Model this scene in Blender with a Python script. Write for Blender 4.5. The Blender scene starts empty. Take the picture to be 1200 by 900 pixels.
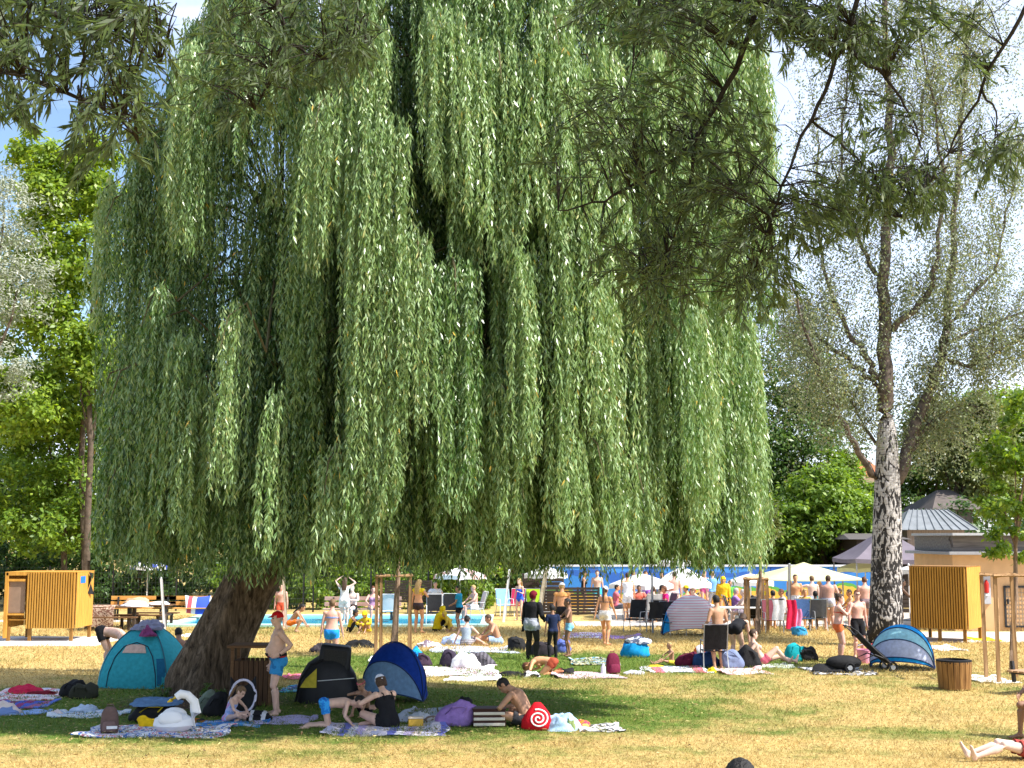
import bpy, bmesh, math, random
import numpy as np
from mathutils import Vector, Matrix, Quaternion
SC = bpy.context.scene
COL = SC.collection
rad = math.radians
rng = np.random.default_rng(11)
random.seed(5)

# ------------------------------------------------------------------ camera, sky, sun, exposure
FPX, HOR, CAMH = 1500.0, 630.0, 3.0
PITCH = math.atan((HOR - 450.0) / FPX)
cd = bpy.data.cameras.new('camera'); cam = bpy.data.objects.new('camera', cd); COL.objects.link(cam)
cam.location = (0, 0, CAMH); cam.rotation_euler = (math.pi/2 + PITCH, 0, 0)
cd.sensor_width = 36.0; cd.lens = 36.0 * FPX / 1200.0; cd.clip_start = 0.1; cd.clip_end = 3000
SC.camera = cam
SUN_EL, SUN_AZ = rad(49), rad(112)          # azimuth measured from +Y towards +X
SUN = Vector((math.cos(SUN_EL)*math.sin(SUN_AZ), math.cos(SUN_EL)*math.cos(SUN_AZ), math.sin(SUN_EL)))
w = bpy.data.worlds.new('World'); SC.world = w; w.use_nodes = True
nt = w.node_tree; nt.nodes.clear()
N = nt.nodes.new; Lk = nt.links.new
out = N('ShaderNodeOutputWorld'); bg = N('ShaderNodeBackground'); sky = N('ShaderNodeTexSky')
sky.sky_type = 'NISHITA'; sky.sun_disc = False; sky.sun_elevation = SUN_EL; sky.sun_rotation = SUN_AZ
sky.air_density = 1.0; sky.dust_density = 0.6; sky.ozone_density = 2.0
tc = N('ShaderNodeTexCoord'); mp = N('ShaderNodeMapping'); mp.inputs['Scale'].default_value = (1, 1, 2.2)
nz = N('ShaderNodeTexNoise'); nz.inputs['Scale'].default_value = 3.1; nz.inputs['Detail'].default_value = 7
nz.inputs['Roughness'].default_value = .55
cr = N('ShaderNodeValToRGB'); cr.color_ramp.elements[0].position = .5; cr.color_ramp.elements[1].position = .72
mx = N('ShaderNodeMix'); mx.data_type = 'RGBA'
mx.inputs['B'].default_value = (7.6, 8.1, 10.0, 1)
Lk(tc.outputs['Generated'], mp.inputs['Vector']); Lk(mp.outputs[0], nz.inputs['Vector'])
Lk(nz.outputs['Fac'], cr.inputs['Fac'])
# more thin white cloud towards the right-hand (eastern) part of the sky
sx = N('ShaderNodeSeparateXYZ'); Lk(tc.outputs['Generated'], sx.inputs[0])
mr = N('ShaderNodeMapRange'); mr.inputs['From Min'].default_value = -.2; mr.inputs['From Max'].default_value = .22
mr.inputs['To Min'].default_value = 0.0; mr.inputs['To Max'].default_value = .42
Lk(sx.outputs['X'], mr.inputs['Value'])
ad = N('ShaderNodeMath'); ad.operation = 'MAXIMUM'; Lk(cr.outputs['Color'], ad.inputs[0]); Lk(mr.outputs[0], ad.inputs[1])
Lk(ad.outputs[0], mx.inputs['Factor']); Lk(sky.outputs[0], mx.inputs['A'])
Lk(mx.outputs['Result'], bg.inputs['Color']); bg.inputs['Strength'].default_value = 0.122
Lk(bg.outputs[0], out.inputs['Surface'])
sd = bpy.data.lights.new('sun', 'SUN'); so = bpy.data.objects.new('sun', sd); COL.objects.link(so)
sd.energy = 4.9; sd.angle = rad(.53); sd.color = (1.0, .955, .88)
so.rotation_euler = SUN.to_track_quat('Z', 'Y').to_euler(); so.location = (20, -5, 30)
SC.view_settings.view_transform = 'Standard'; SC.view_settings.look = 'None'
SC.view_settings.exposure = 1.0; SC.view_settings.gamma = 1
SC.render.engine = 'CYCLES'
SC.cycles.max_bounces = 6; SC.cycles.transparent_max_bounces = 6
SC.render.resolution_x = 1024; SC.render.resolution_y = 768

# ------------------------------------------------------------------ photo geometry -> world
cp, spn = math.cos(PITCH), math.sin(PITCH)
def ray(px, py):
    v = 450.0 - py
    return Vector((px - 600.0, FPX*cp - v*spn, FPX*spn + v*cp))
def G(px, py, z=0.0):                       # point on the ground seen at a photo position
    d = ray(px, py); t = (z - CAMH) / d.z
    return Vector((0, 0, CAMH)) + d*t
def AT(px, py, Y):                          # point at distance Y seen at a photo position
    d = ray(px, py); return Vector((0, 0, CAMH)) + d*(Y/d.y)

# ------------------------------------------------------------------ materials
MATS = {}
def newmat(name):
    m = bpy.data.materials.new(name); m.use_nodes = True
    n = m.node_tree; b = n.nodes['Principled BSDF']; return m, n, b
def M(name, col, rough=.75, var=.18, scale=9.0, spec=.25, bump=0.0, bscale=60.0, metal=0.0, trans=0.0):
    key = (name, col, rough, var, scale, bump, bscale, metal, trans)
    if key in MATS: return MATS[key]
    m, n, b = newmat(name)
    t = n.nodes.new('ShaderNodeTexCoord'); z = n.nodes.new('ShaderNodeTexNoise')
    z.inputs['Scale'].default_value = scale; z.inputs['Detail'].default_value = 5
    n.links.new(t.outputs['Object'], z.inputs['Vector'])
    r = n.nodes.new('ShaderNodeValToRGB'); e = r.color_ramp.elements
    e[0].position = .3; e[1].position = .7
    e[0].color = (*[max(0, c*(1-var)) for c in col], 1); e[1].color = (*[min(1, c*(1+var)) for c in col], 1)
    n.links.new(z.outputs['Fac'], r.inputs['Fac']); n.links.new(r.outputs[0], b.inputs['Base Color'])
    b.inputs['Roughness'].default_value = rough; b.inputs['Specular IOR Level'].default_value = spec
    b.inputs['Metallic'].default_value = metal
    if bump:
        z2 = n.nodes.new('ShaderNodeTexNoise'); z2.inputs['Scale'].default_value = bscale; z2.inputs['Detail'].default_value = 4
        n.links.new(t.outputs['Object'], z2.inputs['Vector'])
        bp = n.nodes.new('ShaderNodeBump'); bp.inputs['Strength'].default_value = bump; bp.inputs['Distance'].default_value = .02
        n.links.new(z2.outputs['Fac'], bp.inputs['Height']); n.links.new(bp.outputs[0], b.inputs['Normal'])
    if trans:
        tr = n.nodes.new('ShaderNodeBsdfTranslucent'); n.links.new(r.outputs[0], tr.inputs['Color'])
        ms = n.nodes.new('ShaderNodeMixShader'); ms.inputs[0].default_value = trans
        o = n.nodes['Material Output']; n.links.new(b.outputs[0], ms.inputs[1]); n.links.new(tr.outputs[0], ms.inputs[2])
        n.links.new(ms.outputs[0], o.inputs['Surface'])
    MATS[key] = m; return m
def cloth(col, name='cloth', trans=0.0): return M(name, tuple(col), .85, .14, 14, .15, .35, 45, 0, trans)
def MSTRIPE(name, cols, scale=6.0, axis='X', rough=.85, soft=.0, wob=.0, trans=0.0):
    """woven bands of colour repeating along one object axis"""
    key = (name, tuple(cols), scale, axis, wob, trans)
    if key in MATS: return MATS[key]
    m, n, b = newmat(name); nd = n.nodes.new; lk = n.links.new
    t = nd('ShaderNodeTexCoord'); s = nd('ShaderNodeSeparateXYZ'); lk(t.outputs['Object'], s.inputs[0])
    ml = nd('ShaderNodeMath'); ml.operation = 'MULTIPLY'; ml.inputs[1].default_value = scale
    src = s.outputs[axis]
    if wob:
        z = nd('ShaderNodeTexNoise'); z.inputs['Scale'].default_value = 9; lk(t.outputs['Object'], z.inputs['Vector'])
        wm = nd('ShaderNodeMath'); wm.operation = 'MULTIPLY_ADD'; wm.inputs[1].default_value = wob
        lk(z.outputs['Fac'], wm.inputs[0]); lk(src, wm.inputs[2]); src = wm.outputs[0]
    lk(src, ml.inputs[0])
    fr = nd('ShaderNodeMath'); fr.operation = 'FRACT'; lk(ml.outputs[0], fr.inputs[0])
    r = nd('ShaderNodeValToRGB'); r.color_ramp.interpolation = 'CONSTANT'
    k = len(cols)
    while len(r.color_ramp.elements) < k: r.color_ramp.elements.new(.5)
    for i, c in enumerate(cols):
        r.color_ramp.elements[i].position = i/k; r.color_ramp.elements[i].color = (*c, 1)
    lk(fr.outputs[0], r.inputs['Fac']); lk(r.outputs[0], b.inputs['Base Color'])
    b.inputs['Roughness'].default_value = rough; b.inputs['Specular IOR Level'].default_value = .15
    if trans:
        tr = nd('ShaderNodeBsdfTranslucent'); lk(r.outputs[0], tr.inputs['Color'])
        ms = nd('ShaderNodeMixShader'); ms.inputs[0].default_value = trans
        lk(b.outputs[0], ms.inputs[1]); lk(tr.outputs[0], ms.inputs[2]); lk(ms.outputs[0], n.nodes['Material Output'].inputs['Surface'])
    MATS[key] = m; return m
def MBLOTCH(name, cols, scale=7.0, rough=.85):
    """printed cloth: hard-edged blotches of several colours"""
    key = (name, tuple(cols), scale)
    if key in MATS: return MATS[key]
    m, n, b = newmat(name); nd = n.nodes.new; lk = n.links.new
    t = nd('ShaderNodeTexCoord'); v = nd('ShaderNodeTexNoise'); v.inputs['Scale'].default_value = scale
    v.inputs['Detail'].default_value = 2
    lk(t.outputs['Object'], v.inputs['Vector'])
    r = nd('ShaderNodeValToRGB'); r.color_ramp.interpolation = 'CONSTANT'; k = len(cols)
    while len(r.color_ramp.elements) < k: r.color_ramp.elements.new(.5)
    for i, c in enumerate(cols):
        r.color_ramp.elements[i].position = 0 if i == 0 else .32 + .36*i/k; r.color_ramp.elements[i].color = (*c, 1)
    lk(v.outputs['Fac'], r.inputs['Fac']); lk(r.outputs[0], b.inputs['Base Color'])
    b.inputs['Roughness'].default_value = rough; b.inputs['Specular IOR Level'].default_value = .15
    MATS[key] = m; return m
def MWOOD(name, c1, c2, axis='Z', scale=7.0, rough=.6):
    key = (name, c1, c2, axis, scale)
    if key in MATS: return MATS[key]
    m, n, b = newmat(name); nd = n.nodes.new; lk = n.links.new
    t = nd('ShaderNodeTexCoord'); mpg = nd('ShaderNodeMapping'); sc = [scale]*3; sc['XYZ'.index(axis)] = scale*.08
    mpg.inputs['Scale'].default_value = sc; lk(t.outputs['Object'], mpg.inputs[0])
    z = nd('ShaderNodeTexNoise'); z.inputs['Scale'].default_value = 3; z.inputs['Detail'].default_value = 6; lk(mpg.outputs[0], z.inputs['Vector'])
    r = nd('ShaderNodeValToRGB'); r.color_ramp.elements[0].position = .3; r.color_ramp.elements[1].position = .72
    r.color_ramp.elements[0].color = (*c1, 1); r.color_ramp.elements[1].color = (*c2, 1)
    lk(z.outputs['Fac'], r.inputs['Fac']); lk(r.outputs[0], b.inputs['Base Color'])
    bp = nd('ShaderNodeBump'); bp.inputs['Strength'].default_value = .3; bp.inputs['Distance'].default_value = .01
    lk(z.outputs['Fac'], bp.inputs['Height']); lk(bp.outputs[0], b.inputs['Normal'])
    b.inputs['Roughness'].default_value = rough; b.inputs['Specular IOR Level'].default_value = .2
    MATS[key] = m; return m
def MBARK(name, c1, c2, c3, zs=1.2, scale=5.0, bump=1.0):
    m, n, b = newmat(name); nd = n.nodes.new; lk = n.links.new
    t = nd('ShaderNodeTexCoord'); mpg = nd('ShaderNodeMapping'); mpg.inputs['Scale'].default_value = (scale, scale, zs); lk(t.outputs['Object'], mpg.inputs[0])
    z = nd('ShaderNodeTexNoise'); z.inputs['Scale'].default_value = 2.2; z.inputs['Detail'].default_value = 9; z.inputs['Roughness'].default_value = .65; z.inputs['Distortion'].default_value = .6
    lk(mpg.outputs[0], z.inputs['Vector'])
    r = nd('ShaderNodeValToRGB'); e = r.color_ramp.elements; e[0].position = .33; e[1].position = .7
    e[0].color = (*c1, 1); e[1].color = (*c3, 1); q = e.new(.5); q.color = (*c2, 1)
    lk(z.outputs['Fac'], r.inputs['Fac']); lk(r.outputs[0], b.inputs['Base Color'])
    bp = nd('ShaderNodeBump'); bp.inputs['Strength'].default_value = bump; bp.inputs['Distance'].default_value = .06
    lk(z.outputs['Fac'], bp.inputs['Height']); lk(bp.outputs[0], b.inputs['Normal'])
    b.inputs['Roughness'].default_value = .9; b.inputs['Specular IOR Level'].default_value = .12
    return m
def MLEAF(name, cols, trans=.35, rough=.42, spec=.45, under=None):
    """foliage: colour differs from leaf to leaf (attribute rnd), light shines through"""
    m, n, b = newmat(name); nd = n.nodes.new; lk = n.links.new
    a = nd('ShaderNodeAttribute'); a.attribute_name = 'rnd'
    r = nd('ShaderNodeValToRGB'); k = len(cols)
    while len(r.color_ramp.elements) < k: r.color_ramp.elements.new(.5)
    for i, (p, c) in enumerate(cols):
        r.color_ramp.elements[i].position = p; r.color_ramp.elements[i].color = (*c, 1)
    lk(a.outputs['Fac'], r.inputs['Fac'])
    colr = r.outputs[0]
    if under:
        g = nd('ShaderNodeNewGeometry'); mxx = nd('ShaderNodeMix'); mxx.data_type = 'RGBA'
        lk(g.outputs['Backfacing'], mxx.inputs['Factor']); lk(colr, mxx.inputs['A']); mxx.inputs['B'].default_value = (*under, 1); colr = mxx.outputs['Result']
    lk(colr, b.inputs['Base Color'])
    b.inputs['Roughness'].default_value = rough; b.inputs['Specular IOR Level'].default_value = spec
    tr = nd('ShaderNodeBsdfTranslucent'); hs = nd('ShaderNodeHueSaturation'); hs.inputs['Value'].default_value = 1.5; hs.inputs['Saturation'].default_value = 1.1
    hs.inputs['Hue'].default_value = .485
    lk(r.outputs[0], hs.inputs['Color']); lk(hs.outputs[0], tr.inputs['Color'])
    ms = nd('ShaderNodeMixShader'); ms.inputs[0].default_value = trans
    lk(b.outputs[0], ms.inputs[1]); lk(tr.outputs[0], ms.inputs[2]); lk(ms.outputs[0], n.nodes['Material Output'].inputs['Surface'])
    return m

# ------------------------------------------------------------------ object bookkeeping
def tag(o, label=None, cat=None, group=None, kind=None):
    if label: o['label'] = label
    if cat: o['category'] = cat
    if group: o['group'] = group
    if kind: o['kind'] = kind
    return o
def thing(name, label, cat, loc=(0, 0, 0), rz=0.0, group=None):
    o = bpy.data.objects.new(name, None); COL.objects.link(o); o.empty_display_size = .2
    o.location = loc; o.rotation_euler = (0, 0, rz)
    return tag(o, label, cat, group)
def kids(o): return [c for c in bpy.data.objects if c.parent == o]
def copy_tree(o, parent=None, _map=None):
    c = o.copy(); COL.objects.link(c); c.parent = parent
    for ch in list(o.children): copy_tree(ch, c)
    return c

# ------------------------------------------------------------------ mesh collecting
def frame(d, up=Vector((0, 0, 1))):
    d = Vector(d).normalized()
    if abs(d.dot(up)) > .98: up = Vector((0, 1, 0))
    x = d.cross(up).normalized(); y = x.cross(d).normalized()
    return x, y, d
class MB:
    def __init__(s): s.v = []; s.f = []; s.m = []
    def add(s, v, f, mi=0):
        o = len(s.v); s.v += [tuple(p) for p in v]; s.f += [tuple(i+o for i in q) for q in f]; s.m += [mi]*len(f); return s
    def box(s, c, d, R=None, mi=0, taper=1.0):
        x, y, z = d[0]/2, d[1]/2, d[2]/2; t = taper
        v = [(-x,-y,-z),(x,-y,-z),(x,y,-z),(-x,y,-z),(-x*t,-y*t,z),(x*t,-y*t,z),(x*t,y*t,z),(-x*t,y*t,z)]
        v = [Vector(p) for p in v]
        if R is not None: v = [R @ p for p in v]
        c = Vector(c)
        return s.add([p+c for p in v], [(3,2,1,0),(4,5,6,7),(0,1,5,4),(1,2,6,5),(2,3,7,6),(3,0,4,7)], mi)
    def bar(s, a, b, wd, th, mi=0, up=Vector((0, 0, 1))):
        a, b = Vector(a), Vector(b); x, y, d = frame(b-a, up); v = []
        for p in (a, b):
            v += [p-x*wd/2-y*th/2, p+x*wd/2-y*th/2, p+x*wd/2+y*th/2, p-x*wd/2+y*th/2]
        return s.add(v, [(3,2,1,0),(4,5,6,7),(0,1,5,4),(1,2,6,5),(2,3,7,6),(3,0,4,7)], mi)
    def tube(s, pts, r, seg=8, mi=0, cap=True, flat=None):
        pts = [Vector(p) for p in pts]; n = len(pts)
        if not hasattr(r, '__len__'): r = [r]*n
        v = []; px = None
        for i, p in enumerate(pts):
            d = (pts[min(i+1, n-1)] - pts[max(i-1, 0)])
            if d.length < 1e-9: d = Vector((0, 0, 1))
            d.normalize()
            if px is None: x, y, _ = frame(d)
            else:
                x = (px - d*px.dot(d))
                x = x.normalized() if x.length > 1e-6 else frame(d)[0]
                y = d.cross(x)
            px = x
            for k in range(seg):
                a = 2*math.pi*k/seg
                v.append(p + x*math.cos(a)*r[i] + y*math.sin(a)*r[i]*(flat or 1))
        f = [(i*seg+k, i*seg+(k+1) % seg, (i+1)*seg+(k+1) % seg, (i+1)*seg+k) for i in range(n-1) for k in range(seg)]
        if cap: f += [tuple(range(seg))[::-1], tuple((n-1)*seg+k for k in range(seg))]
        return s.add(v, f, mi)
    def loft(s, secs, seg=14, mi=0, p=2.0):
        """secs: (centre, xaxis, yaxis, halfx, halfy); closed with end caps; p is the superellipse power"""
        v = []
        for c, x, y, a, b in secs:
            for k in range(seg):
                t = 2*math.pi*k/seg; cx, sy = math.cos(t), math.sin(t)
                if p != 2.0:
                    cx = math.copysign(abs(cx)**(2/p), cx); sy = math.copysign(abs(sy)**(2/p), sy)
                v.append(Vector(c) + Vector(x)*cx*a + Vector(y)*sy*b)
        n = len(secs)
        f = [(i*seg+k, i*seg+(k+1) % seg, (i+1)*seg+(k+1) % seg, (i+1)*seg+k) for i in range(n-1) for k in range(seg)]
        f += [tuple(range(seg))[::-1], tuple((n-1)*seg+k for k in range(seg))]
        return s.add(v, f, mi)
    def ell(s, c, r, R=None, nu=14, nv=9, mi=0, zmin=-1.0, noise=0.0):
        v = []; c = Vector(c)
        for j in range(nv+1):
            ph = -math.pi/2 + math.pi*j/nv; zz = max(math.sin(ph), zmin)
            for k in range(nu):
                t = 2*math.pi*k/nu
                q = Vector((r[0]*math.cos(ph)*math.cos(t), r[1]*math.cos(ph)*math.sin(t), r[2]*zz))
                if noise: q *= 1+random.uniform(-noise, noise)
                v.append((R @ q if R is not None else q) + c)
        f = [(j*nu+k, j*nu+(k+1) % nu, (j+1)*nu+(k+1) % nu, (j+1)*nu+k) for j in range(nv) for k in range(nu)]
        return s.add(v, f, mi)
    def lathe(s, prof, c=(0, 0, 0), seg=20, mi=0):
        c = Vector(c); v = []
        for r, z in prof:
            for k in range(seg):
                t = 2*math.pi*k/seg; v.append(c+Vector((r*math.cos(t), r*math.sin(t), z)))
        n = len(prof)
        f = [(i*seg+k, i*seg+(k+1) % seg, (i+1)*seg+(k+1) % seg, (i+1)*seg+k) for i in range(n-1) for k in range(seg)]
        f += [tuple(range(seg))[::-1], tuple((n-1)*seg+k for k in range(seg))]
        return s.add(v, f, mi)
    def sheet(s, fn, nu, nv, th=0.0, mi=0):
        """surface fn(u,v)->point; th gives it thickness (downwards / inwards by normal)"""
        P = [[Vector(fn(i/nu, j/nv)) for i in range(nu+1)] for j in range(nv+1)]
        v = [P[j][i] for j in range(nv+1) for i in range(nu+1)]; W = nu+1
        f = [(j*W+i, j*W+i+1, (j+1)*W+i+1, (j+1)*W+i) for j in range(nv) for i in range(nu)]
        if th:
            n0 = len(v); b = []
            for j in range(nv+1):
                for i in range(nu+1):
                    du = P[j][min(i+1, nu)]-P[j][max(i-1, 0)]; dv = P[min(j+1, nv)][i]-P[max(j-1, 0)][i]
                    nn = du.cross(dv)
                    nn = nn.normalized() if nn.length > 1e-9 else Vector((0, 0, 1))
                    b.append(P[j][i]-nn*th)
            v = v+b; f2 = [tuple(n0+k for k in q[::-1]) for q in f]
            ring = [i for i in range(W)] + [j*W+nu for j in range(1, nv+1)] + [nv*W+i for i in range(nu-1, -1, -1)] + [j*W for j in range(nv-1, 0, -1)]
            f = f+f2+[(ring[k], n0+ring[k], n0+ring[(k+1) % len(ring)], ring[(k+1) % len(ring)]) for k in range(len(ring))]
        return s.add(v, f, mi)
    def build(s, name, mats, parent=None, smooth=True, bevel=0.0, ang=40):
        me = bpy.data.meshes.new(name); me.from_pydata(s.v, [], s.f)
        mats = mats if isinstance(mats, (list, tuple)) else [mats]
        for m in mats: me.materials.append(m)
        if len(mats) > 1: me.polygons.foreach_set('material_index', s.m)
        if smooth:
            me.polygons.foreach_set('use_smooth', [True]*len(me.polygons)); me.update()
            try: me.set_sharp_from_angle(angle=rad(ang))
            except Exception: pass
        me.update()
        o = bpy.data.objects.new(name, me); COL.objects.link(o); o.parent = parent
        if bevel:
            b = o.modifiers.new('bevel', 'BEVEL'); b.width = bevel; b.segments = 2; b.limit_method = 'ANGLE'
        return o

def np_mesh(name, verts, quads, mat, parent=None, rnd=None, smooth=False):
    me = bpy.data.meshes.new(name); n = len(quads)
    me.vertices.add(len(verts)); me.vertices.foreach_set('co', np.asarray(verts, np.float32).ravel())
    me.loops.add(n*4); me.loops.foreach_set('vertex_index', np.asarray(quads, np.int32).ravel())
    me.polygons.add(n); me.polygons.foreach_set('loop_start', np.arange(0, n*4, 4, dtype=np.int32))
    try: me.polygons.foreach_set('loop_total', np.full(n, 4, np.int32))
    except Exception: pass
    if smooth: me.polygons.foreach_set('use_smooth', np.ones(n, bool))
    me.update(calc_edges=True)
    if rnd is not None:
        a = me.attributes.new('rnd', 'FLOAT', 'FACE'); a.data.foreach_set('value', np.asarray(rnd, np.float32))
    me.materials.append(mat)
    o = bpy.data.objects.new(name, me); COL.objects.link(o); o.parent = parent
    return o
def unit(a): return a/np.maximum(np.linalg.norm(a, axis=1, keepdims=True), 1e-9)
def leaf_quads(base, d, L, W, nrm=None, fold=.12):
    """diamond leaves: base point, direction, length, width, preferred normal"""
    n = len(base)
    if nrm is None: nrm = rng.normal(size=(n, 3))
    side = unit(np.cross(d, nrm)); nn = unit(np.cross(side, d))
    L = np.broadcast_to(np.asarray(L, float), (n,))[:, None]; W = np.broadcast_to(np.asarray(W, float), (n,))[:, None]
    mid = base + d*L*.42 + nn*W*fold
    v = np.empty((n, 4, 3)); v[:, 0] = base; v[:, 1] = mid-side*W*.5; v[:, 2] = base+d*L; v[:, 3] = mid+side*W*.5
    return v.reshape(-1, 3), np.arange(n*4).reshape(-1, 4)

# ------------------------------------------------------------------ lawn
GREEN = [(-4.6, 23.0, 9.8, 4.1, 1.2), (0.0, 31.2, 8.5, 3.6, .95), (7.0, 20.4, 5.2, .9, .42), (2.0, 27.0, 9.0, 2.6, .38), (14, 27, 9, 7, .22), (-3, 18.6, 9, 1.0, .28), (-8.5, 45.0, 5.0, 6.0, .3)]
def MLAWN(name, blades=False):
    m, n, b = newmat(name); nd = n.nodes.new; lk = n.links.new
    t = nd('ShaderNodeTexCoord'); s = nd('ShaderNodeSeparateXYZ'); lk(t.outputs['Object'], s.inputs[0])
    def mth(op, a, c=None, d=None):
        q = nd('ShaderNodeMath'); q.operation = op
        for i, x in enumerate((a, c, d)):
            if x is None: continue
            if hasattr(x, 'links'): lk(x, q.inputs[i])
            else: q.inputs[i].default_value = x
        return q.outputs[0]
    def noise(sc, det=5, ro=.6):
        z = nd('ShaderNodeTexNoise'); z.inputs['Scale'].default_value = sc; z.inputs['Detail'].default_value = det; z.inputs['Roughness'].default_value = ro
        lk(t.outputs['Object'], z.inputs['Vector']); return z.outputs['Fac']
    tot = None
    for (cx, cy, rx, ry, k) in GREEN:
        dx = mth('DIVIDE', mth('SUBTRACT', s.outputs['X'], cx), rx); dy = mth('DIVIDE', mth('SUBTRACT', s.outputs['Y'], cy), ry)
        r2 = mth('ADD', mth('MULTIPLY', dx, dx), mth('MULTIPLY', dy, dy))
        e = mth('MULTIPLY', mth('MAXIMUM', mth('SUBTRACT', 1.25, r2), 0.0), k)
        tot = e if tot is None else mth('MAXIMUM', tot, e)
    n1, n2, n3 = noise(.55, 6), noise(2.2, 6), noise(11, 4)
    pat = mth('ADD', mth('MULTIPLY', mth('SUBTRACT', n1, .5), 2.4), mth('MULTIPLY', mth('SUBTRACT', n2, .5), 1.5))
    pat = mth('ADD', pat, mth('MULTIPLY', mth('SUBTRACT', n3, .5), .8))
    g = mth('ADD', mth('MULTIPLY', tot, 1.5), pat)
    mr = nd('ShaderNodeMapRange'); mr.inputs['From Min'].default_value = .18; mr.inputs['From Max'].default_value = 1.15; lk(g, mr.inputs['Value'])
    def ramp(f, cols, p=(.3, .7)):
        r = nd('ShaderNodeValToRGB'); e = r.color_ramp.elements
        e[0].position, e[1].position = p; e[0].color = (*cols[0], 1); e[-1].color = (*cols[-1], 1)
        if len(cols) == 3: q = e.new((p[0]+p[1])/2); q.color = (*cols[1], 1)
        lk(f, r.inputs['Fac']); return r.outputs[0]
    if blades:
        a = nd('ShaderNodeAttribute'); a.attribute_name = 'rnd'; f = a.outputs['Fac']
        dry = ramp(f, [(.32, .22, .09), (.54, .385, .145), (.69, .53, .245)], (.0, 1)); gr = ramp(f, [(.07, .135, .02), (.14, .21, .035), (.25, .29, .07)], (0, 1))
    else:
        mpz = nd('ShaderNodeMapping'); mpz.inputs['Scale'].default_value = (7, 16, 1); lk(t.outputs['Object'], mpz.inputs[0])
        z = nd('ShaderNodeTexNoise'); z.inputs['Scale'].default_value = 1.0; z.inputs['Detail'].default_value = 7; z.inputs['Roughness'].default_value = .7; lk(mpz.outputs[0], z.inputs['Vector'])
        f = z.outputs['Fac']
        dry = ramp(f, [(.21, .145, .06), (.50, .37, .14), (.63, .49, .225)]); gr = ramp(f, [(.05, .10, .016), (.11, .175, .03), (.20, .25, .06)])
        bp = nd('ShaderNodeBump'); bp.inputs['Strength'].default_value = .8; bp.inputs['Distance'].default_value = .05
        lk(f, bp.inputs['Height']); lk(bp.outputs[0], b.inputs['Normal'])
    dv = nd('ShaderNodeMix'); dv.data_type = 'RGBA'; dv.blend_type = 'MULTIPLY'; dv.inputs['Factor'].default_value = 1; lk(dry, dv.inputs['A'])
    lk(ramp(noise(.9, 7, .65), [(.70, .68, .60), (1, 1, 1), (1, .98, .92)], (.30, .60)), dv.inputs['B']); dry = dv.outputs['Result']
    mx = nd('ShaderNodeMix'); mx.data_type = 'RGBA'; lk(mr.outputs[0], mx.inputs['Factor']); lk(dry, mx.inputs['A']); lk(gr, mx.inputs['B'])
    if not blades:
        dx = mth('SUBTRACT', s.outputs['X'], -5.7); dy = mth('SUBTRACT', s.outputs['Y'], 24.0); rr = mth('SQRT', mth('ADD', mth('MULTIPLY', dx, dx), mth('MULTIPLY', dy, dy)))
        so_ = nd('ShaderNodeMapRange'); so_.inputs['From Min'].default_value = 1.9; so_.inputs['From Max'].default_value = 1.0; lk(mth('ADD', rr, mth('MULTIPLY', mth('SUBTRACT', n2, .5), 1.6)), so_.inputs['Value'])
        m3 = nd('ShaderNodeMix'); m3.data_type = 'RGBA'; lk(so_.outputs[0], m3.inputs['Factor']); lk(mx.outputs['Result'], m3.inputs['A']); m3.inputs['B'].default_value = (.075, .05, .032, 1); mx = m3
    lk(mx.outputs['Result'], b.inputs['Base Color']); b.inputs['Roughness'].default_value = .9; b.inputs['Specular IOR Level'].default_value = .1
    if blades:
        tr = nd('ShaderNodeBsdfTranslucent'); lk(mx.outputs['Result'], tr.inputs['Color']); ms = nd('ShaderNodeMixShader'); ms.inputs[0].default_value = .3
        lk(b.outputs[0], ms.inputs[1]); lk(tr.outputs[0], ms.inputs[2]); lk(ms.outputs[0], n.nodes['Material Output'].inputs['Surface'])
    return m
b = MB()
def gfn(u, v):
    x = (u-.5); y = v
    return (x*abs(x)*4*500 if abs(x) > .25 else x*500, -60+900*v*v if v > 0 else -60, 0)
b.sheet(lambda u, v: ((u-.5)*1600, -200+1400*v, 0), 40, 40)
tag(b.build('ground', MLAWN('lawn_ground'), smooth=False), kind='structure')
# short grass blades over the part of the lawn one sees
nb = 330000
d_ = 16 + 34*rng.random(nb)**1.75
hx = (rng.random(nb)-.5)*2*(d_*.43+1.0)
p_ = np.stack([hx, d_, np.zeros(nb)], 1)
dirs = unit(np.stack([rng.normal(0, .75, nb), rng.normal(0, .75, nb), np.full(nb, .75)], 1))
dd = np.clip(d_/24, .7, 1.6)
ok = np.ones(nb, bool)
for (x0, x1, y0, y1) in ((2.1, 40, 44.1, 99), (-16.6, -11.5, 36.1, 39.7), (-20, -7.7, 46.3, 47.5), (11, 24, 37.4, 41.7), (-12, 1.6, 43.8, 49.4)): ok &= ~((p_[:, 0] > x0) & (p_[:, 0] < x1) & (p_[:, 1] > y0) & (p_[:, 1] < y1))
ok &= ~((np.hypot(p_[:, 0]+5.7, p_[:, 1]-24.0)+rng.normal(0, .25, nb)) < 1.35)
p_ = p_[ok]; d_ = d_[ok]; nb = len(p_)
dirs = unit(np.stack([rng.normal(0, .75, nb), rng.normal(0, .75, nb), np.full(nb, .75)], 1)); dd = np.clip(d_/24, .7, 1.6)
tuft = 1+.9*np.clip(np.sin(p_[:, 0]*2.1+1.7*np.sin(p_[:, 1]*1.3))*np.sin(p_[:, 1]*1.7+1.1*np.sin(p_[:, 0]*2.9))-.15, 0, 1)
V, Q = leaf_quads(p_, dirs, rng.uniform(.03, .085, nb)*dd*tuft, rng.uniform(.006, .013, nb)*dd)
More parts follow.
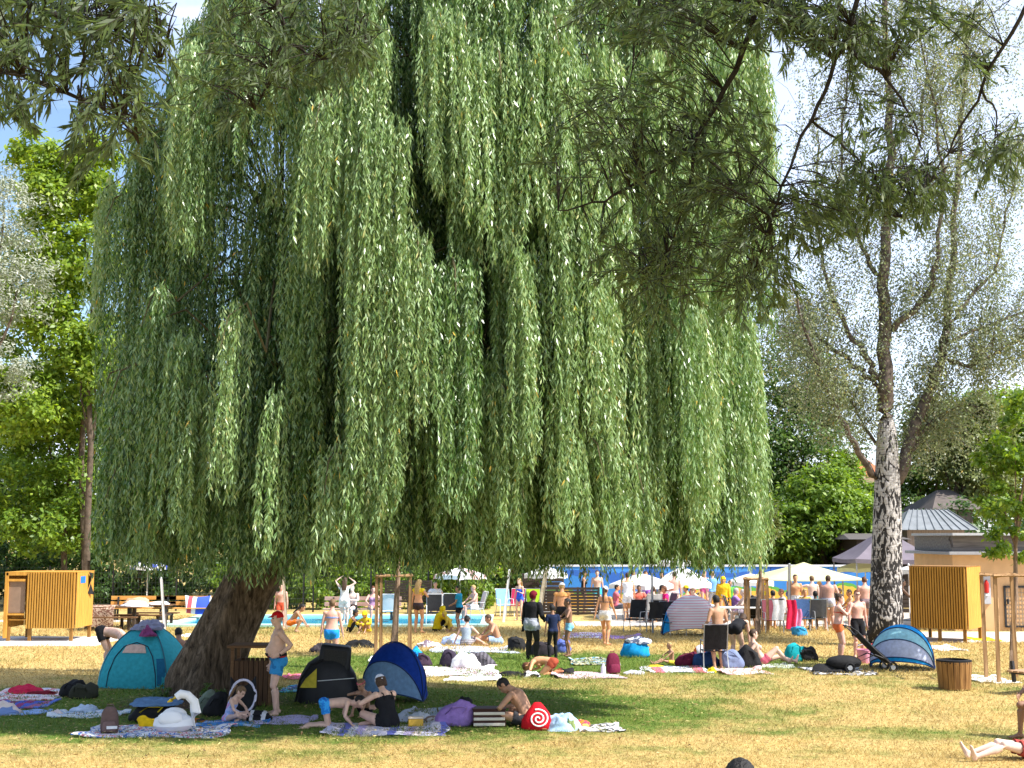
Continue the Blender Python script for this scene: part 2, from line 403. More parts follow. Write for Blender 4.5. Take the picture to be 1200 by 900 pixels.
tag(np_mesh('grass', V, Q, MLAWN('grass_blades', True), rnd=rng.random(nb)), 'short dry and green grass blades on the lawn', 'grass', kind='stuff')

# fallen willow leaves, dry bits of grass and twigs
nl = 9000; p2 = np.stack([rng.normal(-3.5, 5.5, nl), rng.normal(22.5, 4.0, nl), rng.uniform(.02, .05, nl)], 1); p2 = p2[p2[:, 1] > 16.2]; nl = len(p2)
dl = unit(np.stack([rng.normal(size=nl), rng.normal(size=nl), rng.normal(0, .15, nl)], 1))
V, Q = leaf_quads(p2, dl, rng.uniform(.04, .11, nl), rng.uniform(.012, .03, nl), np.tile([0, 0, 1.0], (nl, 1))+rng.normal(0, .3, (nl, 3)))
tag(np_mesh('fallen_leaves', V, Q, MLEAF('fallen_leaf', [(0, (.10, .06, .03)), (.5, (.30, .20, .08)), (1, (.55, .46, .2))], .1, .7, .2), rnd=rng.random(nl)), 'fallen yellow and brown leaves scattered on the lawn under the willow', 'fallen leaves', kind='stuff')
# paved strips, pool
pave = M('paving', (.52, .48, .43), .85, .12, 3, .2, .2, 30)
def strip(name, x0, x1, y0, y1, z, m, th=.02):
    q = MB(); q.box(((x0+x1)/2, (y0+y1)/2, z-th/2+.001), (x1-x0, y1-y0, th)); o = q.build(name, m, smooth=False, bevel=.004); return tag(o, kind='structure')
strip('path', 2.2, 30, 44.2, 46.6, .012, pave)
strip('terrace', 3.2, 40, 46.62, 55.0, .016, M('terrace_slabs', (.50, .45, .38), .85, .1, 2, .2, .2, 20))
strip('cabin_pad', -16.5, -11.6, 36.2, 39.6, .014, M('pad_concrete', (.62, .60, .57), .85, .08, 3))
strip('walkway', -20, -7.8, 46.4, 47.4, .012, pave)
strip('pavement', 11, 24, 37.5, 41.6, .012, M('right_paving', (.56, .50, .43), .85, .1, 3))
# paddling pool: raised rim and bright water
pw, pn, pb = newmat('pool_water'); pb.inputs['Base Color'].default_value = (.03, .38, .62, 1); pb.inputs['Roughness'].default_value = .12
zz = pn.nodes.new('ShaderNodeTexNoise'); zz.inputs['Scale'].default_value = 4; bpp = pn.nodes.new('ShaderNodeBump'); bpp.inputs['Strength'].default_value = .25
pn.links.new(zz.outputs['Fac'], bpp.inputs['Height']); pn.links.new(bpp.outputs[0], pb.inputs['Normal'])
q = MB(); q.box((-6.3, 46.6, .03), (10.4, 4.6, .02)); tag(q.build('pool_water', pw, smooth=False), kind='structure')
q = MB()
for c, dm in (((-6.3, 44.1, .04), (11.2, .4, .1)), ((-6.3, 49.1, .05), (11.2, .4, .12)), ((-11.7, 46.6, .04), (.4, 4.6, .1)), ((-.9, 46.6, .04), (.4, 4.6, .1))): q.box(c, dm)
tag(q.build('pool_edge', M('pool_rim', (.42, .62, .55), .6, .1, 4), bevel=.015), kind='structure')

# ------------------------------------------------------------------ the weeping willow
bark = MBARK('willow_bark', (.030, .021, .014), (.115, .082, .053), (.26, .19, .13), 1.3, 6.0, 1.0)
twigm = M('willow_twig', (.10, .085, .04), .8, .2, 8)
CW = np.array([-1.53, 22.9]); BASE = G(237, 812)
def Rw(z):
    zs = [2, 5, 8.6, 10.2, 12, 13.7, 15.4, 16.8, 17.8]; rs = [5.8, 6.0, 6.05, 5.95, 5.6, 5.4, 4.7, 3.2, 1.0]
    return np.interp(3+(z-3)/.95, zs, rs)*.95
def CX(z): return float(np.interp(z, [8.5, 12.5], [-1.64, -.68]))
DY = .74                                   # the crown is a little shallower than it is wide
willow = thing('willow_tree', 'huge weeping willow with leaning trunk and leaf curtains almost to the lawn', 'tree', tuple(BASE))
def rel(p): return Vector(p)-BASE
tp = [G(237, 812)+Vector((-.25, 0, -1.0)), G(237, 812)+Vector((-.06, 0, -.25)), AT(245, 785, BASE.y), AT(264, 742, BASE.y), AT(290, 693, BASE.y), AT(307, 660, BASE.y), AT(335, 610, BASE.y), AT(372, 540, BASE.y-.1), AT(405, 470, BASE.y-.2)]
tr_ = [.98, .84, .66, .57, .52, .52, .5, .42, .34]
t = MB(); t.tube([rel(p) for p in tp], tr_, 28)
# ribs and swellings of old bark, root flare
for i, p in enumerate(t.v):
    k = i % 28; a = 2*math.pi*k/28; r_ = i//28
    ce = rel(tp[min(r_, len(tp)-1)]); o_ = Vector(p)-ce
    am = 1+.06*math.sin(5*a+r_*.5)+.05*math.sin(9*a+1+r_)+(.16*max(0, math.sin(4*a+.6)) if r_ < 2 else 0)
    t.v[i] = tuple(ce+o_*am)
tro = t.build('trunk', bark, willow)
sb = tro.modifiers.new('sub', 'SUBSURF'); sb.levels = 1; sb.render_levels = 2
TOP = tp[6]
limb_tops = []
def curve(a, b, n=7, sag=0.0, wob=.25, up=1.0):
    a, b = Vector(a), Vector(b); out_ = []
    for i in range(n+1):
        u = i/n; p = a.lerp(b, u); p.z += up*math.sin(math.pi*u); p += Vector((random.uniform(-wob, wob), random.uniform(-wob, wob), random.uniform(-wob, wob)))*(0 if i in (0, n) else 1)
        out_.append(p)
    return out_
for (px, py, Y, r0) in [(430, 300, 23.5, .30), (520, 180, 24.6, .26), (610, 330, 25.2, .24), (700, 300, 23.2, .22), (330, 280, 22.8, .22), (250, 330, 25.0, .2), (560, 80, 23.0, .2), (800, 330, 24.4, .18), (420, 120, 25.5, .18), (640, 260, 21.6, .17)]:
    c = curve(random.choice(tp[6:9]), AT(px, py, Y), 8, wob=.18, up=.9)
    limb_tops.append(c)
    l = MB(); n = len(c); l.tube([rel(p) for p in c], [r0*(1-.75*i/(n-1)) for i in range(n)], 9); l.build('limb', bark, willow)
SA, SL, SO, SC_ = [], [], [], []          # strand anchors, lengths, outward drift, colour offset
arch = MB()
def cascade(th, zt, rf, zend, ns, breadth, seg_in=1.6, col=None, tp_=.8):
    R = float(Rw(zt))*rf; ox, oy = math.cos(th), math.sin(th)*DY
    oy *= .8 if oy > 0 else 1.0; tip = Vector((CX(zt)+R*ox, CW[1]+R*oy, zt)); out2 = Vector((ox, oy, 0)).normalized(); tang = Vector((-out2.y, out2.x, 0))
    col = random.gauss(0, .14) if col is None else col
    if random.random() < .6:
        a0 = tip-out2*seg_in-Vector((0, 0, random.uniform(.0, .5))); mid = tip-out2*seg_in*.45+Vector((0, 0, .25))
        nb_ = min((p for c in limb_tops for p in c[2:]), key=lambda p: (p-a0).length_squared)
        arch.tube([rel(nb_), rel(nb_.lerp(a0, .5)+Vector((0, 0, .25))), rel(a0), rel(mid), rel(tip), rel(tip+out2*.15-Vector((0, 0, .5)))], [.026, .022, .020, .018, .014, .006], 4, cap=False)
    for _ in range(ns):
        s_ = random.random(); k = random.uniform(-1, 1)*breadth
        p = tip-out2*(seg_in*.55*s_**1.5)+tang*k+Vector((0, 0, .22*math.sin(math.pi*s_)-.25*abs(k)+random.uniform(-.15, .15)))
        e = zend+random.uniform(-.25, 1.1)**2*random.choice((1, 1, .4))+abs(k)*tp_
        L = p.z-e
        if L < .5: continue
        SA.append(p); SL.append(L); SO.append((out2.x*random.uniform(.05, .3)+random.gauss(0, .05), out2.y*random.uniform(.05, .3)+random.gauss(0, .05))); SC_.append(col+random.gauss(0, .05))
def groove(th, z): return .5+.28*math.sin(6*th+1.1+.05*z)+.22*math.sin(11*th+.4-.08*z)+.12*math.sin(23*th+2)
# cap of the crown: short arching sprays lying over one another
for i in range(200):
    th = random.uniform(-math.pi, math.pi); zt = 17.4-7.2*random.random()**.8
    if math.sin(th) > .3 and random.random() < .4: continue
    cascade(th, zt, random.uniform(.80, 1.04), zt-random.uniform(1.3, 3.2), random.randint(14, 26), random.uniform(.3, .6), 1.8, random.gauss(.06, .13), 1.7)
# the recessed curtain behind, down to the hem, shade put into its leaf colour
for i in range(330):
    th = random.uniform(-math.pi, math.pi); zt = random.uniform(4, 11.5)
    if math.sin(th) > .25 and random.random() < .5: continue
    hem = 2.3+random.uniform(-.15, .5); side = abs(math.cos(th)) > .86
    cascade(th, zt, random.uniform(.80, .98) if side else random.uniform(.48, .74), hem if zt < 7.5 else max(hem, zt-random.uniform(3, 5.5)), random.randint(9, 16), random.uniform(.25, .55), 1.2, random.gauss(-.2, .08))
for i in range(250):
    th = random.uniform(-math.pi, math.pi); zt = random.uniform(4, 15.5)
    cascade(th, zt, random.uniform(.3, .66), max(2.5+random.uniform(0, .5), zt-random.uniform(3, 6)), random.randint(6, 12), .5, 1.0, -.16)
# thick ropes of strands hanging free outside the curtain, tapering to their ends
for i in range(84):
    th = -math.pi*(.03+.94*random.random())+random.uniform(-.1, .1) if random.random() < .82 else random.uniform(0, math.pi)
    zt = random.uniform(5.0, 14.5)
    if math.cos(th) < -.25 and zt < 9.5 and random.random() < .72: continue
    ln = random.uniform(2.4, 7.0); w_ = random.uniform(.14, .40)
    cascade(th, zt, random.uniform(.86, 1.06)*(1 if zt > 8 else .97), max(2.35+random.uniform(0, .6), zt-ln), int(18+w_*95), w_, random.uniform(.4, .9), random.gauss(.12, .12), random.uniform(1.5, 4.5))  # outer ropes get a lighter leaf colour so they look lit
# skirt: strands ending at the hem
for i in range(170):
    th = -math.pi+2*math.pi*i/170+random.uniform(-.02, .02); zt = random.uniform(3.8, 6.6)
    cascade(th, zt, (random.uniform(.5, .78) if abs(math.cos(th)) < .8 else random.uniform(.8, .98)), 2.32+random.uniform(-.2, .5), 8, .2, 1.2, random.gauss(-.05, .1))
# tresses standing proud of the curtain, leaf colour lightened to look sunlit
def tress(px, py0, py1, wpx, ns, rf=1.03):
    Y = CW[1]-4.9
    for _ in range(8):
        p = AT(px, py0, Y); X = p.x-CX(p.z); R = float(Rw(p.z))*rf
        X = max(-R*.99, min(R*.99, X)); Y = CW[1]-DY*math.sqrt(R*R-X*X)
    p = AT(px, py0, Y); th = math.atan2((p.y-CW[1])/DY, p.x-CX(p.z)); ze = AT(px, py1, Y).z
    sc = FPX/Y
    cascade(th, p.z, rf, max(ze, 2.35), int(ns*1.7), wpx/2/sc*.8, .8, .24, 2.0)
for a in [(268, 370, 590, 26, 16), (455, 150, 610, 70, 40), (490, 280, 520, 34, 22), (615, 300, 560, 36, 26), (690, 90, 520, 50, 36), (655, 240, 640, 30, 20),
          (700, 520, 672, 120, 46), (745, 540, 680, 60, 26), (585, 60, 330, 120, 50), (655, 70, 300, 90, 40), (375, 120, 330, 60, 26), (430, 40, 260, 60, 30),
          (895, 380, 690, 46, 36), (870, 500, 675, 40, 26), (820, 350, 620, 50, 30), (385, 540, 670, 40, 18), (320, 470, 660, 24, 12), (110, 220, 400, 40, 20), (215, 60, 300, 60, 30), (520, 20, 240, 70, 36), (650, 20, 200, 70, 34), (715, 150, 330, 40, 22), (850, 120, 400, 70, 34), (900, 60, 330, 60, 30), (780, 60, 300, 70, 34)]:
    tress(*a)
arch.build('branch', twigm, willow)
SA = np.array([tuple(p) for p in SA]); SL = np.array(SL); SO = np.array(SO); SC_ = np.array(SC_)
sp_ = .031
cnt = (SL/sp_).astype(int); idx = np.repeat(np.arange(len(SL)), cnt)
u = (np.arange(len(idx))-np.repeat(np.cumsum(cnt)-cnt, cnt))*sp_
drift = 1-np.exp(-u*1.3)
ph = rng.uniform(0, 6.28, len(SL))[idx]; am = rng.uniform(.02, .08, len(SL))[idx]
P = np.empty((len(idx), 3))
P[:, 0] = SA[idx, 0]+SO[idx, 0]*drift+am*np.sin(u*1.4+ph); P[:, 1] = SA[idx, 1]+SO[idx, 1]*drift+am*np.cos(u*1.1+ph*1.7); P[:, 2] = SA[idx, 2]-u
P += rng.normal(0, .012, P.shape)
fi = rng.uniform(0, 6.28, len(idx)); sp2 = rng.uniform(.2, .75, len(idx))
D = unit(np.stack([np.cos(fi)*sp2, np.sin(fi)*sp2, -np.ones(len(idx))], 1))
V, Q = leaf_quads(P, D, rng.uniform(.085, .15, len(idx)), rng.uniform(.019, .033, len(idx)))
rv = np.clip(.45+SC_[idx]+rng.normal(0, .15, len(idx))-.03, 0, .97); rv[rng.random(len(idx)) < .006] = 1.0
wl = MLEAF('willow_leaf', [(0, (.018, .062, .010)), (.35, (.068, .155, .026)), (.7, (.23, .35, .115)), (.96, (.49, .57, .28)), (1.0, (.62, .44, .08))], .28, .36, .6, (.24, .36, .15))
np_mesh('crown', V, Q, wl, willow); 
me = bpy.data.objects['crown'].data; a = me.attributes.new('rnd', 'FLOAT', 'FACE'); a.data.foreach_set('value', rv.astype(np.float32))
c0 = bpy.data.objects['crown']; me.transform(Matrix.Translation(-BASE))
print('willow leaves', len(idx))

# ------------------------------------------------------------------ the birch
bb, bn, bp_ = newmat('birch_bark'); nd = bn.nodes.new; lk = bn.links.new
t_ = nd('ShaderNodeTexCoord'); m1 = nd('ShaderNodeMapping'); m1.inputs['Scale'].default_value = (4.2, 4.2, 1.7); lk(t_.outputs['Object'], m1.inputs[0])
z1 = nd('ShaderNodeTexNoise'); z1.inputs['Scale'].default_value = 2.1; z1.inputs['Detail'].default_value = 4; z1.inputs['Roughness'].default_value = .5; z1.inputs['Distortion'].default_value = 1.2; lk(m1.outputs[0], z1.inputs['Vector'])
se = nd('ShaderNodeSeparateXYZ'); lk(t_.outputs['Object'], se.inputs[0])
# the fissured black bark spreads over the foot of the trunk
mrg = nd('ShaderNodeMapRange'); mrg.inputs['From Min'].default_value = .5; mrg.inputs['From Max'].default_value = 6.5; mrg.inputs['To Min'].default_value = -.06; mrg.inputs['To Max'].default_value = .085; lk(se.outputs['Z'], mrg.inputs['Value'])
adx = nd('ShaderNodeMath'); adx.operation = 'ADD'; lk(z1.outputs['Fac'], adx.inputs[0]); lk(mrg.outputs[0], adx.inputs[1])
m2 = nd('ShaderNodeMapping'); m2.inputs['Scale'].default_value = (2, 2, 26); lk(t_.outputs['Object'], m2.inputs[0])
z2 = nd('ShaderNodeTexNoise'); z2.inputs['Scale'].default_value = 1.6; z2.inputs['Detail'].default_value = 4; lk(m2.outputs[0], z2.inputs['Vector'])
r1 = nd('ShaderNodeValToRGB'); e = r1.color_ramp.elements; e[0].position = .48; e[1].position = .53; e[0].color = (.016, .013, .012, 1); e[1].color = (.47, .44, .42, 1); lk(adx.outputs[0], r1.inputs['Fac'])
r2 = nd('ShaderNodeValToRGB'); e = r2.color_ramp.elements; e[0].position = .36; e[1].position = .46; e[0].color = (.3, .27, .25, 1); e[1].color = (1, 1, 1, 1); lk(z2.outputs['Fac'], r2.inputs['Fac'])
ml = nd('ShaderNodeMix'); ml.data_type = 'RGBA'; ml.blend_type = 'MULTIPLY'; ml.inputs['Factor'].default_value = 1; lk(r1.outputs[0], ml.inputs['A']); lk(r2.outputs[0], ml.inputs['B'])
lk(ml.outputs['Result'], bp_.inputs['Base Color']); bp_.inputs['Roughness'].default_value = .8
bu = nd('ShaderNodeBump'); bu.inputs['Strength'].default_value = .9; bu.inputs['Distance'].default_value = .06; lk(z1.outputs['Fac'], bu.inputs['Height']); lk(bu.outputs[0], bp_.inputs['Normal'])
brdark = M('birch_limb_bark', (.12, .095, .08), .85, .5, 6, .15, .6, 20)
BB = G(1037, 757); BY = BB.y
birch = thing('birch_tree', 'tall silver birch with black and white bark behind the blue pop-up tent', 'tree', tuple(BB))
def brel(p): return Vector(p)-BB
def btube(pts, r0, r1, name, m, seg=10, dy=0.0):
    pp = [AT(x, y, BY+dy*i/(len(pts)-1)) for i, (x, y) in enumerate(pts)]; n = len(pp)
    # resample so that the line wanders
    fine = []
    for i in range(n-1):
        for k in range(4):
            q = pp[i].lerp(pp[i+1], k/4)
            if not (i == 0 and k == 0): q += Vector((random.gauss(0, .05), random.gauss(0, .05), 0))*(1 if m is not bb else .4)
            fine.append(q)
    fine.append(pp[-1]); k = len(fine)
    o = MB(); o.tube([brel(p) for p in fine], [r0+(r1-r0)*(i/(k-1))**.8 for i in range(k)], seg); o.build(name, m, birch); return fine
tk = [BB+Vector((0, 0, -.2)), AT(1037, 745, BY), AT(1038, 720, BY), AT(1039, 660, BY), AT(1040, 600, BY), AT(1040, 550, BY), AT(1039, 480, BY)]
o = MB(); o.tube([brel(p) for p in tk], [.62, .52, .46, .43, .40, .34, .26], 20); tr2 = o.build('trunk', bb, birch)
sb = tr2.modifiers.new('sub', 'SUBSURF'); sb.levels = 1; sb.render_levels = 2
lims = [btube([(1039, 490), (1036, 450), (1036, 370), (1037, 300), (1043, 180), (1040, 60), (1036, -60)], .25, .07, 'limb', brdark, 12),
        btube([(1046, 575), (1062, 530), (1085, 465), (1105, 415), (1112, 350), (1118, 250), (1128, 140), (1140, 20)], .20, .05, 'limb', brdark, 10, 1.0),
        btube([(1030, 565), (1005, 530), (985, 490), (962, 440), (945, 395), (925, 330)], .12, .03, 'limb', brdark, 8, -1.5),
        btube([(1031, 455), (1010, 435), (975, 408), (950, 385), (935, 360)], .10, .025, 'limb', brdark, 8, 1.5),
        btube([(1033, 450), (1015, 420), (995, 390), (970, 330), (955, 260), (960, 170)], .11, .03, 'limb', brdark, 8, .5),
        btube([(1037, 390), (1062, 372), (1090, 340), (1100, 300), (1105, 200), (1090, 100)], .12, .03, 'limb', brdark, 8, -1),
        btube([(1105, 420), (1135, 430), (1165, 415), (1195, 395), (1230, 380)], .07, .025, 'limb', brdark, 7, -.5),
        btube([(1112, 400), (1150, 385), (1200, 365), (1240, 330)], .06, .02, 'limb', brdark, 7, .8),
        btube([(1110, 380), (1135, 350), (1165, 320), (1180, 250), (1200, 160)], .07, .02, 'limb', brdark, 7, 1.2),
        btube([(1036, 330), (1010, 290), (985, 220), (990, 120), (1000, 20)], .08, .02, 'limb', brdark, 7, 1.5),
        btube([(1040, 540), (1012, 500), (1000, 470), (975, 450)], .06, .02, 'limb', brdark, 7, 1.0),
        btube([(1040, 250), (1075, 180), (1085, 90), (1075, 0)], .07, .02, 'limb', brdark, 7, .4),
        btube([(1055, 545), (1075, 520), (1092, 490), (1100, 450)], .08, .03, 'limb', brdark, 7, .6)]
tops = [p for l in lims for p in l[len(l)//3:]]
twb = MB(); SAb, SLb, SOb = [], [], []
def birch_spray(p0, p1, ns):
    p0, p1 = Vector(p0), Vector(p1); md = p0.lerp(p1, .55)+Vector((0, 0, .45))
    twb.tube([brel(p0), brel(md), brel(p1)], [.010, .007, .003], 4, cap=False)
    for _ in range(ns):
        s_ = random.random(); q = (p0.lerp(md, s_*2) if s_ < .5 else md.lerp(p1, s_*2-1))+Vector((random.gauss(0, .22), random.gauss(0, .22), random.gauss(0, .1)))
        SAb.append(q); SLb.append(random.uniform(.3, 1.3)); SOb.append((random.gauss(0, .14), random.gauss(0, .14)))
for i in range(760):
    p0 = random.choice(tops); a = random.uniform(0, 6.28); r_ = random.uniform(.6, 2.2)
    birch_spray(p0, p0+Vector((math.cos(a)*r_, math.sin(a)*r_, random.uniform(-.2, 1.1))), random.randint(6, 12))
for (x, y, n) in [(930, 440, 10), (960, 500, 8), (905, 400, 8), (1115, 470, 10), (1140, 450, 10), (1125, 550, 7), (1175, 470, 6), (1010, 80, 18), (1150, 120, 24), (1190, 220, 18), (1060, 40, 18), (960, 120, 12), (1120, 30, 18), (1190, 60, 16)]:
    for _ in range(n):
        e_ = AT(x+random.gauss(0, 26), y-30+random.gauss(0, 26), BY+random.uniform(-2, 2)); near = min(tops, key=lambda p: (p-e_).length)
        birch_spray(near if (near-e_).length < 3 else e_+Vector((.6, .2, .4)), e_, 9)
twb.build('branch', brdark, birch)
def strands_to_leaves(SA, SL, SO, sp, Lr, Wr, spread):
    SA = np.array([tuple(p) for p in SA]); SL = np.array(SL); SO = np.array(SO)
    cnt = (SL/sp).astype(int); idx = np.repeat(np.arange(len(SL)), cnt); n = len(idx)
    u = (np.arange(n)-np.repeat(np.cumsum(cnt)-cnt, cnt))*sp; dr = 1-np.exp(-u*1.3)
    P = np.empty((n, 3)); P[:, 0] = SA[idx, 0]+SO[idx, 0]*dr; P[:, 1] = SA[idx, 1]+SO[idx, 1]*dr; P[:, 2] = SA[idx, 2]-u
    P += rng.normal(0, .06, P.shape); fi = rng.uniform(0, 6.28, n); s2 = rng.uniform(spread*.4, spread, n)
    D = unit(np.stack([np.cos(fi)*s2, np.sin(fi)*s2, -np.ones(n)*.8], 1))
    return P, leaf_quads(P, D, rng.uniform(*Lr, n), rng.uniform(*Wr, n)), n
P, (V, Q), n = strands_to_leaves(SAb, SLb, SOb, .062, (.06, .115), (.034, .056), 1.3)
np_mesh('crown', V-np.array(BB), Q, MLEAF('birch_leaf', [(0, (.085, .12, .045)), (.5, (.16, .20, .085)), (.9, (.28, .31, .16)), (1, (.40, .32, .10))], .42, .45, .5, (.28, .31, .22)), birch, rnd=np.clip(rng.normal(.5, .25, n), 0, 1))
print('birch leaves', n)

# ------------------------------------------------------------------ other trees
greyb = M('grey_brown_bark', (.10, .075, .055), .9, .4, 5, .1, .8, 14)
def lobes_leaves(lobes, n, size, asp=.55, up=.6):
    """leaves in clumps spread through lobes (cx,cy,cz,rx,ry,rz)"""
    vol = np.array([l[3]*l[4]+l[3]*l[5] for l in lobes]); vol = vol/vol.sum(); Ps, Ns = [], []
    for l, f in zip(lobes, vol):
        m = int(n*f); nc = max(6, m//70)
        d = unit(rng.normal(size=(nc, 3))); rr = rng.uniform(.55, 1.02, nc)[:, None]
        cc = np.array(l[:3])+d*rr*np.array(l[3:]); cr_ = rng.uniform(.10, .24, nc)*min(l[3], l[5])
        k = rng.integers(0, nc, m); p = cc[k]+rng.normal(size=(m, 3))*cr_[k][:, None]*np.array([1, 1, .6])
        Ps.append(p); Ns.append(d[k])
    P = np.concatenate(Ps); Nn = np.concatenate(Ns); m = len(P)
    nr = unit(Nn*.6+np.array([0, 0, up])+rng.normal(size=(m, 3))*.55)
    D = unit(np.cross(nr, rng.normal(size=(m, 3)))); D[:, 2] -= .25; D = unit(D)
    return leaf_quads(P, D, rng.uniform(size*.7, size*1.3, m), rng.uniform(size*.7, size*1.3, m)*asp, nr), m
def tree(name, label, base, lobes, n, size, leaf, tr=.25, trunk_to=None, group=None, wood=greyb, asp=.55, limbs=5, lean=(0, 0), cat='tree'):
    base = Vector(base); o = thing(name, label, cat, tuple(base), 0, group)
    top = Vector(trunk_to) if trunk_to else Vector((lean[0], lean[1], max(l[2] for l in lobes)*.8))
    m = MB(); k = 7; pts = [Vector((top.x*(i/k)**1.2+random.gauss(0, tr*.25)*(i > 0), top.y*i/k, -.1+(top.z+.1)*i/k)) for i in range(k+1)]
    m.tube(pts, [tr*(1.25 if i == 0 else 1)*(1-.65*i/k) for i in range(k+1)], 10)
    for l in random.sample(lobes, min(limbs, len(lobes))):
        s = pts[random.randint(3, 6)]; m.tube(curve(s, l[:3], 5, wob=.12, up=.3), [tr*.42*(1-.75*i/5) for i in range(6)], 6)
    m.build('trunk', wood, o)
    (V, Q), cn = lobes_leaves(lobes, n, size, asp)
    np_mesh('crown', V, Q, leaf, o, rnd=np.clip(rng.normal(.5, .22, cn), 0, 1)); return o
def LF(name, a, b, c, **k): return MLEAF(name, [(0, a), (.5, b), (1, c)], **k)
lf_mid = LF('leaf_mid_green', (.045, .095, .018), (.085, .165, .03), (.16, .25, .05), trans=.35)
lf_yel = LF('leaf_yellow_green', (.10, .18, .02), (.20, .31, .035), (.34, .42, .06), trans=.45)
lf_dark = LF('leaf_dark_green', (.024, .060, .014), (.048, .105, .022), (.09, .155, .032), trans=.28)
lf_sil = LF('leaf_silver', (.10, .13, .07), (.19, .23, .13), (.36, .40, .27), trans=.25, under=(.34, .36, .28))
lf_fresh = LF('leaf_fresh_green', (.075, .15, .018), (.155, .26, .03), (.27, .37, .055), trans=.42)
lf_olive = LF('leaf_olive', (.075, .105, .03), (.14, .18, .05), (.24, .27, .09), trans=.35)
def L(px, py, Y, base, rx, rz, ry=None):
    p = AT(px, py, Y); s = Y/FPX*1.0
    return (p.x-base[0], p.y-base[1], p.z-base[2], rx*s, (ry or rx)*s, rz*s)
def tree_px(name, label, bx, Y, lob, n, size, leaf, **k):
    base = AT(bx, 700, Y); base.z = 0
    return tree(name, label, base, [L(l[0], l[1], Y+(l[4] if len(l) > 4 else 0), base, l[2], l[3]) for l in lob], n, size, leaf, **k)
tree_px('silver_tree', 'silver leaved tree at the left edge of the lawn', -40, 37, [(5, 250, 52, 60), (20, 340, 48, 50), (-30, 310, 70, 110), (0, 430, 40, 40), (-40, 210, 60, 50)], 15000, .13, lf_sil, tr=.22, asp=.34)
tree_px('maple_tree', 'tall yellow green maple between the silver tree and the willow', 98, 52, [(60, 230, 44, 40), (100, 300, 50, 50), (45, 180, 36, 30), (110, 190, 34, 34), (75, 215, 40, 40), (85, 400, 48, 46), (40, 330, 50, 70), (125, 240, 30, 30), (30, 470, 60, 50), (120, 420, 40, 50)], 34000, .24, lf_yel, tr=.17)
tree_px('lime_tree', 'shady broadleaf tree with two bare lower trunks behind the left changing cabin', 74, 54, [(40, 470, 60, 50), (20, 560, 60, 55), (90, 480, 50, 50), (110, 560, 50, 50), (60, 610, 70, 40), (15, 380, 40, 40)], 26000, .22, lf_fresh, tr=.15, trunk_to=None)
for (bx, Y, lob, lab, lf, sz) in [
        (20, 60, [(20, 600, 80, 60), (-20, 520, 80, 90), (70, 560, 60, 70)], 'dark shrubby tree behind the fence at the left edge', lf_dark, .26),
        (160, 62, [(150, 560, 60, 80), (190, 450, 60, 90), (130, 430, 50, 80), (200, 600, 70, 50)], 'dark tree behind the picnic tables', lf_dark, .26),
        (300, 66, [(290, 480, 80, 110), (250, 570, 80, 80), (350, 560, 80, 80), (310, 380, 60, 70)], 'broad dark tree hidden behind the willow trunk', lf_mid, .3),
        (450, 66, [(440, 520, 90, 90), (500, 590, 80, 60), (420, 430, 60, 70)], 'dark tree beyond the paddling pool behind the willow', lf_dark, .3),
        (600, 68, [(600, 560, 90, 80), (560, 480, 70, 70), (650, 600, 70, 60)], 'green tree behind the parasols in the middle', lf_mid, .3),
        (760, 70, [(750, 570, 90, 70), (820, 590, 70, 60), (700, 600, 60, 50), (780, 500, 60, 60)], 'green tree behind the blue pool mural', lf_mid, .3),
        (925, 68, [(925, 520, 56, 70), (900, 600, 54, 50), (965, 550, 48, 66), (930, 430, 50, 50), (890, 520, 50, 70), (965, 470, 36, 44)], 'round topped olive green tree beside the right edge of the willow', lf_mid, .24),
        (965, 60, [(940, 615, 50, 40), (985, 610, 46, 38), (900, 625, 50, 34), (965, 580, 40, 34)], 'bushy mid green tree behind the yellow gazebo', lf_fresh, .24),
        (1125, 66, [(1120, 520, 40, 46), (1150, 560, 36, 40), (1095, 500, 34, 36), (1150, 500, 30, 40)], 'olive tree standing close behind the metal roofed pavilion', lf_olive, .24),
        (1005, 64, [(1000, 598, 34, 30), (985, 560, 26, 34), (1022, 590, 22, 28)], 'small bushy tree left of the birch trunk under the red roof', lf_fresh, .22),
        (1085, 72, [(1090, 540, 46, 60), (1070, 590, 40, 40), (1110, 560, 40, 70), (1120, 500, 40, 44)], 'dark green tree behind the grey gazebo and metal roofs', lf_mid, .28),
        (1180, 74, [(1170, 500, 60, 50), (1210, 540, 60, 80), (1140, 520, 40, 50)], 'light green tree beyond the metal roofed building', lf_fresh, .28)]:
    tree_px('broadleaf_tree', lab, bx, Y, lob, 26000 if bx in (925, 965, 1180, 1125) else 15000, sz, lf, tr=.24, group='trees beyond the pool')
# second trunk of the left-hand pair
o = MB(); o.tube([AT(100, 690, 53), AT(98, 620, 53), AT(95, 540, 53), AT(100, 450, 53), AT(112, 400, 53)], [.15, .13, .12, .10, .07], 9)
o2 = o.build('trunk', greyb); o2.parent = bpy.data.objects['lime_tree']; o2.matrix_parent_inverse = Matrix.Translation(-bpy.data.objects['lime_tree'].location)
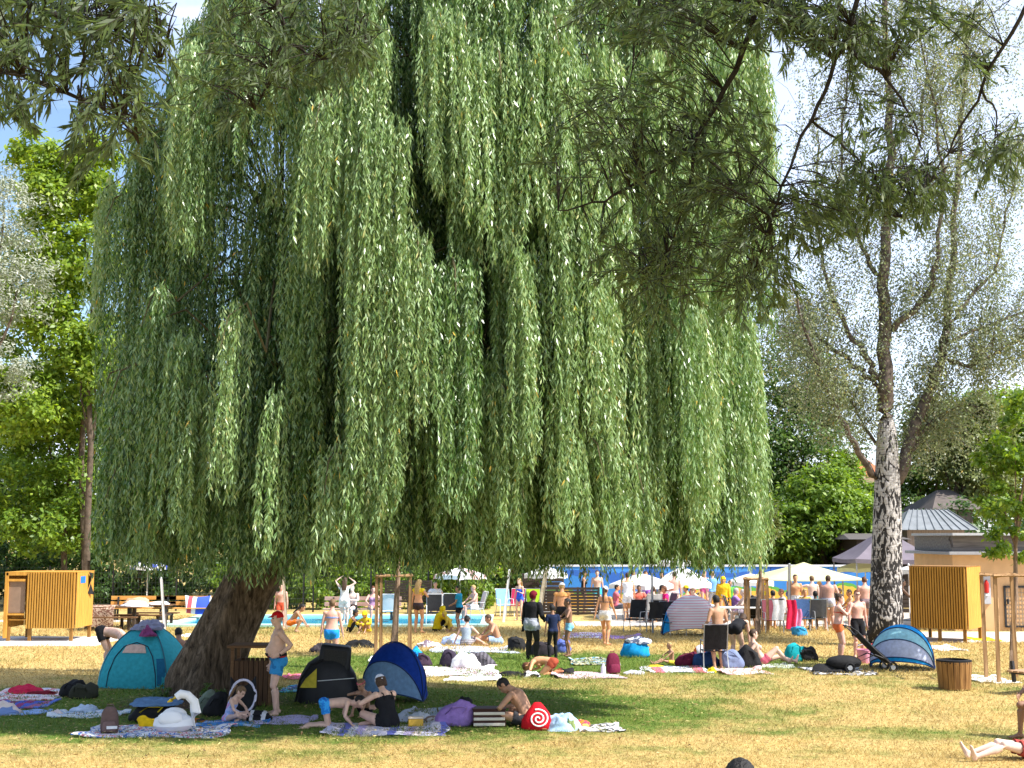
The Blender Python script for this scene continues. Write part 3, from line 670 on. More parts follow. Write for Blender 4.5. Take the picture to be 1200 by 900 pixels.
# shrubs behind the fences: one plant each
SHRUB = {}
def shrub(label, x, y, r, h, n, size, leaf, group, cat='shrub', name='shrub'):
    o = thing(name, label, cat, (x, y, 0), random.uniform(0, 6.28), group)
    key = (leaf.name, n, round(r, 1), round(h, 1))
    if key not in SHRUB or len(SHRUB[key]) < 3:
        (V, Q), cn = lobes_leaves([(0, 0, h*.55, r, r*.8, h*.55), (r*.4, 0, h*.35, r*.8, r*.7, h*.4)], n, size, .5)
        f = np_mesh('foliage', V, Q, leaf, o, rnd=np.clip(rng.normal(.5, .24, cn), 0, 1))
        st = MB(); st.tube([(0, 0, -.05), (.03, .02, h*.4), (.0, 0, h*.8)], [.05, .035, .015], 6); g = st.build('stem', greyb, o)
        SHRUB.setdefault(key, []).append((f, g))
    else:
        for p in random.choice(SHRUB[key]): c = p.copy(); COL.objects.link(c); c.parent = o
for i in range(12): shrub('dark evergreen shrub in the row behind the left fence', -27+1.55*i, 57.2+random.uniform(-.4, .4), 1.4, 2.7, 2600, .2, lf_dark, 'evergreen shrubs behind the left fence')
for i in range(9): shrub('glossy bright laurel at the fence behind the paddling pool', -11.6+1.3*i, 55.0+random.uniform(-.3, .3), 1.0, 2.0, 1700, .2, lf_fresh, 'laurels behind the paddling pool')
for i in range(24): shrub('tall dark shrub in the back row beyond the pool terrace', -12+1.65*i, 61.5+random.uniform(-.5, .5), 1.6, 4.4, 2600, .26, lf_dark, 'tall shrubs beyond the terrace')
for i in range(30): shrub('mid green bush in the far row closing the view', -36+2.6*i, 78+random.uniform(-1, 1), 2.6, 5.6, 2400, .36, lf_mid, 'far bushes closing the view')
# ground ivy at the willow's foot
for i, (dx, dy, r_, h_, lb) in enumerate([(.45, -1.0, .28, .3, 'leafy sprouts at the right foot of the willow trunk'), (-.55, -.85, .22, .22, 'low leafy sprouts at the left foot of the willow trunk')]):
    shrub(lb, BASE.x+dx, BASE.y+dy, r_, h_, 350, .06, lf_mid, None, 'plant', 'sprouting_plant')

# ------------------------------------------------------------------ overhanging trees above the viewer
lf_over = LF('overhang_leaf', (.036, .062, .018), (.08, .12, .034), (.14, .185, .06), trans=.45, rough=.5, spec=.3, under=(.09, .12, .055))
fgbark = M('overhang_bark', (.032, .028, .022), .9, .35, 9, .1, .6, 30)
def overhang(label, trunk, limbs, clusters, shade):
    base = Vector(trunk[0]); base.z = 0; o = thing('overhanging_tree', label, 'tree', tuple(base))
    m = MB(); m.tube([Vector(p)-base for p in trunk], [.34-.26*i/(len(trunk)-1) for i in range(len(trunk))], 12); m.build('trunk', fgbark, o)
    nodes = []
    for (root, pts, r0) in limbs:
        pp = [Vector(root)]+[AT(*p) for p in pts]; fine = [pp[0]]
        for i in range(len(pp)-1):
            for k in range(1, 6): fine.append(pp[i].lerp(pp[i+1], k/5)+Vector((random.gauss(0, .012), random.gauss(0, .012), random.gauss(0, .012))))
        q = MB(); n = len(fine); q.tube([p-base for p in fine], [r0*(1-.85*i/(n-1)) for i in range(n)], 7); q.build('limb', fgbark, o); nodes += fine[5:]
    Ps, Ds = [], []
    for (cx, cy, rx, ry, n, dep) in clusters:
        tw = MB()
        for _ in range(n):
            a = random.uniform(0, 6.28); k = random.random()**.6
            c = AT(cx+rx*k*math.cos(a), cy+ry*k*math.sin(a), dep+random.uniform(-.9, .9))
            nn = min(nodes, key=lambda p: (p-c).length); d = (c-nn)
            dd = (d.normalized() if d.length > .05 else Vector((0, 0, -1)))*.5+Vector((random.gauss(0, .5), random.gauss(0, .5), -.45+random.gauss(0, .3))); dd.normalize()
            Lt = random.uniform(.22, .5); st = c-dd*Lt*.5
            if d.length < 1.2: tw.tube([nn-base, nn.lerp(st, .6)-base+Vector((0, 0, .04)), st-base, c+dd*Lt*.5-base], [.006, .005, .003, .002], 4, cap=False)
            else: tw.tube([st-dd*.3+Vector((0, 0, .1))-base, st-base, c+dd*Lt*.5-base], [.004, .003, .002], 4, cap=False)
            x, y, _ = frame(dd)
            for j in range(random.randint(16, 26)):
                f = random.random()**.8; an = random.uniform(0, 6.28); sd_ = x*math.cos(an)+y*math.sin(an)
                Ps.append(tuple(st+dd*Lt*f-base)); Ds.append(tuple((dd*.95+sd_*.55+Vector((0, 0, -.3))).normalized()))
        tw.build('branch', fgbark, o)
    Ps = np.array(Ps); Ds = np.array(Ds); n = len(Ps)
    V, Q = leaf_quads(Ps, Ds, rng.uniform(.07, .14, n), rng.uniform(.014, .024, n)); allv = [V]; allq = [Q]; off = len(V)
    for (c, r_, n2) in shade:                       # unseen upper crown above the picture, lobes added to shade the branches
        (V2, Q2), _ = lobes_leaves([(c[0]-base.x, c[1]-base.y, c[2], *r_)], n2, .2, .5); allv.append(V2); allq.append(Q2+off); off += len(V2)
    V = np.concatenate(allv); Q = np.concatenate(allq)
    np_mesh('crown', V, Q, lf_over, o, rnd=np.clip(rng.normal(.45, .25, len(Q)), 0, 1)); return o
T1 = Vector((4.2, 1.0, 9.5)); K = 1.42
def sc(l): return [(x, y, d*K) for x, y, d in l]
overhang('dark narrow leaved tree whose branches hang in at the top right', [(4.4, -1.0, -.1), (4.3, -.8, 3), (4.2, 0, 6.5), (4.2, 1.0, 9.5), (4.3, 2.5, 13)],
    [(T1, sc([(905, -80, 7.4), (872, 60, 7.6), (815, 170, 7.8), (720, 232, 7.9), (655, 248, 8)]), .04), (T1, sc([(1035, -80, 7.0), (985, 55, 7.2), (950, 140, 7.3), (908, 235, 7.4), (880, 340, 7.5)]), .03),
     (T1, sc([(1240, -70, 7.0), (1195, 20, 7.0), (1150, 100, 7.2), (1112, 180, 7.4), (1060, 250, 7.6)]), .026), (AT(985, 55, 7.2*K), sc([(1040, 90, 7.2), (1075, 150, 7.3), (1085, 200, 7.3)]), .018),
     (AT(815, 170, 7.8*K), sc([(870, 225, 7.8), (905, 255, 7.8)]), .018), (T1, sc([(760, -80, 8.5), (745, 40, 8.6), (735, 110, 8.7)]), .03), (AT(1150, 100, 7.2*K), sc([(1170, 140, 7.2), (1165, 190, 7.2)]), .012),
     (AT(815, 170, 7.8*K), sc([(800, 250, 8), (770, 330, 8.2)]), .02), (AT(950, 140, 7.3*K), sc([(1000, 180, 7.4), (1045, 235, 7.5)]), .014)],
    [(x, y, a, b_, int(n*2.5), d*K) for x, y, a, b_, n, d in [(800, 15, 150, 45, 62, 7.8), (930, 20, 90, 42, 46, 7.3), (800, 165, 105, 85, 66, 7.9), (765, 300, 75, 70, 48, 8.2), (880, 320, 48, 50, 26, 7.6), (690, 160, 60, 70, 16, 8.2),
     (1045, 220, 65, 38, 44, 7.5), (955, 250, 50, 40, 24, 7.5), (1010, 50, 60, 40, 20, 7.3), (1165, 180, 40, 30, 10, 7.2), (1090, 20, 60, 25, 9, 7.2), (1145, 70, 20, 30, 3, 7.2), (850, 230, 50, 60, 20, 7.8), (1030, 150, 60, 40, 8, 7.4)]],
    [((10.5, 8.0, 14.0), (5, 4.6, 2.8), 3500), ((5.0, 7.5, 12.6), (4.5, 4.4, 1.8), 3000)])
T2 = Vector((-7.2, 1.0, 8.0))
overhang('dark narrow leaved tree whose branches hang in at the top left', [(-7.6, -.5, -.1), (-7.5, -.3, 3), (-7.2, 1.0, 8.0), (-6.9, 2, 11.5)],
    [(T2, [(-90, -20, 7.6), (40, 8, 7.6), (110, 25, 7.6), (190, 70, 7.6)], .036), (T2, [(-90, 60, 7.4), (30, 90, 7.4), (110, 120, 7.5), (165, 165, 7.5)], .028), (T2, [(250, -120, 10.2), (320, -20, 10.4), (335, 50, 10.5), (300, 130, 10.6)], .045), (AT(335, 50, 10.5), [(380, 70, 10.5), (425, 60, 10.5)], .015)],
    [(45, 12, 110, 38, 84, 7.6), (150, 45, 50, 50, 52, 7.6), (20, 85, 48, 42, 40, 7.4), (135, 140, 52, 44, 40, 7.5), (335, 40, 105, 58, 110, 10.5), (285, 105, 65, 38, 36, 10.6), (60, 60, 60, 30, 10, 7.6), (400, 60, 40, 55, 22, 10.5)],
    [((-3.0, 7.0, 12.2), (4.2, 4.2, 1.9), 3000), ((-6.5, 4.0, 11), (3.5, 3.6, 2.2), 2500)])

# ------------------------------------------------------------------ buildings, walls, fences
ochre = MWOOD('larch_wood', (.42, .20, .035), (.62, .32, .06), 'Z', 9)
larch_dark = MWOOD('larch_dark', (.20, .095, .022), (.33, .165, .04), 'Z', 9)
brownw = MWOOD('brown_wood', (.10, .05, .022), (.19, .10, .045), 'X', 8)
benchw = MWOOD('bench_wood', (.50, .23, .05), (.68, .36, .10), 'X', 8)
stakew = MWOOD('stake_wood', (.26, .14, .06), (.44, .27, .13), 'Z', 8)
darkw = MWOOD('dark_board', (.028, .020, .016), (.060, .045, .036), 'X', 6)
black = M('black_fabric', (.014, .014, .015), .8, .25, 10, .2, .4, 30)
blackm = M('black_metal', (.02, .02, .022), .5, .1, 10, .4)
whitem = M('white_metal', (.72, .72, .72), .45, .06, 10, .4)
greym = M('grey_metal', (.30, .31, .32), .5, .1, 10, .5, 0, 60, .4)
white_c = cloth((.78, .77, .75), 'white_cloth')
def cabin(label, pxl, pxr, pyb, pytop, rz, partition, sticker):
    a, c = G(pxl, pyb), G(pxr, pyb); Y = a.y; W = c.x-a.x; top = AT(pxl, pytop, Y).z
    o = thing('changing_cabin', label, 'cabin', (a.x, Y, 0), rz); z0 = .38; D = 1.5
    x0 = .0 if not partition else .62
    n = int((W-x0)/.072); b = MB(); b.box(((x0+W)/2, .035, (z0+top)/2), (W-x0, .02, top-z0-.02)); b.build('back_board', MWOOD('larch_shadowed_board', (.10, .05, .015), (.16, .08, .025), 'Z', 9), o, smooth=False)  # board colour darkened to stand for shade between the slats
    b = MB()
    for i in range(n):
        x = x0+(i+.5)*(W-x0)/n; b.box((x, -.012, (z0+top)/2+random.uniform(-.004, .004)), (.044, .05, top-z0))
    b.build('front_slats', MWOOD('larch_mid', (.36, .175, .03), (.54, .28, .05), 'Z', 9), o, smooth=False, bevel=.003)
    b = MB(); m = 7
    for i in range(m): b.box((W+.015, .05+(i+.5)*D/m, (z0+top)/2), (.022, D/m-.006, top-z0))
    b.build('side_wall', ochre, o, smooth=False, bevel=.003)
    b = MB()
    for i in range(m): b.box((.0 if not partition else -.02, .05+(i+.5)*D/m, (z0+top)/2), (.022, D/m-.006, top-z0))
    b.build('side_wall', ochre, o, smooth=False, bevel=.003)
    b = MB()
    for i in range(10): b.box(((i+.5)*W/10, D+.06, (z0+top)/2), (W/10-.006, .022, top-z0))
    b.build('rear_wall', ochre, o, smooth=False)
    for x, y in ((.1, .03), (W-.1, .03), (.1, D), (W-.06, D), (x0+.1, .03) if partition else (W*.5, .03)):
        q = MB(); q.box((x, y+.05, z0/2+.02), (.09, .09, z0+.04)); q.build('leg', larch_dark, o, smooth=False, bevel=.005)
    if partition:                             # open left bay with a framed grey panel
        q = MB(); q.box((.02, .02, (top+.1)/2), (.10, .08, top-.1)); q.box((.31, .02, top-.04), (.62, .08, .09)); q.box((.31, .02, top-.22), (.5, .05, .07)); q.box((.31, .02, .78), (.5, .05, .05)); q.build('frame', ochre, o, smooth=False, bevel=.004)
        q = MB(); q.box((.31, .06, 1.28), (.48, .02, .92)); q.build('panel', M('grey_brown_board', (.24, .16, .11), .8, .1, 6), o, smooth=False)
        q = MB(); q.box((.33, .3, .62), (.5, .4, .04)); q.build('seat', ochre, o, smooth=False)
    b = MB(); b.box((W/2, D/2+.03, top+.012), (W+.06, D+.1, .02)); b.build('top_frame', ochre if partition else larch_dark, o, smooth=False)
    if sticker:
        q = MB(); q.box((W+.030, .55, top-.22), (.006, .42, .20)); q.build('blue_sign', M('blue_sign', (.02, .16, .62), .5, .05, 4), o, smooth=False)
    return o, a, W, top, D
cab1 = cabin('open wooden changing cabin with a blue sign and a framed bay, at the left edge', 4, 86, 752, 671, 0, True, True)
cab2 = cabin('closed slatted wooden changing cabin beside the ochre building on the right', 1068, 1133, 751, 664, -.60, False, False)
q = MB(); q.sheet(lambda u, v: (cab1[1].x+cab1[2]+.05+.05*math.sin(v*5+u*3), cab1[1].y+1.0+u*.28, cab1[3]-.02-v*.62-.05*u), 5, 8, .02)
tag(q.build('cloth', black), 'black garment hung over the right wall of the left changing cabin', 'clothing')

# ochre service building on the right with grille door and fire extinguisher box
Yb = 42.0
def slabwall(name, label, cat, x0, x1, y, z0, z1, m, th=.12):
    q = MB(); q.box(((x0+x1)/2, y+th/2, (z0+z1)/2), (x1-x0, th, z1-z0)); return tag(q.build(name, m, smooth=False), label, cat)
bx0 = AT(1118, 700, Yb).x; bx1 = bx0+7.0; bz = AT(1150, 650, Yb).z
o = thing('service_building', 'ochre rendered service building with metal grille door and dark shingle roof edge', 'building', (bx0, Yb, 0))
q = MB(); q.box((3.5, 2, bz/2), (7, 4, bz)); q.build('wall', M('ochre_render', (.62, .39, .20), .9, .07, 3, .1, .15, 40), o, smooth=False)
q = MB(); q.box((3.5, 1.9, bz+.05), (7.5, 4.7, .10)); q.build('fascia', M('fascia_grey', (.30, .30, .31), .6, .08), o, smooth=False, bevel=.01)
q = MB()
for i in range(4): q.box((3.45, -.12+i*.10, bz+.16+i*.115), (7.0, .05, .12))
q.box((3.45, 1.9, bz+.36), (6.9, 4.0, .5)); q.build('roof', MWOOD('shingle', (.10, .09, .09), (.24, .22, .21), 'X', 5), o, smooth=False)
q = MB(); q.box((3.4, 1.6, bz+.66), (7.1, 4.3, .08)); q.build('roof_edge', M('roof_tin', (.42, .43, .45), .5, .1), o, smooth=False)
dr = MB(); dx = AT(1177, 700, Yb).x-bx0
for z in (0.15, 1.42): dr.box((dx+.6, -.04, z), (1.2, .05, .06))
for x in (dx, dx+1.2): dr.box((x, -.04, .78), (.06, .05, 1.32))
g = dr.build('door', blackm, o, smooth=False)
gr = MB()
for i in range(10): gr.box((dx+.1+i*.11, -.03, .78), (.012, .012, 1.24))
for i in range(9): gr.box((dx+.6, -.035, .25+i*.14), (1.16, .012, .012))
gr.build('grille', M('grille_metal', (.30, .25, .20), .5, .1), g, smooth=False)
h = MB(); h.box((dx+.08, -.09, .95), (.06, .08, .16)); h.build('handle', blackm, g, bevel=.01)
ex = AT(1156, 700, Yb).x-bx0
e_ = MB(); e_.box((ex, -.05, 1.32), (.24, .10, .92)); eb = e_.build('extinguisher_box', M('grey_box', (.42, .42, .44), .5, .1), o, bevel=.02)
e_ = MB(); e_.lathe([(.0, 0), (.07, .01), (.075, .30), (.04, .38), (.02, .42), (0, .43)], (ex-.03, -.13, 1.22), 12); e_.build('extinguisher', M('red_enamel', (.55, .03, .02), .35, .06), eb)
e_ = MB(); e_.box((ex-.03, -.13, 1.17), (.11, .1, .07)); e_.build('bracket', whitem, eb)

# roofs and walls behind
def gable(name, label, px0, px1, pyb, pye, pyr, Y, D, wall, roof, seams=0, ridge=(.0, 1.0)):
    a, c = AT(px0, pyb, Y), AT(px1, pyb, Y); W = c.x-a.x; ze = AT(px0, pye, Y).z; zr = AT(px0, pyr, Y).z
    o = thing(name, label, 'building', (a.x, Y, 0))
    q = MB(); q.box((W/2, D/2, ze/2), (W-.4, D-.4, ze)); q.build('wall', wall, o, smooth=False)
    e0, e1 = -.25, W+.25; r0, r1 = W*ridge[0], W*ridge[1]
    v = [(e0, -.3, ze), (e1, -.3, ze), (e1, D+.3, ze), (e0, D+.3, ze), (r0, D*.5, zr), (r1, D*.5, zr)]
    q = MB(); q.add(v, [(0, 1, 5, 4), (2, 3, 4, 5), (1, 2, 5), (3, 0, 4), (3, 2, 1, 0)])
    if seams:
        for i in range(seams+1):
            u = i/seams; p0 = Vector((e0+(e1-e0)*u, -.3, ze+.03)); p1 = Vector((r0+(r1-r0)*u, D*.5, zr+.03)); q.bar(p0, p1, .03, .03)
    q.build('roof', roof, o, smooth=False); return o
tin = M('tin_roof', (.19, .205, .215), .6, .14, 2.5, .3); wd = MWOOD('weathered_boards', (.20, .15, .12), (.34, .27, .22), 'Z', 5)
gable('pavilion', 'pavilion with a pale standing seam metal roof behind the grey gazebo', 1062, 1140, 690, 621, 596, 58, 5, wd, tin, 9, (.35, .95))
gable('pavilion', 'upper pavilion with a grey brown pitched roof above the metal roof', 1100, 1150, 690, 597, 572, 63, 5, wd, M('grey_brown_roof', (.12, .10, .09), .8, .15, 3), 0, (.45, .8))
gable('low_building', 'low dark flat roofed building behind the birch trunk', 1002, 1062, 700, 632, 625, 56, 4, darkw, M('flat_roof_felt', (.10, .09, .085), .9, .1), 0, (.02, .98))
gable('house', 'distant house with a red tiled roof seen between the trees', 985, 1040, 700, 556, 536, 130, 9, M('cream_wall', (.6, .5, .4), .9, .05), M('red_tiles', (.45, .14, .06), .8, .2, 4, .2, .4, 3), 0, (.05, .95))
# mural wall behind the pool crowd
mw, mn, mbs = newmat('mural_paint'); nd = mn.nodes.new; lk = mn.links.new
t_ = nd('ShaderNodeTexCoord'); s_ = nd('ShaderNodeSeparateXYZ'); lk(t_.outputs['Object'], s_.inputs[0])
z_ = nd('ShaderNodeTexNoise'); z_.inputs['Scale'].default_value = .55; z_.inputs['Detail'].default_value = 3; lk(t_.outputs['Object'], z_.inputs['Vector'])
a_ = nd('ShaderNodeMath'); a_.operation = 'MULTIPLY_ADD'; a_.inputs[1].default_value = 1.6; lk(z_.outputs['Fac'], a_.inputs[0]); lk(s_.outputs['Z'], a_.inputs[2])
d_ = nd('ShaderNodeMath'); d_.operation = 'DIVIDE'; d_.inputs[1].default_value = 4.0; lk(a_.outputs[0], d_.inputs[0])
r_ = nd('ShaderNodeValToRGB'); r_.color_ramp.interpolation = 'CONSTANT'; e = r_.color_ramp.elements
e[0].color = (.62, .30, .03, 1); e[0].position = 0; e[1].color = (.70, .42, .05, 1); e[1].position = .30
for p, c in ((.36, (.10, .34, .05, 1)), (.39, (.03, .20, .55, 1)), (.52, (.02, .11, .42, 1)), (.60, (.05, .24, .62, 1)), (.72, (.015, .09, .36, 1))): q = e.new(p); q.color = c
lk(d_.outputs[0], r_.inputs['Fac']); lk(r_.outputs[0], mbs.inputs['Base Color']); mbs.inputs['Roughness'].default_value = .6
mx0 = AT(632, 700, 56).x; mx1 = AT(1040, 700, 56).x; mz = AT(900, 664, 56).z
o = thing('mural_wall', 'long blue painted wall with yellow beach mural behind the pool crowd', 'wall', (mx0, 56, 0))
for i in range(6):
    wdt = (mx1-mx0)/6; q = MB(); q.box((wdt*(i+.5), .06, mz/2), (wdt-.02, .1, mz)); q.build('panel', mw, o, smooth=False)
q = MB(); q.box(((mx1-mx0)/2, .06, mz+.04), (mx1-mx0, .16, .08)); q.build('coping', M('white_coping', (.7, .7, .72), .6, .05), o, smooth=False)

def mesh_fence(label, x0, x1, y, h, step, slat=True):
    o = thing('fence', label, 'fence', (x0, y, 0)); W = x1-x0; n = max(1, int(W/step))
    for i in range(n+1):
        q = MB(); q.tube([(W*i/n, 0, -.05), (W*i/n, 0, h+.05)], .035, 8); q.build('post', blackm, o)
    q = MB()
    for k in range(9): q.box((W/2, .04, .08+k*(h-.1)/8), (W, .008, .008))
    for i in range(int(W/.14)): q.box((.07+i*.14, .045, h/2), (.006, .006, h-.06))
    q.build('mesh_panel', M('dark_mesh', (.05, .06, .055), .6, .1), o, smooth=False); return o
mesh_fence('dark wire mesh fence behind the left cabin and picnic tables', -27, -8.6, 53.5, 1.8, 2.5)
mesh_fence('dark wire mesh fence behind the paddling pool', -10.4, -3.4, 52.6, 1.9, 2.3)
def screen(label, px0, px1, py0, py1, Y, n=2):
    a, c = AT(px0, py0, Y), AT(px1, py1, Y); W = c.x-a.x; z1 = a.z; z0 = max(.02, c.z)
    o = thing('screen_fence', label, 'screen', (a.x, Y, 0))
    q = MB(); k = 9
    for i in range(k): q.box((W/2, 0, z0+(i+.5)*(z1-z0)/k), (W, .02, (z1-z0)/k-.02))
    q.build('board_panel', darkw, o, smooth=False)
    for i in range(n+1): q = MB(); q.box((W*i/n, .05, z1/2), (.08, .08, z1)); q.build('post', M('screen_post', (.10, .085, .075), .7, .1), o, smooth=False)
    return o
screen('dark horizontal board screen right of the orange shirted person', 628, 702, 688, 722, 50.5, 3)
screen('dark board screen behind the white lounger and young tree frame', 452, 505, 680, 706, 52.0, 2)
screen('tall dark board screen under the white parasol beside the slanted pale pole', 613, 660, 672, 716, 53.0, 2)
screen('dark board screen in the gap behind the birch trunk', 1048, 1072, 672, 730, 52.0, 1)

# ------------------------------------------------------------------ parasols and gazebos
def parasol(label, px, pyb, pytop, wpx, drop, Y, m, seg=8, sq=False):
    a = AT(px, 700, Y); zt = AT(px, pytop, Y).z; R = wpx/2*Y/FPX; zb = AT(px, pytop+drop, Y).z
    o = thing('parasol', label, 'parasol', (a.x, Y, 0), random.uniform(0, .3))
    q = MB(); q.tube([(0, 0, 0), (0, 0, zt-.05)], .028, 8); q.build('pole', whitem, o)
    q = MB(); q.lathe([(.0, 0), (.3, 0), (.3, .06), (.05, .1), (0, .1)], seg=14); q.build('base', greym, o)
    q = MB(); ring = 4; v = [(0, 0, zt)]
    for i in range(1, ring+1):
        u = i/ring
        for k in range(seg*4):
            t = 2*math.pi*k/(seg*4); s = abs(math.sin(t*seg/2)); rr = R*u*(1-.06*s)
            v.append((rr*math.cos(t), rr*math.sin(t), zt-(zt-zb)*(u**1.25)-.04*(1-s)*u))
    n = seg*4; f = [(0, 1+k, 1+(k+1) % n) for k in range(n)]+[(1+(i-1)*n+k, 1+i*n+k, 1+i*n+(k+1) % n, 1+(i-1)*n+(k+1) % n) for i in range(1, ring) for k in range(n)]
    e0 = 1+(ring-1)*n; v += [(v[e0+k][0], v[e0+k][1], v[e0+k][2]-.16) for k in range(n)]; f += [(e0+k, e0+n+k, e0+n+(k+1) % n, e0+(k+1) % n) for k in range(n)]
    q.add(v, f); q.build('canopy', m, o, ang=25)
    q = MB(); q.ell((0, 0, zt+.03), (.04, .04, .06), nu=8, nv=5); q.build('finial', whitem, o)
    return o
wpar = M('white_canvas', (.80, .80, .79), .8, .06, 6, .15, 0, 60, 0, .3)
yel = M('pale_yellow_canvas', (.74, .74, .42), .8, .06, 6, .15, 0, 60, 0, .35)
parasol('white parasol behind the boy in the blue shirt', 539, 725, 665, 62, 8, 51, MBLOTCH('white_print_canvas', ((.78, .78, .78), (.8, .8, .8), (.62, .38, .36), (.8, .8, .8)), 1.6))
parasol('white parasol above the dark screen beside the slanted pole', 640, 720, 664, 52, 8, 52, wpar)
parasol('large white parasol at the left of the table crowd', 752, 725, 672, 76, 12, 49, wpar)
parasol('large white parasol right of the first over the table crowd', 800, 725, 664, 70, 19, 50, wpar)
parasol('small white parasol hanging low behind the right willow curtain', 880, 725, 672, 56, 9, 52, wpar)
parasol('white parasol peeking over the large ones by the willow hem', 792, 725, 652, 40, 6, 55, wpar)
parasol('small white square parasol behind the right changing cabin', 1066, 730, 663, 26, 4, 47, wpar, 4)
parasol('white parasol glimpsed under the willow above the picnic tables', 172, 720, 655, 46, 8, 56, MBLOTCH('blue_print_canvas', ((.8, .8, .82), (.8, .8, .8), (.08, .12, .6), (.8, .8, .8)), 1.6))
parasol('pale yellow parasol behind the green gazebo and birch trunk', 1015, 730, 657, 66, 8, 53, yel)
def gazebo(label, px0, px1, pyt, pye, Y, m, dep, legm, val=.16):
    a, c = AT(px0, 700, Y), AT(px1, 700, Y); W = c.x-a.x; zt = AT(px0, pyt, Y).z; ze = AT(px0, pye, Y).z
    o = thing('gazebo', label, 'gazebo', (a.x, Y, 0)); n = 10
    def prof(u): return ze+(zt-ze)*(1-u)**1.15
    q = MB(); corners = [(0, 0), (W, 0), (W, dep), (0, dep)]; cx, cy = W/2, dep/2; v = []; 
    for i in range(n+1):
        u = i/n
        for k in range(4):
            for j in range(6):
                x = corners[k][0]+(corners[(k+1) % 4][0]-corners[k][0])*j/6; y = corners[k][1]+(corners[(k+1) % 4][1]-corners[k][1])*j/6
                sg = -.07*math.sin(math.pi*j/6)*u
                v.append((cx+(x-cx)*max(u, .01), cy+(y-cy)*max(u, .01), prof(u)+sg*.6))
    f = [(i*24+k, (i+1)*24+k, (i+1)*24+(k+1) % 24, i*24+(k+1) % 24) for i in range(n) for k in range(24)]; e0 = n*24
    v += [(v[e0+k][0], v[e0+k][1], v[e0+k][2]-val) for k in range(24)]; f += [(e0+k, e0+24+k, e0+24+(k+1) % 24, e0+(k+1) % 24) for k in range(24)]
    q.add(v, f); q.build('canopy', m, o, ang=30)
    for x, y in corners: q = MB(); q.tube([(x*.97+W*.015, y*.97+dep*.015, 0), (x*.97+W*.015, y*.97+dep*.015, ze)], .03, 8); q.build('leg', legm, o)
    return o
gazebo('pale yellow green pavilion tent over bathers in front of the blue wall', 893, 1018, 660, 679, 46.5, yel, 3.4, greym, .03)
gazebo('large grey pavilion tent behind the birch trunk', 1004, 1104, 619, 655, 49.5, M('grey_canvas', (.17, .145, .17), .75, .1, 3, .2, .2, 6), 3.6, greym)

# ------------------------------------------------------------------ young trees in stake frames
def stake_frame(label, pxs, pyb, pyt, Y, dep, r=.045):
    xs = [AT(p, 700, Y).x for p in pxs]; zt = AT(pxs[0], pyt, Y).z
    o = thing('tree_stakes', label, 'stakes', (xs[0], Y, 0)); W = xs[-1]-xs[0]; pts = [(0, 0), (W, 0), (W*.95, dep), (W*.05, dep)]
    for x, y in pts:
        q = MB(); q.tube([(x, y, -.05), (x+random.uniform(-.02, .02), y, zt)], [r, r*.92], 9); q.build('post', stakew, o)
    for i in range(4):
        a, c = pts[i], pts[(i+1) % 4]; q = MB(); q.tube([(a[0]-.04, a[1]-r*1.2, zt-.05), (c[0]+.04, c[1]-r*1.2, zt-.05)], r*.9, 8); q.build('rail', stakew, o)
    return o, Vector((xs[0]+W/2, Y+dep/2, 0)), zt
ytb = MBARK('young_bark', (.13, .085, .055), (.24, .16, .11), (.34, .25, .18), 2, 8, .4)
s1 = stake_frame('stake frame around the young tree at the paddling pool', [441, 480], 770, 673, G(460, 770).y-.4, .9)
s2 = stake_frame('stake frame at the right edge of the willow by the pool tables', [877, 899], 740, 677, G(890, 742).y, .7, .05)
s3 = stake_frame('stake frame at the right edge of the picture near the bench', [1166, 1206], 800, 672, G(1180, 800).y, .8, .045)
def young(label, p, path, r, lob, n, size, leaf):
    o = thing('young_tree', label, 'tree', tuple(p)); q = MB(); pts = [p+Vector((0, 0, -.05))]+[AT(x, y, p.y) for x, y in path]; k = len(pts)
    q.tube([c-p for c in pts], [r*(1.2 if i == 0 else 1)*(1-.6*i/(k-1)) for i in range(k)], 9)
    for l in lob: q.tube([pts[-2]-p, Vector(l[:3])], [r*.35, r*.1], 6)
    q.build('trunk', ytb, o); (V, Q), cn = lobes_leaves(lob, n, size, .62, .4); np_mesh('crown', V, Q, leaf, o, rnd=np.clip(rng.normal(.5, .25, cn), 0, 1)); return o
def LL(px, py, p, rx, rz): c = AT(px, py, p.y); s = p.y/FPX; return (c.x-p.x, 0, c.z-p.z, rx*s, rx*s, rz*s)
p = G(461, 771); young('slim young tree inside the stake frame by the paddling pool', p, [(463, 740), (465, 700), (467, 668), (466, 640)], .10, [LL(466, 628, p, 26, 22)], 900, .10, lf_mid)
p = G(888, 743); young('slim young tree in the stakes at the right edge of the willow', p, [(888, 710), (891, 675), (892, 640)], .085, [LL(893, 615, p, 22, 28)], 1100, .12, lf_olive)
p = G(1187, 790); young('young broad leaved tree with bright yellow green leaves at the right edge', p, [(1187, 740), (1190, 690), (1190, 640), (1196, 580)], .075,
    [LL(1190, 520, p, 40, 34), LL(1205, 570, p, 46, 44), LL(1170, 590, p, 28, 32), LL(1185, 640, p, 36, 22), LL(1160, 540, p, 20, 22), LL(1210, 480, p, 34, 30)], 5200, .13, lf_fresh)
def pole(label, x0, y0, x1, y1, Y, r=.05, m=whitem, cat='pole'):
    a = G(x0, y0) if Y is None else AT(x0, y0, Y); c = AT(x1, y1, a.y); q = MB(); q.tube([a-a, c-a], [r, r*.9], 10); q.ell(c-a, (r*.9, r*.9, r*.5), nu=10, nv=4)
    o = q.build('pole', m); o.location = a; return tag(o, label, cat)
pole('leaning white pole beside the picnic table', 193, 742, 189, 677, None)
pole('leaning pale wooden pole right of the willow trunk', 336, 738, 332, 672, None, .05, M('pale_wood', (.55, .46, .36), .7, .1))
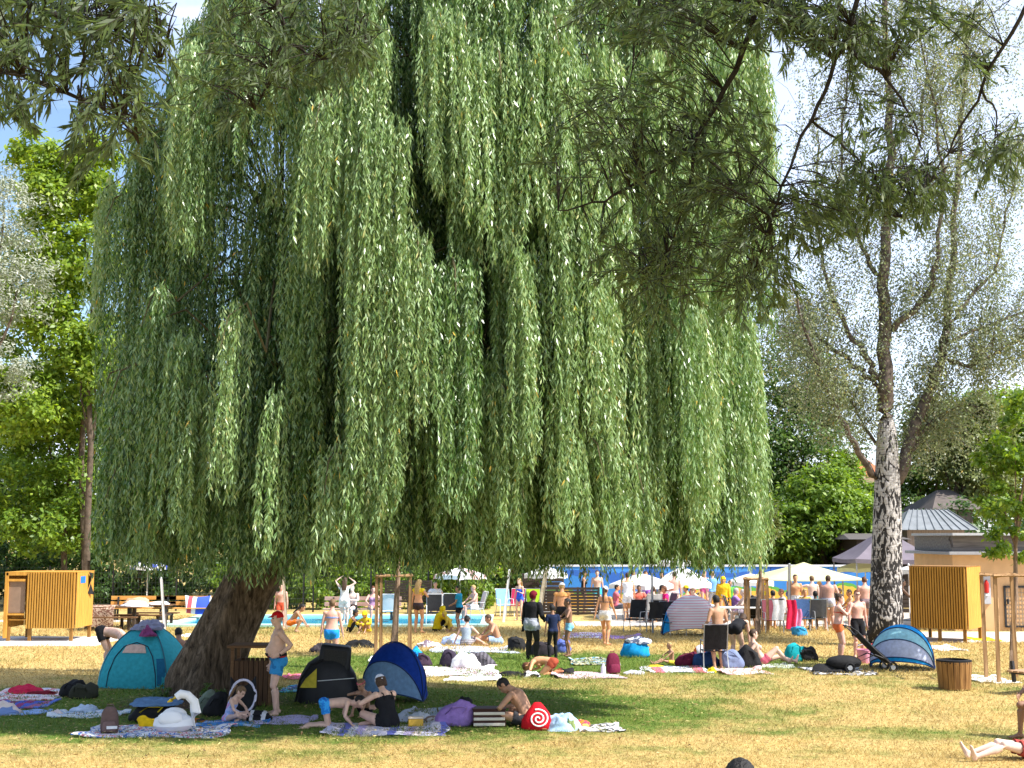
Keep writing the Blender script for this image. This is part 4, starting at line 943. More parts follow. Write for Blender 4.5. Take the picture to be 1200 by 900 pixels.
pole('leaning white pole with rope behind the seated barebacked man', 590, 729, 597, 668, None, .05)
pole('slanted pale post behind the person in the maroon hat', 631, 722, 640, 668, None, .09, M('pale_post', (.46, .40, .30), .8, .15))
pole('thin grey pole between the black garden chairs', 765, 743, 764, 672, None, .035, greym)
pole('thin grey pole left of the yellow green tent', 925, 740, 925, 661, None, .05, greym)

# ------------------------------------------------------------------ benches, tables, bins, chairs
def picnic_table(label, px, py, W, rz=0.0, m=brownw):
    p = G(px, py); o = thing('picnic_table', label, 'table', (p.x, p.y, 0), rz)
    q = MB()
    for i in range(4): q.box((0, (i-1.5)*.19, .74), (W, .17, .04))
    q.build('tabletop', m, o, smooth=False, bevel=.005)
    for s in (-1, 1):
        q = MB()
        for i in range(2): q.box((0, s*(.62+i*.15), .44), (W, .135, .04))
        q.build('seat', m, o, smooth=False, bevel=.005)
        q = MB(); x = s*W*.36
        q.box((x, 0, .36), (.09, .2, .72)); q.box((x, 0, .40), (.07, 1.5, .06)); q.box((x, .66, .2), (.08, .08, .42)); q.box((x, -.66, .2), (.08, .08, .42)); q.build('leg', M('dark_leg', (.055, .04, .03), .7, .1), o, smooth=False)
    return o
t1 = picnic_table('brown picnic table with a patterned towel hung over it next to the left cabin', 132, 738, 1.9, .04)
t2 = picnic_table('brown picnic table in front of the yellow bench on the left', 172, 735, 1.7, -.08)
def sheetthing(name, label, cat, fn, nu, nv, th, m, loc, rz=0, group=None):
    q = MB(); q.sheet(fn, nu, nv, th); o = q.build(name, m); o.location = loc; o.rotation_euler = (0, 0, rz); return tag(o, label, cat, group)
p = G(132, 738)
sheetthing('towel', 'brown and cream patterned towel hanging over the left picnic table', 'towel', lambda u, v: ((u-.5)*1.0, -.42-.3*max(0, .3-v)*0+(-.015*math.sin(u*9)), .80-v*.68) if v > .12 else ((u-.5)*1.0, -.42+(.12-v)*4, .79), 12, 12, .015, MBLOTCH('brown_pattern', ((.22, .12, .08), (.45, .33, .24), (.20, .10, .07), (.5, .38, .28), (.16, .09, .06)), 5), (p.x-.35, p.y, 0))
from mathutils import noise as MN
def heap(name, label, cat, p, r, m, seed=0, nu=44, nv=16, rz=0.0, amp=.28, sharp=1.0, group=None):
    """a crumpled soft thing lying on something: lumpy, creased, flat underneath"""
    off = Vector((seed*3.7+len(label), seed*1.9, len(label)*.7)); q = MB(); v = []
    for j in range(nv+1):
        u = j/nv; a = u*math.pi/2
        for k in range(nu):
            t = 2*math.pi*k/nu; d = Vector((math.cos(a)*math.cos(t), math.cos(a)*math.sin(t), math.sin(a)))
            w_ = 1+amp*1.5*MN.noise(d*1.1+off)+amp*.5*MN.noise(d*2.6+off)
            cr = 1-abs(MN.noise(d*2.2+off*1.3))*2.2; cr2 = 1-abs(MN.noise(d*4.5-off))*2
            h = d.z**sharp*(.80+amp*1.6*MN.noise(d*1.6-off))+.20*max(0, cr)*d.z**.5*amp*3+.07*cr2*amp*3*d.z**.5
            w2 = w_*(1+.05*cr2)
            v.append((r[0]*d.x*w2, r[1]*d.y*w2, max(0, r[2]*h*(1.05 if j else 0))))
    f = [(j*nu+k, j*nu+(k+1) % nu, (j+1)*nu+(k+1) % nu, (j+1)*nu+k) for j in range(nv) for k in range(nu)]+[tuple(range(nu))[::-1]]
    q.add(v, f); o = q.build(name, m, ang=50); o.location = p; o.rotation_euler = (0, 0, rz); return tag(o, label, cat, group)
heap('cloth_pile', 'white and grey clothes lying on the right end of the left picnic table', 'clothing', Vector((p.x+.7, p.y, .76)), (.4, .28, .16), cloth((.62, .62, .66)), 1)
p = G(172, 735)
heap('cloth_pile', 'tan bag and clothes on the second picnic table', 'clothing', Vector((p.x-.35, p.y, .76)), (.45, .25, .22), cloth((.55, .34, .2)), 2)
heap('cloth_pile', 'white cloth on the right of the second picnic table', 'clothing', Vector((p.x+.35, p.y, .76)), (.35, .22, .1), cloth((.75, .74, .72)), 3)
def bench(label, px, py, W, rz=0.0, m=benchw, back=True):
    p = G(px, py); o = thing('park_bench', label, 'bench', (p.x, p.y, 0), rz)
    q = MB()
    for i in range(3): q.box((0, i*.14-.14, .44), (W, .12, .035))
    q.build('seat', m, o, smooth=False, bevel=.005)
    if back:
        q = MB()
        for i in range(2): q.box((0, .27+.03*i, .60+i*.20), (W, .03, .14))
        q.build('backrest', m, o, smooth=False, bevel=.005)
    for s in (-1, 1):
        q = MB(); x = s*W*.38; q.box((x, -.12, .21), (.06, .06, .42)); q.box((x, .2, .42), (.06, .06, .84) if back else (.06, .06, .4), Matrix.Rotation(-.08, 3, 'X')); q.box((x, .03, .40), (.055, .4, .05)); q.build('leg', blackm, o, smooth=False)
    return o
bench('yellow wooden bench behind the picnic tables', 165, 727, 2.4)
bench('yellow wooden bench with a blue towel left of the willow trunk', 218, 727, 2.4)
p = G(218, 727)
sheetthing('towel', 'blue and white striped towel hung over the bench left of the willow trunk', 'towel', lambda u, v: ((u-.5)*.95+.15*v, .22-.34*v+.02*math.sin(u*8), .88-.06*math.sin(3*u)-.6*v*v), 10, 10, .015, MSTRIPE('blue_white_stripe', ((.05, .10, .5), (.05, .10, .5), (.05, .1, .5), (.7, .7, .72), (.45, .08, .1), (.72, .72, .74)), 1.05, 'X'), (p.x+.35, p.y, 0))
bench('wooden bench end cut off by the right edge below the stake frame', 1222, 812, 1.5, .5, MWOOD('worn_bench', (.30, .17, .09), (.48, .30, .17), 'X', 8), False)
bench('wooden bench behind the seated pale man at the pool', 424, 728, 2.8, 0, MWOOD('pink_bench', (.40, .24, .18), (.55, .36, .28), 'X', 8))
def bin_(label, px, py, pyt, w0, w1, frame=False):
    p = G(px, py); o = thing('litter_bin', label, 'litter bin', (p.x, p.y, 0)); h = AT(px, pyt, p.y).z; s = p.y/FPX; r0, r1 = w0*s/2, w1*s/2
    q = MB(); n = 18
    for k in range(n):
        a = 2*math.pi*k/n; ca, sa = math.cos(a), math.sin(a); R = Matrix.Rotation(a, 3, 'Z')
        q.bar((ca*r0, sa*r0, .02), (ca*r1, sa*r1, h-.03), 2*math.pi*r1/n*.88, .025, up=Vector((ca, sa, 0)))
    q.build('slats', MWOOD('bin_wood', (.16, .075, .025), (.34, .18, .06), 'Z', 8), o, smooth=False)
    q = MB(); q.lathe([(r1*.93, h-.06), (r1*1.04, h-.06), (r1*1.04, h), (r1*.8, h+.012), (r1*.8, h-.25), (r1*.93, h-.25)], seg=24); q.build('rim', black, o)
    q = MB(); q.lathe([(0, .02), (r0*.9, .02), (r1*.9, h-.08), (0, h-.09)], seg=20); q.build('liner', black, o); return o
bin_('tapered wooden slat litter bin on the dry grass in front of the right cabin', 1119, 808, 773, 34, 38)
p = G(297, 826); o = thing('litter_bin', 'square brown slatted litter bin in a roofed frame behind the red capped man', 'litter bin', (p.x, p.y, 0))
q = MB()
for i in range(7): q.box((-.26+i*.087, -.28, .42), (.075, .03, .78)); q.box((-.26+i*.087, .28, .42), (.075, .03, .78))
for i in range(6): q.box((-.31, -.22+i*.088, .42), (.03, .075, .78)); q.box((.31, -.22+i*.088, .42), (.03, .075, .78))
q.build('slats', MWOOD('dark_bin_wood', (.05, .025, .012), (.11, .055, .025), 'Z', 8), o, smooth=False)
q = MB(); q.box((0, 0, 1.06), (.86, .7, .05)); q.build('roof', brownw, o, smooth=False, bevel=.008)
for x in (-.34, .34):
    for y in (-.27, .27): q = MB(); q.box((x, y, .52), (.06, .06, 1.04)); q.build('post', brownw, o, smooth=False)
def chair(label, p, rz, fr, fab, group=None, lounge=False):
    o = thing('garden_chair', label, 'chair', tuple(p), rz, group); w_, sh = .52, .43
    q = MB(); q.sheet(lambda u, v: ((u-.5)*w_, -.22+.46*v, sh-.03*math.sin(math.pi*v)), 5, 5, .015); q.build('seat', fab, o)
    q = MB(); q.sheet(lambda u, v: ((u-.5)*w_, -.22-.16*v-.02*math.sin(math.pi*u), sh+.02+.56*v), 5, 6, .015); q.build('backrest', fab, o)
    q = MB()
    for s in (-1, 1):
        x = s*w_*.52; q.tube([(x, -.24, sh), (x, -.42, sh+.6)], .014, 6); q.tube([(x, -.22, sh), (x, .25, sh)], .014, 6); q.tube([(x, -.28, sh+.22), (x, .18, sh+.22), (x, .24, sh)], .014, 6)
    q.tube([(-w_*.52, -.42, sh+.6), (w_*.52, -.42, sh+.6)], .014, 6); q.build('frame', fr, o)
    for s in (-1, 1):
        for y0, y1 in ((-.22, -.36), (.24, .27)): q = MB(); q.tube([(s*w_*.52, y0, sh), (s*w_*.55, y1, 0)], .014, 6); q.build('leg', fr, o)
    return o
def table(label, px, py, W, D, m, rz=0.0):
    p = G(px, py); o = thing('table', label, 'table', (p.x, p.y, 0), rz); q = MB(); q.box((0, 0, .72), (W, D, .04)); q.build('tabletop', m, o, bevel=.01)
    for x in (-1, 1):
        for y in (-1, 1): q = MB(); q.tube([(x*W*.44, y*D*.42, 0), (x*W*.44, y*D*.42, .7)], .02, 6); q.build('leg', whitem, o)
    return o
wtop = M('white_table', (.74, .73, .70), .5, .05)
table('long white table in front of the large parasols', 800, 735, 2.2, .8, wtop); table('white table by the person in the purple shirt', 868, 738, 1.5, .8, wtop)
wf = M('white_fabric', (.62, .60, .58), .8, .06)
for px, py, rz, fr, fab, lb in [(744, 741, math.pi*.85, greym, black, 'black garden chair at the left end of the white table'), (790, 745, math.pi*1.12, greym, black, 'empty black garden chair in front of the long white table'), (770, 742, math.pi*.9, greym, black, 'black garden chair with dark clothes right of the thin grey pole'),
        (509, 732, math.pi*1.02, whitem, black, 'white framed chair with black back left of the boy in blue'), (527, 731, math.pi*.98, whitem, black, 'white framed black chair directly behind the boy in blue'),
        (455, 730, .2, whitem, wf, 'white garden chair behind the young tree stakes'), (944, 740, math.pi, greym, cloth((.05, .10, .22)), 'dark blue camping chair right of the red towel'),
        (906, 742, math.pi, greym, M('maroon_fabric', (.20, .05, .07), .8, .1), 'maroon chair with a white towel over its back'), (625, 722, math.pi, greym, M('lime_fabric', (.35, .55, .02), .8, .08), 'lime green deck chair behind the dark hatted person'),
        (604, 722, math.pi*.9, whitem, M('red_fabric', (.5, .03, .09), .8, .08), 'red deck chair beside the blonde girl in blue'), (592, 722, math.pi*1.1, whitem, M('skyblue_fabric', (.2, .42, .75), .8, .08), 'pale blue deck chair beside the red one')]:
    chair(lb, G(px, py), rz, fr, fab)

# ------------------------------------------------------------------ people
SKIN = dict(fair=(.62, .40, .30), pale=(.70, .50, .41), pink=(.62, .35, .27), tan=(.42, .23, .14), brown=(.26, .135, .08), dark=(.12, .065, .04), orange=(.60, .30, .15))
HAIRC = dict(black=(.012, .010, .009), brown=(.055, .030, .016), lightbrown=(.16, .095, .045), blond=(.42, .28, .11), grey=(.42, .40, .38), auburn=(.12, .04, .015))
def skinmat(k): return M('skin_'+k, SKIN[k], .55, .09, 16, .35, .08, 90)
def hairmat(k): return M('hair_'+k, HAIRC[k], .6, .3, 30, .35, .7, 70)
def ik(a, t, l1, l2, pole):
    a, t = Vector(a), Vector(t); d = (t-a).length; d = max(abs(l1-l2)+.02, min(d, (l1+l2)*.998)); dr = (t-a).normalized()
    a1 = (l1*l1-l2*l2+d*d)/(2*d); h = math.sqrt(max(0, l1*l1-a1*a1)); p = Vector(pole); p = p-dr*p.dot(dr)
    p = p.normalized() if p.length > 1e-6 else frame(dr)[0]
    return a+dr*a1+p*h, a+dr*d
POSES = dict(
    stand=dict(pel=(0, 0, .955), lf=0, bend=4, lh=(-.26, .03, .79), rh=(.26, .03, .79), le=(-.4, -1, 0), re=(.4, -1, 0), lft=(-.11, .0, .075), rft=(.11, .02, .075), lk=(-.1, 1, 0), rk=(.1, 1, 0)),
    walk=dict(pel=(0, 0, .935), lf=3, bend=3, lh=(-.27, -.12, .82), rh=(.26, .22, .85), le=(-.3, -1, 0), re=(.3, -1, 0), lft=(-.08, .30, .075), rft=(.09, -.34, .115), lk=(0, 1, 0), rk=(0, 1, 0)),
    cross=dict(pel=(0, 0, .13), lf=8, bend=28, lh=(-.30, .30, .25), rh=(.30, .30, .25), le=(-1, -.4, 0), re=(1, -.4, 0), lft=(.14, .30, .07), rft=(-.14, .38, .07), lk=(-1, .25, .35), rk=(1, .25, .35)),
    legs=dict(pel=(0, 0, .13), lf=-8, bend=26, lh=(-.22, .40, .26), rh=(.22, .40, .26), le=(-1, -.3, .1), re=(1, -.3, .1), lft=(-.10, .84, .08), rft=(.12, .82, .08), lk=(0, 0, 1), rk=(0, 0, 1)),
    kneesup=dict(pel=(0, 0, .13), lf=2, bend=30, lh=(-.10, .46, .38), rh=(.10, .46, .38), le=(-1, 0, -.2), re=(1, 0, -.2), lft=(-.12, .46, .075), rft=(.12, .48, .075), lk=(-.1, .2, 1), rk=(.1, .2, 1)),
    side=dict(pel=(0, 0, .13), lf=2, bend=18, lh=(-.38, .02, .05), rh=(.18, .30, .25), le=(-.6, -1, 0), re=(1, -.4, 0), lft=(.36, .30, .06), rft=(.52, .22, .07), lk=(-.2, 1, .15), rk=(.3, 1, .25)),
    fours=dict(pel=(0, 0, .46), lf=80, bend=16, lh=(-.19, .52, .06), rh=(.19, .52, .06), le=(-.5, -.6, .3), re=(.5, -.6, .3), lft=(-.12, -.36, .055), rft=(.12, -.40, .055), lk=(0, 1, -.9), rk=(0, 1, -.9)),
    kneel=dict(pel=(0, 0, .30), lf=14, bend=22, lh=(-.22, .34, .30), rh=(.22, .34, .30), le=(-.8, -.6, 0), re=(.8, -.6, 0), lft=(-.11, -.16, .06), rft=(.11, -.18, .06), lk=(-.15, 1, -.2), rk=(.15, 1, -.2)),
    squat=dict(pel=(0, -.1, .36), lf=25, bend=26, lh=(-.12, .46, .26), rh=(.12, .46, .26), le=(-1, -.2, 0), re=(1, -.2, 0), lft=(-.14, .06, .075), rft=(.14, .08, .075), lk=(-.25, 1, .4), rk=(.25, 1, .4)),
    bendover=dict(pel=(0, -.12, .90), lf=88, bend=26, lh=(-.16, .48, .42), rh=(.16, .48, .42), le=(-.6, 0, .8), re=(.6, 0, .8), lft=(-.13, 0, .075), rft=(.13, .03, .075), lk=(0, 1, 0), rk=(0, 1, 0)),
    lie=dict(pel=(0, 0, .125), lf=-84, bend=8, lh=(-.34, -.1, .05), rh=(.34, -.1, .05), le=(-1, 0, .2), re=(1, 0, .2), lft=(-.12, .86, .07), rft=(.12, .86, .07), lk=(0, 0, 1), rk=(0, 0, 1)),
    recline=dict(pel=(0, 0, .13), lf=-38, bend=24, lh=(-.24, -.44, .05), rh=(.24, -.44, .05), le=(-.4, -1, .2), re=(.4, -1, .2), lft=(-.10, .86, .07), rft=(.12, .62, .07), lk=(0, 0, 1), rk=(0, 0, 1)),
    curl=dict(pel=(0, 0, .14), lf=40, bend=60, lh=(-.16, .50, .12), rh=(.16, .50, .12), le=(-1, 0, .1), re=(1, 0, .1), lft=(-.12, .40, .07), rft=(.12, .42, .07), lk=(-.5, .3, 1), rk=(.5, .3, 1)),
    chair=dict(pel=(0, 0, .56), lf=-6, bend=16, lh=(-.2, .36, .66), rh=(.2, .36, .66), le=(-1, -.6, 0), re=(1, -.6, 0), lft=(-.13, .46, .075), rft=(.13, .44, .075), lk=(0, 1, 1), rk=(0, 1, 1)))
FACE = dict(away=0.0, cam=math.pi, left=math.pi/2, right=-math.pi/2)
def person(label, at, face='cam', pose='stand', h=1.72, skin='fair', hair=('brown', 'short'), wear=(), female=False, belly=0.0, fat=1.0, child=False, head=(8, 0), turn=0.0, vox=None, dz=0.0, dy=0.0, group=None, **ov):
    loc = Vector(G(*at)) if len(at) == 2 else Vector(at); loc.z += dz; loc.y += dy
    rz = (FACE[face] if isinstance(face, str) else rad(face))+rad(turn)
    S = h/1.75; o_ = dict(POSES[pose]); o_.update(ov); near = loc.y < 27
    vox = vox or (.0105 if near else .016); hk = 1.0 if not child else 1.0+.35*(1-min(1, h/1.7))*1.6
    V3 = Vector; pel = V3(o_['pel']); lf, bend = rad(o_['lf']), rad(o_['bend']); tw = rad(o_.get('tw', 0)); sl = rad(o_.get('sl', 0))
    def ang(s): return lf+bend*max(0.0, min(1.0, s/.5))
    def fr(s):
        a = ang(s); t = V3((0, math.sin(a), math.cos(a))); f = V3((0, math.cos(a), -math.sin(a))); x = V3((1, 0, 0))
        k = tw*max(0, min(1, s/.45)); x, f = x*math.cos(k)+f*math.sin(k), f*math.cos(k)-x*math.sin(k)
        k = sl*max(0, min(1, s/.3)); t, x = t*math.cos(k)+x*math.sin(k), x*math.cos(k)-t*math.sin(k)
        return x, f, t
    ds = .02; cur = pel.copy(); SP = {0: cur.copy()}; i = 0
    while i < 34: cur = cur+fr((i+.5)*ds)[2]*ds; i += 1; SP[i] = cur.copy()
    cur = pel.copy(); i = 0
    while i > -8: cur = cur-fr(-.01)[2]*ds; i -= 1; SP[i] = cur.copy()
    def sp(s):
        k = s/ds; i0 = int(math.floor(k)); i0 = max(-8, min(33, i0)); return SP[i0].lerp(SP[i0+1], k-i0)
    b = MB()
    if female: prof = [(-.13, .07, .06, -.005), (-.08, .150, .105, -.012), (-.02, .172, .118, -.012), (.06, .158, .108, 0), (.15, .128, .094, .0), (.22, .128, .096, .004), (.30, .142, .105, .006), (.38, .148, .100, .0), (.44, .122, .078, -.004), (.49, .06, .058, -.004), (.55, .048, .052, .006), (.60, .046, .05, .015)]
    else: prof = [(-.13, .07, .06, -.005), (-.08, .142, .10, -.01), (-.02, .155, .108, -.008), (.06, .152, .104, 0), (.15, .146, .102, .0), (.22, .15, .106, .004), (.30, .168, .116, .006), (.38, .176, .112, .0), (.44, .145, .085, -.006), (.49, .07, .064, -.006), (.55, .056, .058, .006), (.60, .054, .055, .015)]
    secs = []
    for s, wx, wy, fo in prof:
        if child: wx *= .90; wy *= .95
        g = fat if s < .45 else 1+(fat-1)*.3; bl = belly*math.exp(-((s-.12)/.12)**2)
        x, f, t = fr(s); secs.append((sp(s)+f*(fo+bl*.55), x, f, wx*g+bl*.35, wy*g+bl*.75))
    b.loft(secs, 18)
    xp, fp, tpv = fr(-.02)
    for sgn in (-1, 1): b.ell(sp(-.05)-fp*.055+xp*sgn*.075, (.082*fat, .078*fat, .092*fat), Matrix((xp, fp, tpv)).transposed())
    xc, fc, tcv = fr(.31)
    if female and not child:
        for sgn in (-1, 1): b.ell(sp(.30)+fc*.092*fat+xc*sgn*.074, (.068*fat, .055*fat, .066*fat), Matrix((xc, fc, tcv)).transposed(), 10, 7)
    elif not child:
        for sgn in (-1, 1): b.ell(sp(.345)+fc*.075+xc*sgn*.075, (.085, .045, .06), Matrix((xc, fc, tcv)).transposed(), 10, 7)
    # head
    yaw, pit = rad(head[1]), rad(head[0]); xh, fh, th_ = fr(.5)
    a0 = ang(.5); want = pit+(a0*.45 if abs(a0) > .5 and 'hworld' not in o_ else 0) if 'hworld' not in o_ else rad(o_['hworld'])
    t2 = V3((0, math.sin(want), math.cos(want))); f2 = V3((0, math.cos(want), -math.sin(want))); x2 = V3((1, 0, 0)); k = tw
    x2, f2 = x2*math.cos(k)+f2*math.sin(k), f2*math.cos(k)-x2*math.sin(k)
    x2, f2 = x2*math.cos(-yaw)+f2*math.sin(-yaw), f2*math.cos(-yaw)-x2*math.sin(-yaw)
    nk = sp(.53); HC = nk+t2*.125*hk+f2*.012; HR = Matrix((x2, f2, t2)).transposed()
    hl = lambda x, y, z: HC+(x2*x+f2*y+t2*z)*hk
    b.tube([sp(.47), nk, hl(0, -.012, -.03)], [.062, .053 if not female else .046, .055], 12)
    b.ell(hl(0, -.008, .025), (.076*hk, .097*hk, .095*hk), HR, 18, 12); b.ell(hl(0, .026, -.045), (.058*hk, .064*hk, .070*hk), HR, 16, 10)
    b.ell(hl(0, .102, -.018), (.013*hk, .018*hk, .026*hk), HR, 8, 6); b.ell(hl(0, .088, -.062), (.026*hk, .014*hk, .014*hk), HR, 8, 6); b.ell(hl(0, .076, -.098), (.026*hk, .02*hk, .018*hk), HR, 8, 6)
    b.ell(hl(0, .082, .034), (.05*hk, .016*hk, .014*hk), HR, 8, 6)
    for sgn in (-1, 1): b.ell(hl(sgn*.078, -.008, -.012), (.012*hk, .022*hk, .034*hk), HR, 8, 6)
    # limbs
    bones = []
    xs, fs, ts = fr(.43); shw = (.165 if female else .188)*(.9 if child else 1)*(1+(fat-1)*.6)
    hands = {}
    for sgn, hk_, ek in ((-1, 'lh', 'le'), (1, 'rh', 're')):
        sh = sp(.425)+xs*sgn*shw; el, wr = ik(sh, o_[hk_], .285, .255, o_[ek]); ra = (.042 if female else .048)*(.85 if child else 1)*(1+(fat-1)*.7)
        b.ell(sh-xs*sgn*.012-ts*.005, (.062*(1+(fat-1)*.6),)*3, None, 12, 8)
        b.tube([sp(.43)+xs*sgn*.08, sh, sh.lerp(el, .35), el, el.lerp(wr, .25), el.lerp(wr, .6), wr], [.05, ra*1.12, ra*1.06, ra*.80, ra*.86, ra*.68, ra*.53], 12)
        hd = o_.get(hk_+'d'); hd = V3(hd).normalized() if hd else (wr-el).normalized(); bones += [('arm', sh, el), ('fore', el, wr), ('fore', wr, wr+hd*.19)]; hx, hy, _ = frame(hd, xs if abs(hd.dot(xs)) < .9 else ts)
        palm = wr+hd*.048; Rm = Matrix((hx, hy, hd)).transposed(); b.ell(palm, (.040*(.9 if female else 1), .017, .055), Rm, 10, 7)
        thumbside = 1 if (hx.dot(fs) > 0) else -1
        for q, (off, ln) in enumerate(((-.030, .058), (-.010, .070), (.010, .074), (.030, .066))):
            p0 = palm+hx*off+hd*.035; p1 = p0+hd*ln*.5+hx*off*.18-hy*.004; p2 = p1+hd*ln*.45-hy*.022
            b.tube([p0-hd*.01, p0, p1, p2], [.0088, .0092, .0085, .0072], 7)
        p0 = wr+hd*.02+hx*thumbside*.030; b.tube([p0, p0+hd*.03+hx*thumbside*.024, p0+hd*.060+hx*thumbside*.030-hy*.008], [.012, .0105, .008], 7)
        hands[hk_] = (wr, palm, hd)
    for sgn, fk, kk in ((-1, 'lft', 'lk'), (1, 'rft', 'rk')):
        hp = sp(-.035)+xp*sgn*.088*(1+(fat-1)*.4); kn, an = ik(hp, o_[fk], .43, .43, o_[kk]); g = (1+(fat-1)*.8)*(.85 if child else 1)*(1.06 if female else 1)
        b.tube([hp+(hp-kn).normalized()*.05, hp, hp.lerp(kn, .3), hp.lerp(kn, .7), kn], [.06, .088*g, .084*g, .066*g, .056*g], 14)
        back = (kn-an).normalized(); fwd_k = V3(o_[kk]); fwd_k = fwd_k-back*fwd_k.dot(back); fwd_k = fwd_k.normalized() if fwd_k.length > 1e-5 else fp
        b.ell(kn+fwd_k*.006, (.055*g,)*3, None, 10, 7)
        b.tube([kn, kn.lerp(an, .18)-fwd_k*.008, kn.lerp(an, .35)-fwd_k*.016, kn.lerp(an, .65)-fwd_k*.006, an], [.054*g, .056*g, .057*g, .042*g, .034], 12)
        td = o_.get(fk+'d'); 
        if td: td = V3(td).normalized()
        elif o_['lf'] < -60 or pose in ('legs', 'recline', 'lie'): td = V3((sgn*.3, .25, .9)).normalized()
        elif pose in ('fours', 'kneel'): td = V3((sgn*.1, -1, -.05)).normalized()
        elif pose == 'cross': td = V3((-sgn*.8, .5, -.1)).normalized()
        elif pose == 'side': td = V3((.9, -.2, -.1)).normalized()
        else: td = V3((sgn*.25, 1, -.02)).normalized()
        dn = (an-kn).normalized(); dn = (dn-td*dn.dot(td)); dn = dn.normalized() if dn.length > .2 else V3((0, 0, -1)); xx = td.cross(dn).normalized()
        c0 = an+dn*.035; b.loft([(c0-td*.055, xx, dn, .022, .026), (c0-td*.03, xx, dn, .034, .036), (c0+td*.02-dn*.012, xx, dn, .036, .048), (c0+td*.08+dn*.006, xx, dn, .042, .030), (c0+td*.14+dn*.016, xx, dn, .045, .019), (c0+td*.185+dn*.018, xx, dn, .034, .013)], 12)
        bones += [('thigh', hp, kn), ('shin', kn, an), ('foot', an, an+td*.18)]
    b.v = [tuple(V3(p)*S) for p in b.v]
    me = bpy.data.meshes.new('tmp'); me.from_pydata(b.v, [], b.f); tmp = bpy.data.objects.new('tmp', me); COL.objects.link(tmp)
    m = tmp.modifiers.new('r', 'REMESH'); m.mode = 'VOXEL'; m.voxel_size = vox; m.use_smooth_shade = True
    m = tmp.modifiers.new('s', 'SMOOTH'); m.factor = .5; m.iterations = 2 if near else 3
    dg = bpy.context.evaluated_depsgraph_get(); bm_ = bpy.data.meshes.new_from_object(tmp.evaluated_get(dg)); bpy.data.objects.remove(tmp); bpy.data.meshes.remove(me)
    bm_.name = 'person'; bm_.materials.clear(); sk = skinmat(skin); bm_.materials.append(sk)
    bm_.materials.append(M('eye_white', (.7, .68, .66), .3, .02)); bm_.materials.append(M('iris', (.03, .02, .015), .2, .05)); bm_.materials.append(M('lips', tuple(c*k for c, k in zip(SKIN[skin], (.85, .5, .5))), .5, .05)); bm_.materials.append(hairmat(hair[0]))
    nv = len(bm_.vertices); co = np.empty(nv*3, np.float32); bm_.vertices.foreach_get('co', co); co = co.reshape(-1, 3).astype(float)/S
    no = np.empty(nv*3, np.float32); bm_.vertices.foreach_get('normal', no); no = no.reshape(-1, 3).astype(float)
    nf = len(bm_.polygons); fv = [tuple(p.vertices) for p in bm_.polygons]
    ob = bpy.data.objects.new('person', bm_); COL.objects.link(ob); ob.location = loc; ob.rotation_euler = (0, 0, rz); tag(ob, label, 'person', group)
    # which part of the body each vertex belongs to
    best = np.full(nv, 9.0); reg = np.zeros(nv, int); tp_ = np.zeros(nv); names = ['torso', 'arm', 'fore', 'thigh', 'shin', 'foot', 'head']
    rr_ = dict(arm=.048, fore=.038, thigh=.085, shin=.052, foot=.04)
    ss = np.arange(-.12, .56, .02); cs = np.array([tuple(sp(s)) for s in ss]); xsv = np.array([tuple(fr(s)[0]) for s in ss])
    dif = co[:, None, :]-cs[None]; lat = np.abs((dif*xsv[None]).sum(2)); d = np.sqrt(np.maximum((dif**2).sum(2)-lat**2*.72, 0)); j = d.argmin(1); dmin = d[np.arange(nv), j]/.115
    best = dmin.copy(); tp_ = ss[j]
    for nme, a_, c_ in bones:
        a_ = np.array(a_); c_ = np.array(c_); ab = c_-a_; t = ((co-a_)@ab)/(ab@ab); tcl = np.clip(t, 0, 1); dd = np.linalg.norm(co-(a_+tcl[:, None]*ab), axis=1)/rr_[nme]
        if nme == 'thigh': dd = dd+np.where(t < .05, .35, 0)
        if nme == 'arm': dd = dd+np.where(t < .1, .25, 0)
        k = dd < best; best[k] = dd[k]; reg[k] = names.index(nme); tp_[k] = tcl[k]
    HCa = np.array(HC); hloc = ((co-HCa)@np.array([tuple(x2), tuple(f2), tuple(t2)]).T)/hk
    ish = (np.abs(hloc[:, 0]) < .1) & (np.abs(hloc[:, 1]) < .135) & (hloc[:, 2] > -.125) & (hloc[:, 2] < .14) & ((hloc[:, 2] > -.085) | (hloc[:, 1] > .0)) & ~np.isin(reg, [1, 2, 3, 4, 5])
    reg[ish] = 6
    # face marks on the body mesh itself
    fc_ = np.array([co[list(q)].mean(0) for q in fv]) if near else None
    if near:
        hf = ((fc_-HCa)@np.array([tuple(x2), tuple(f2), tuple(t2)]).T)/hk; mi = np.zeros(nf, int); front = hf[:, 1] > .05
        for sgn in (-1, 1):
            q = (hf[:, 0]-sgn*.031)**2/1.9+(hf[:, 2]-.012)**2; mi[front & (q < .009**2)] = 2; mi[front & ((hf[:, 0]-sgn*.031)**2/5+(hf[:, 2]-.034)**2 < .0065**2)] = 4
        mi[front & (np.abs(hf[:, 0]) < .022) & (np.abs(hf[:, 2]+.063) < .006)] = 3; bm_.polygons.foreach_set('material_index', mi)
    def shell(name, vmask, off, mat, jit=0.0, lab=None):
        keep = [q for q in fv if vmask[list(q)].all()]
        if len(keep) < 4: return None
        used = sorted({i for q in keep for i in q}); mp_ = {g: i for i, g in enumerate(used)}; ed = {}
        for q in keep:
            for i in range(len(q)):
                e_ = (q[i], q[(i+1) % len(q)]); ed[e_] = 1
        of = off if hasattr(off, '__len__') else np.full(nv, off)
        outer = [(co[g]+no[g]*(of[g]+(random.uniform(-jit, jit) if jit else 0)))*S for g in used]; inner = [co[g]*S-no[g]*.002 for g in used]; n = len(used)
        F = [tuple(mp_[i] for i in q) for q in keep]
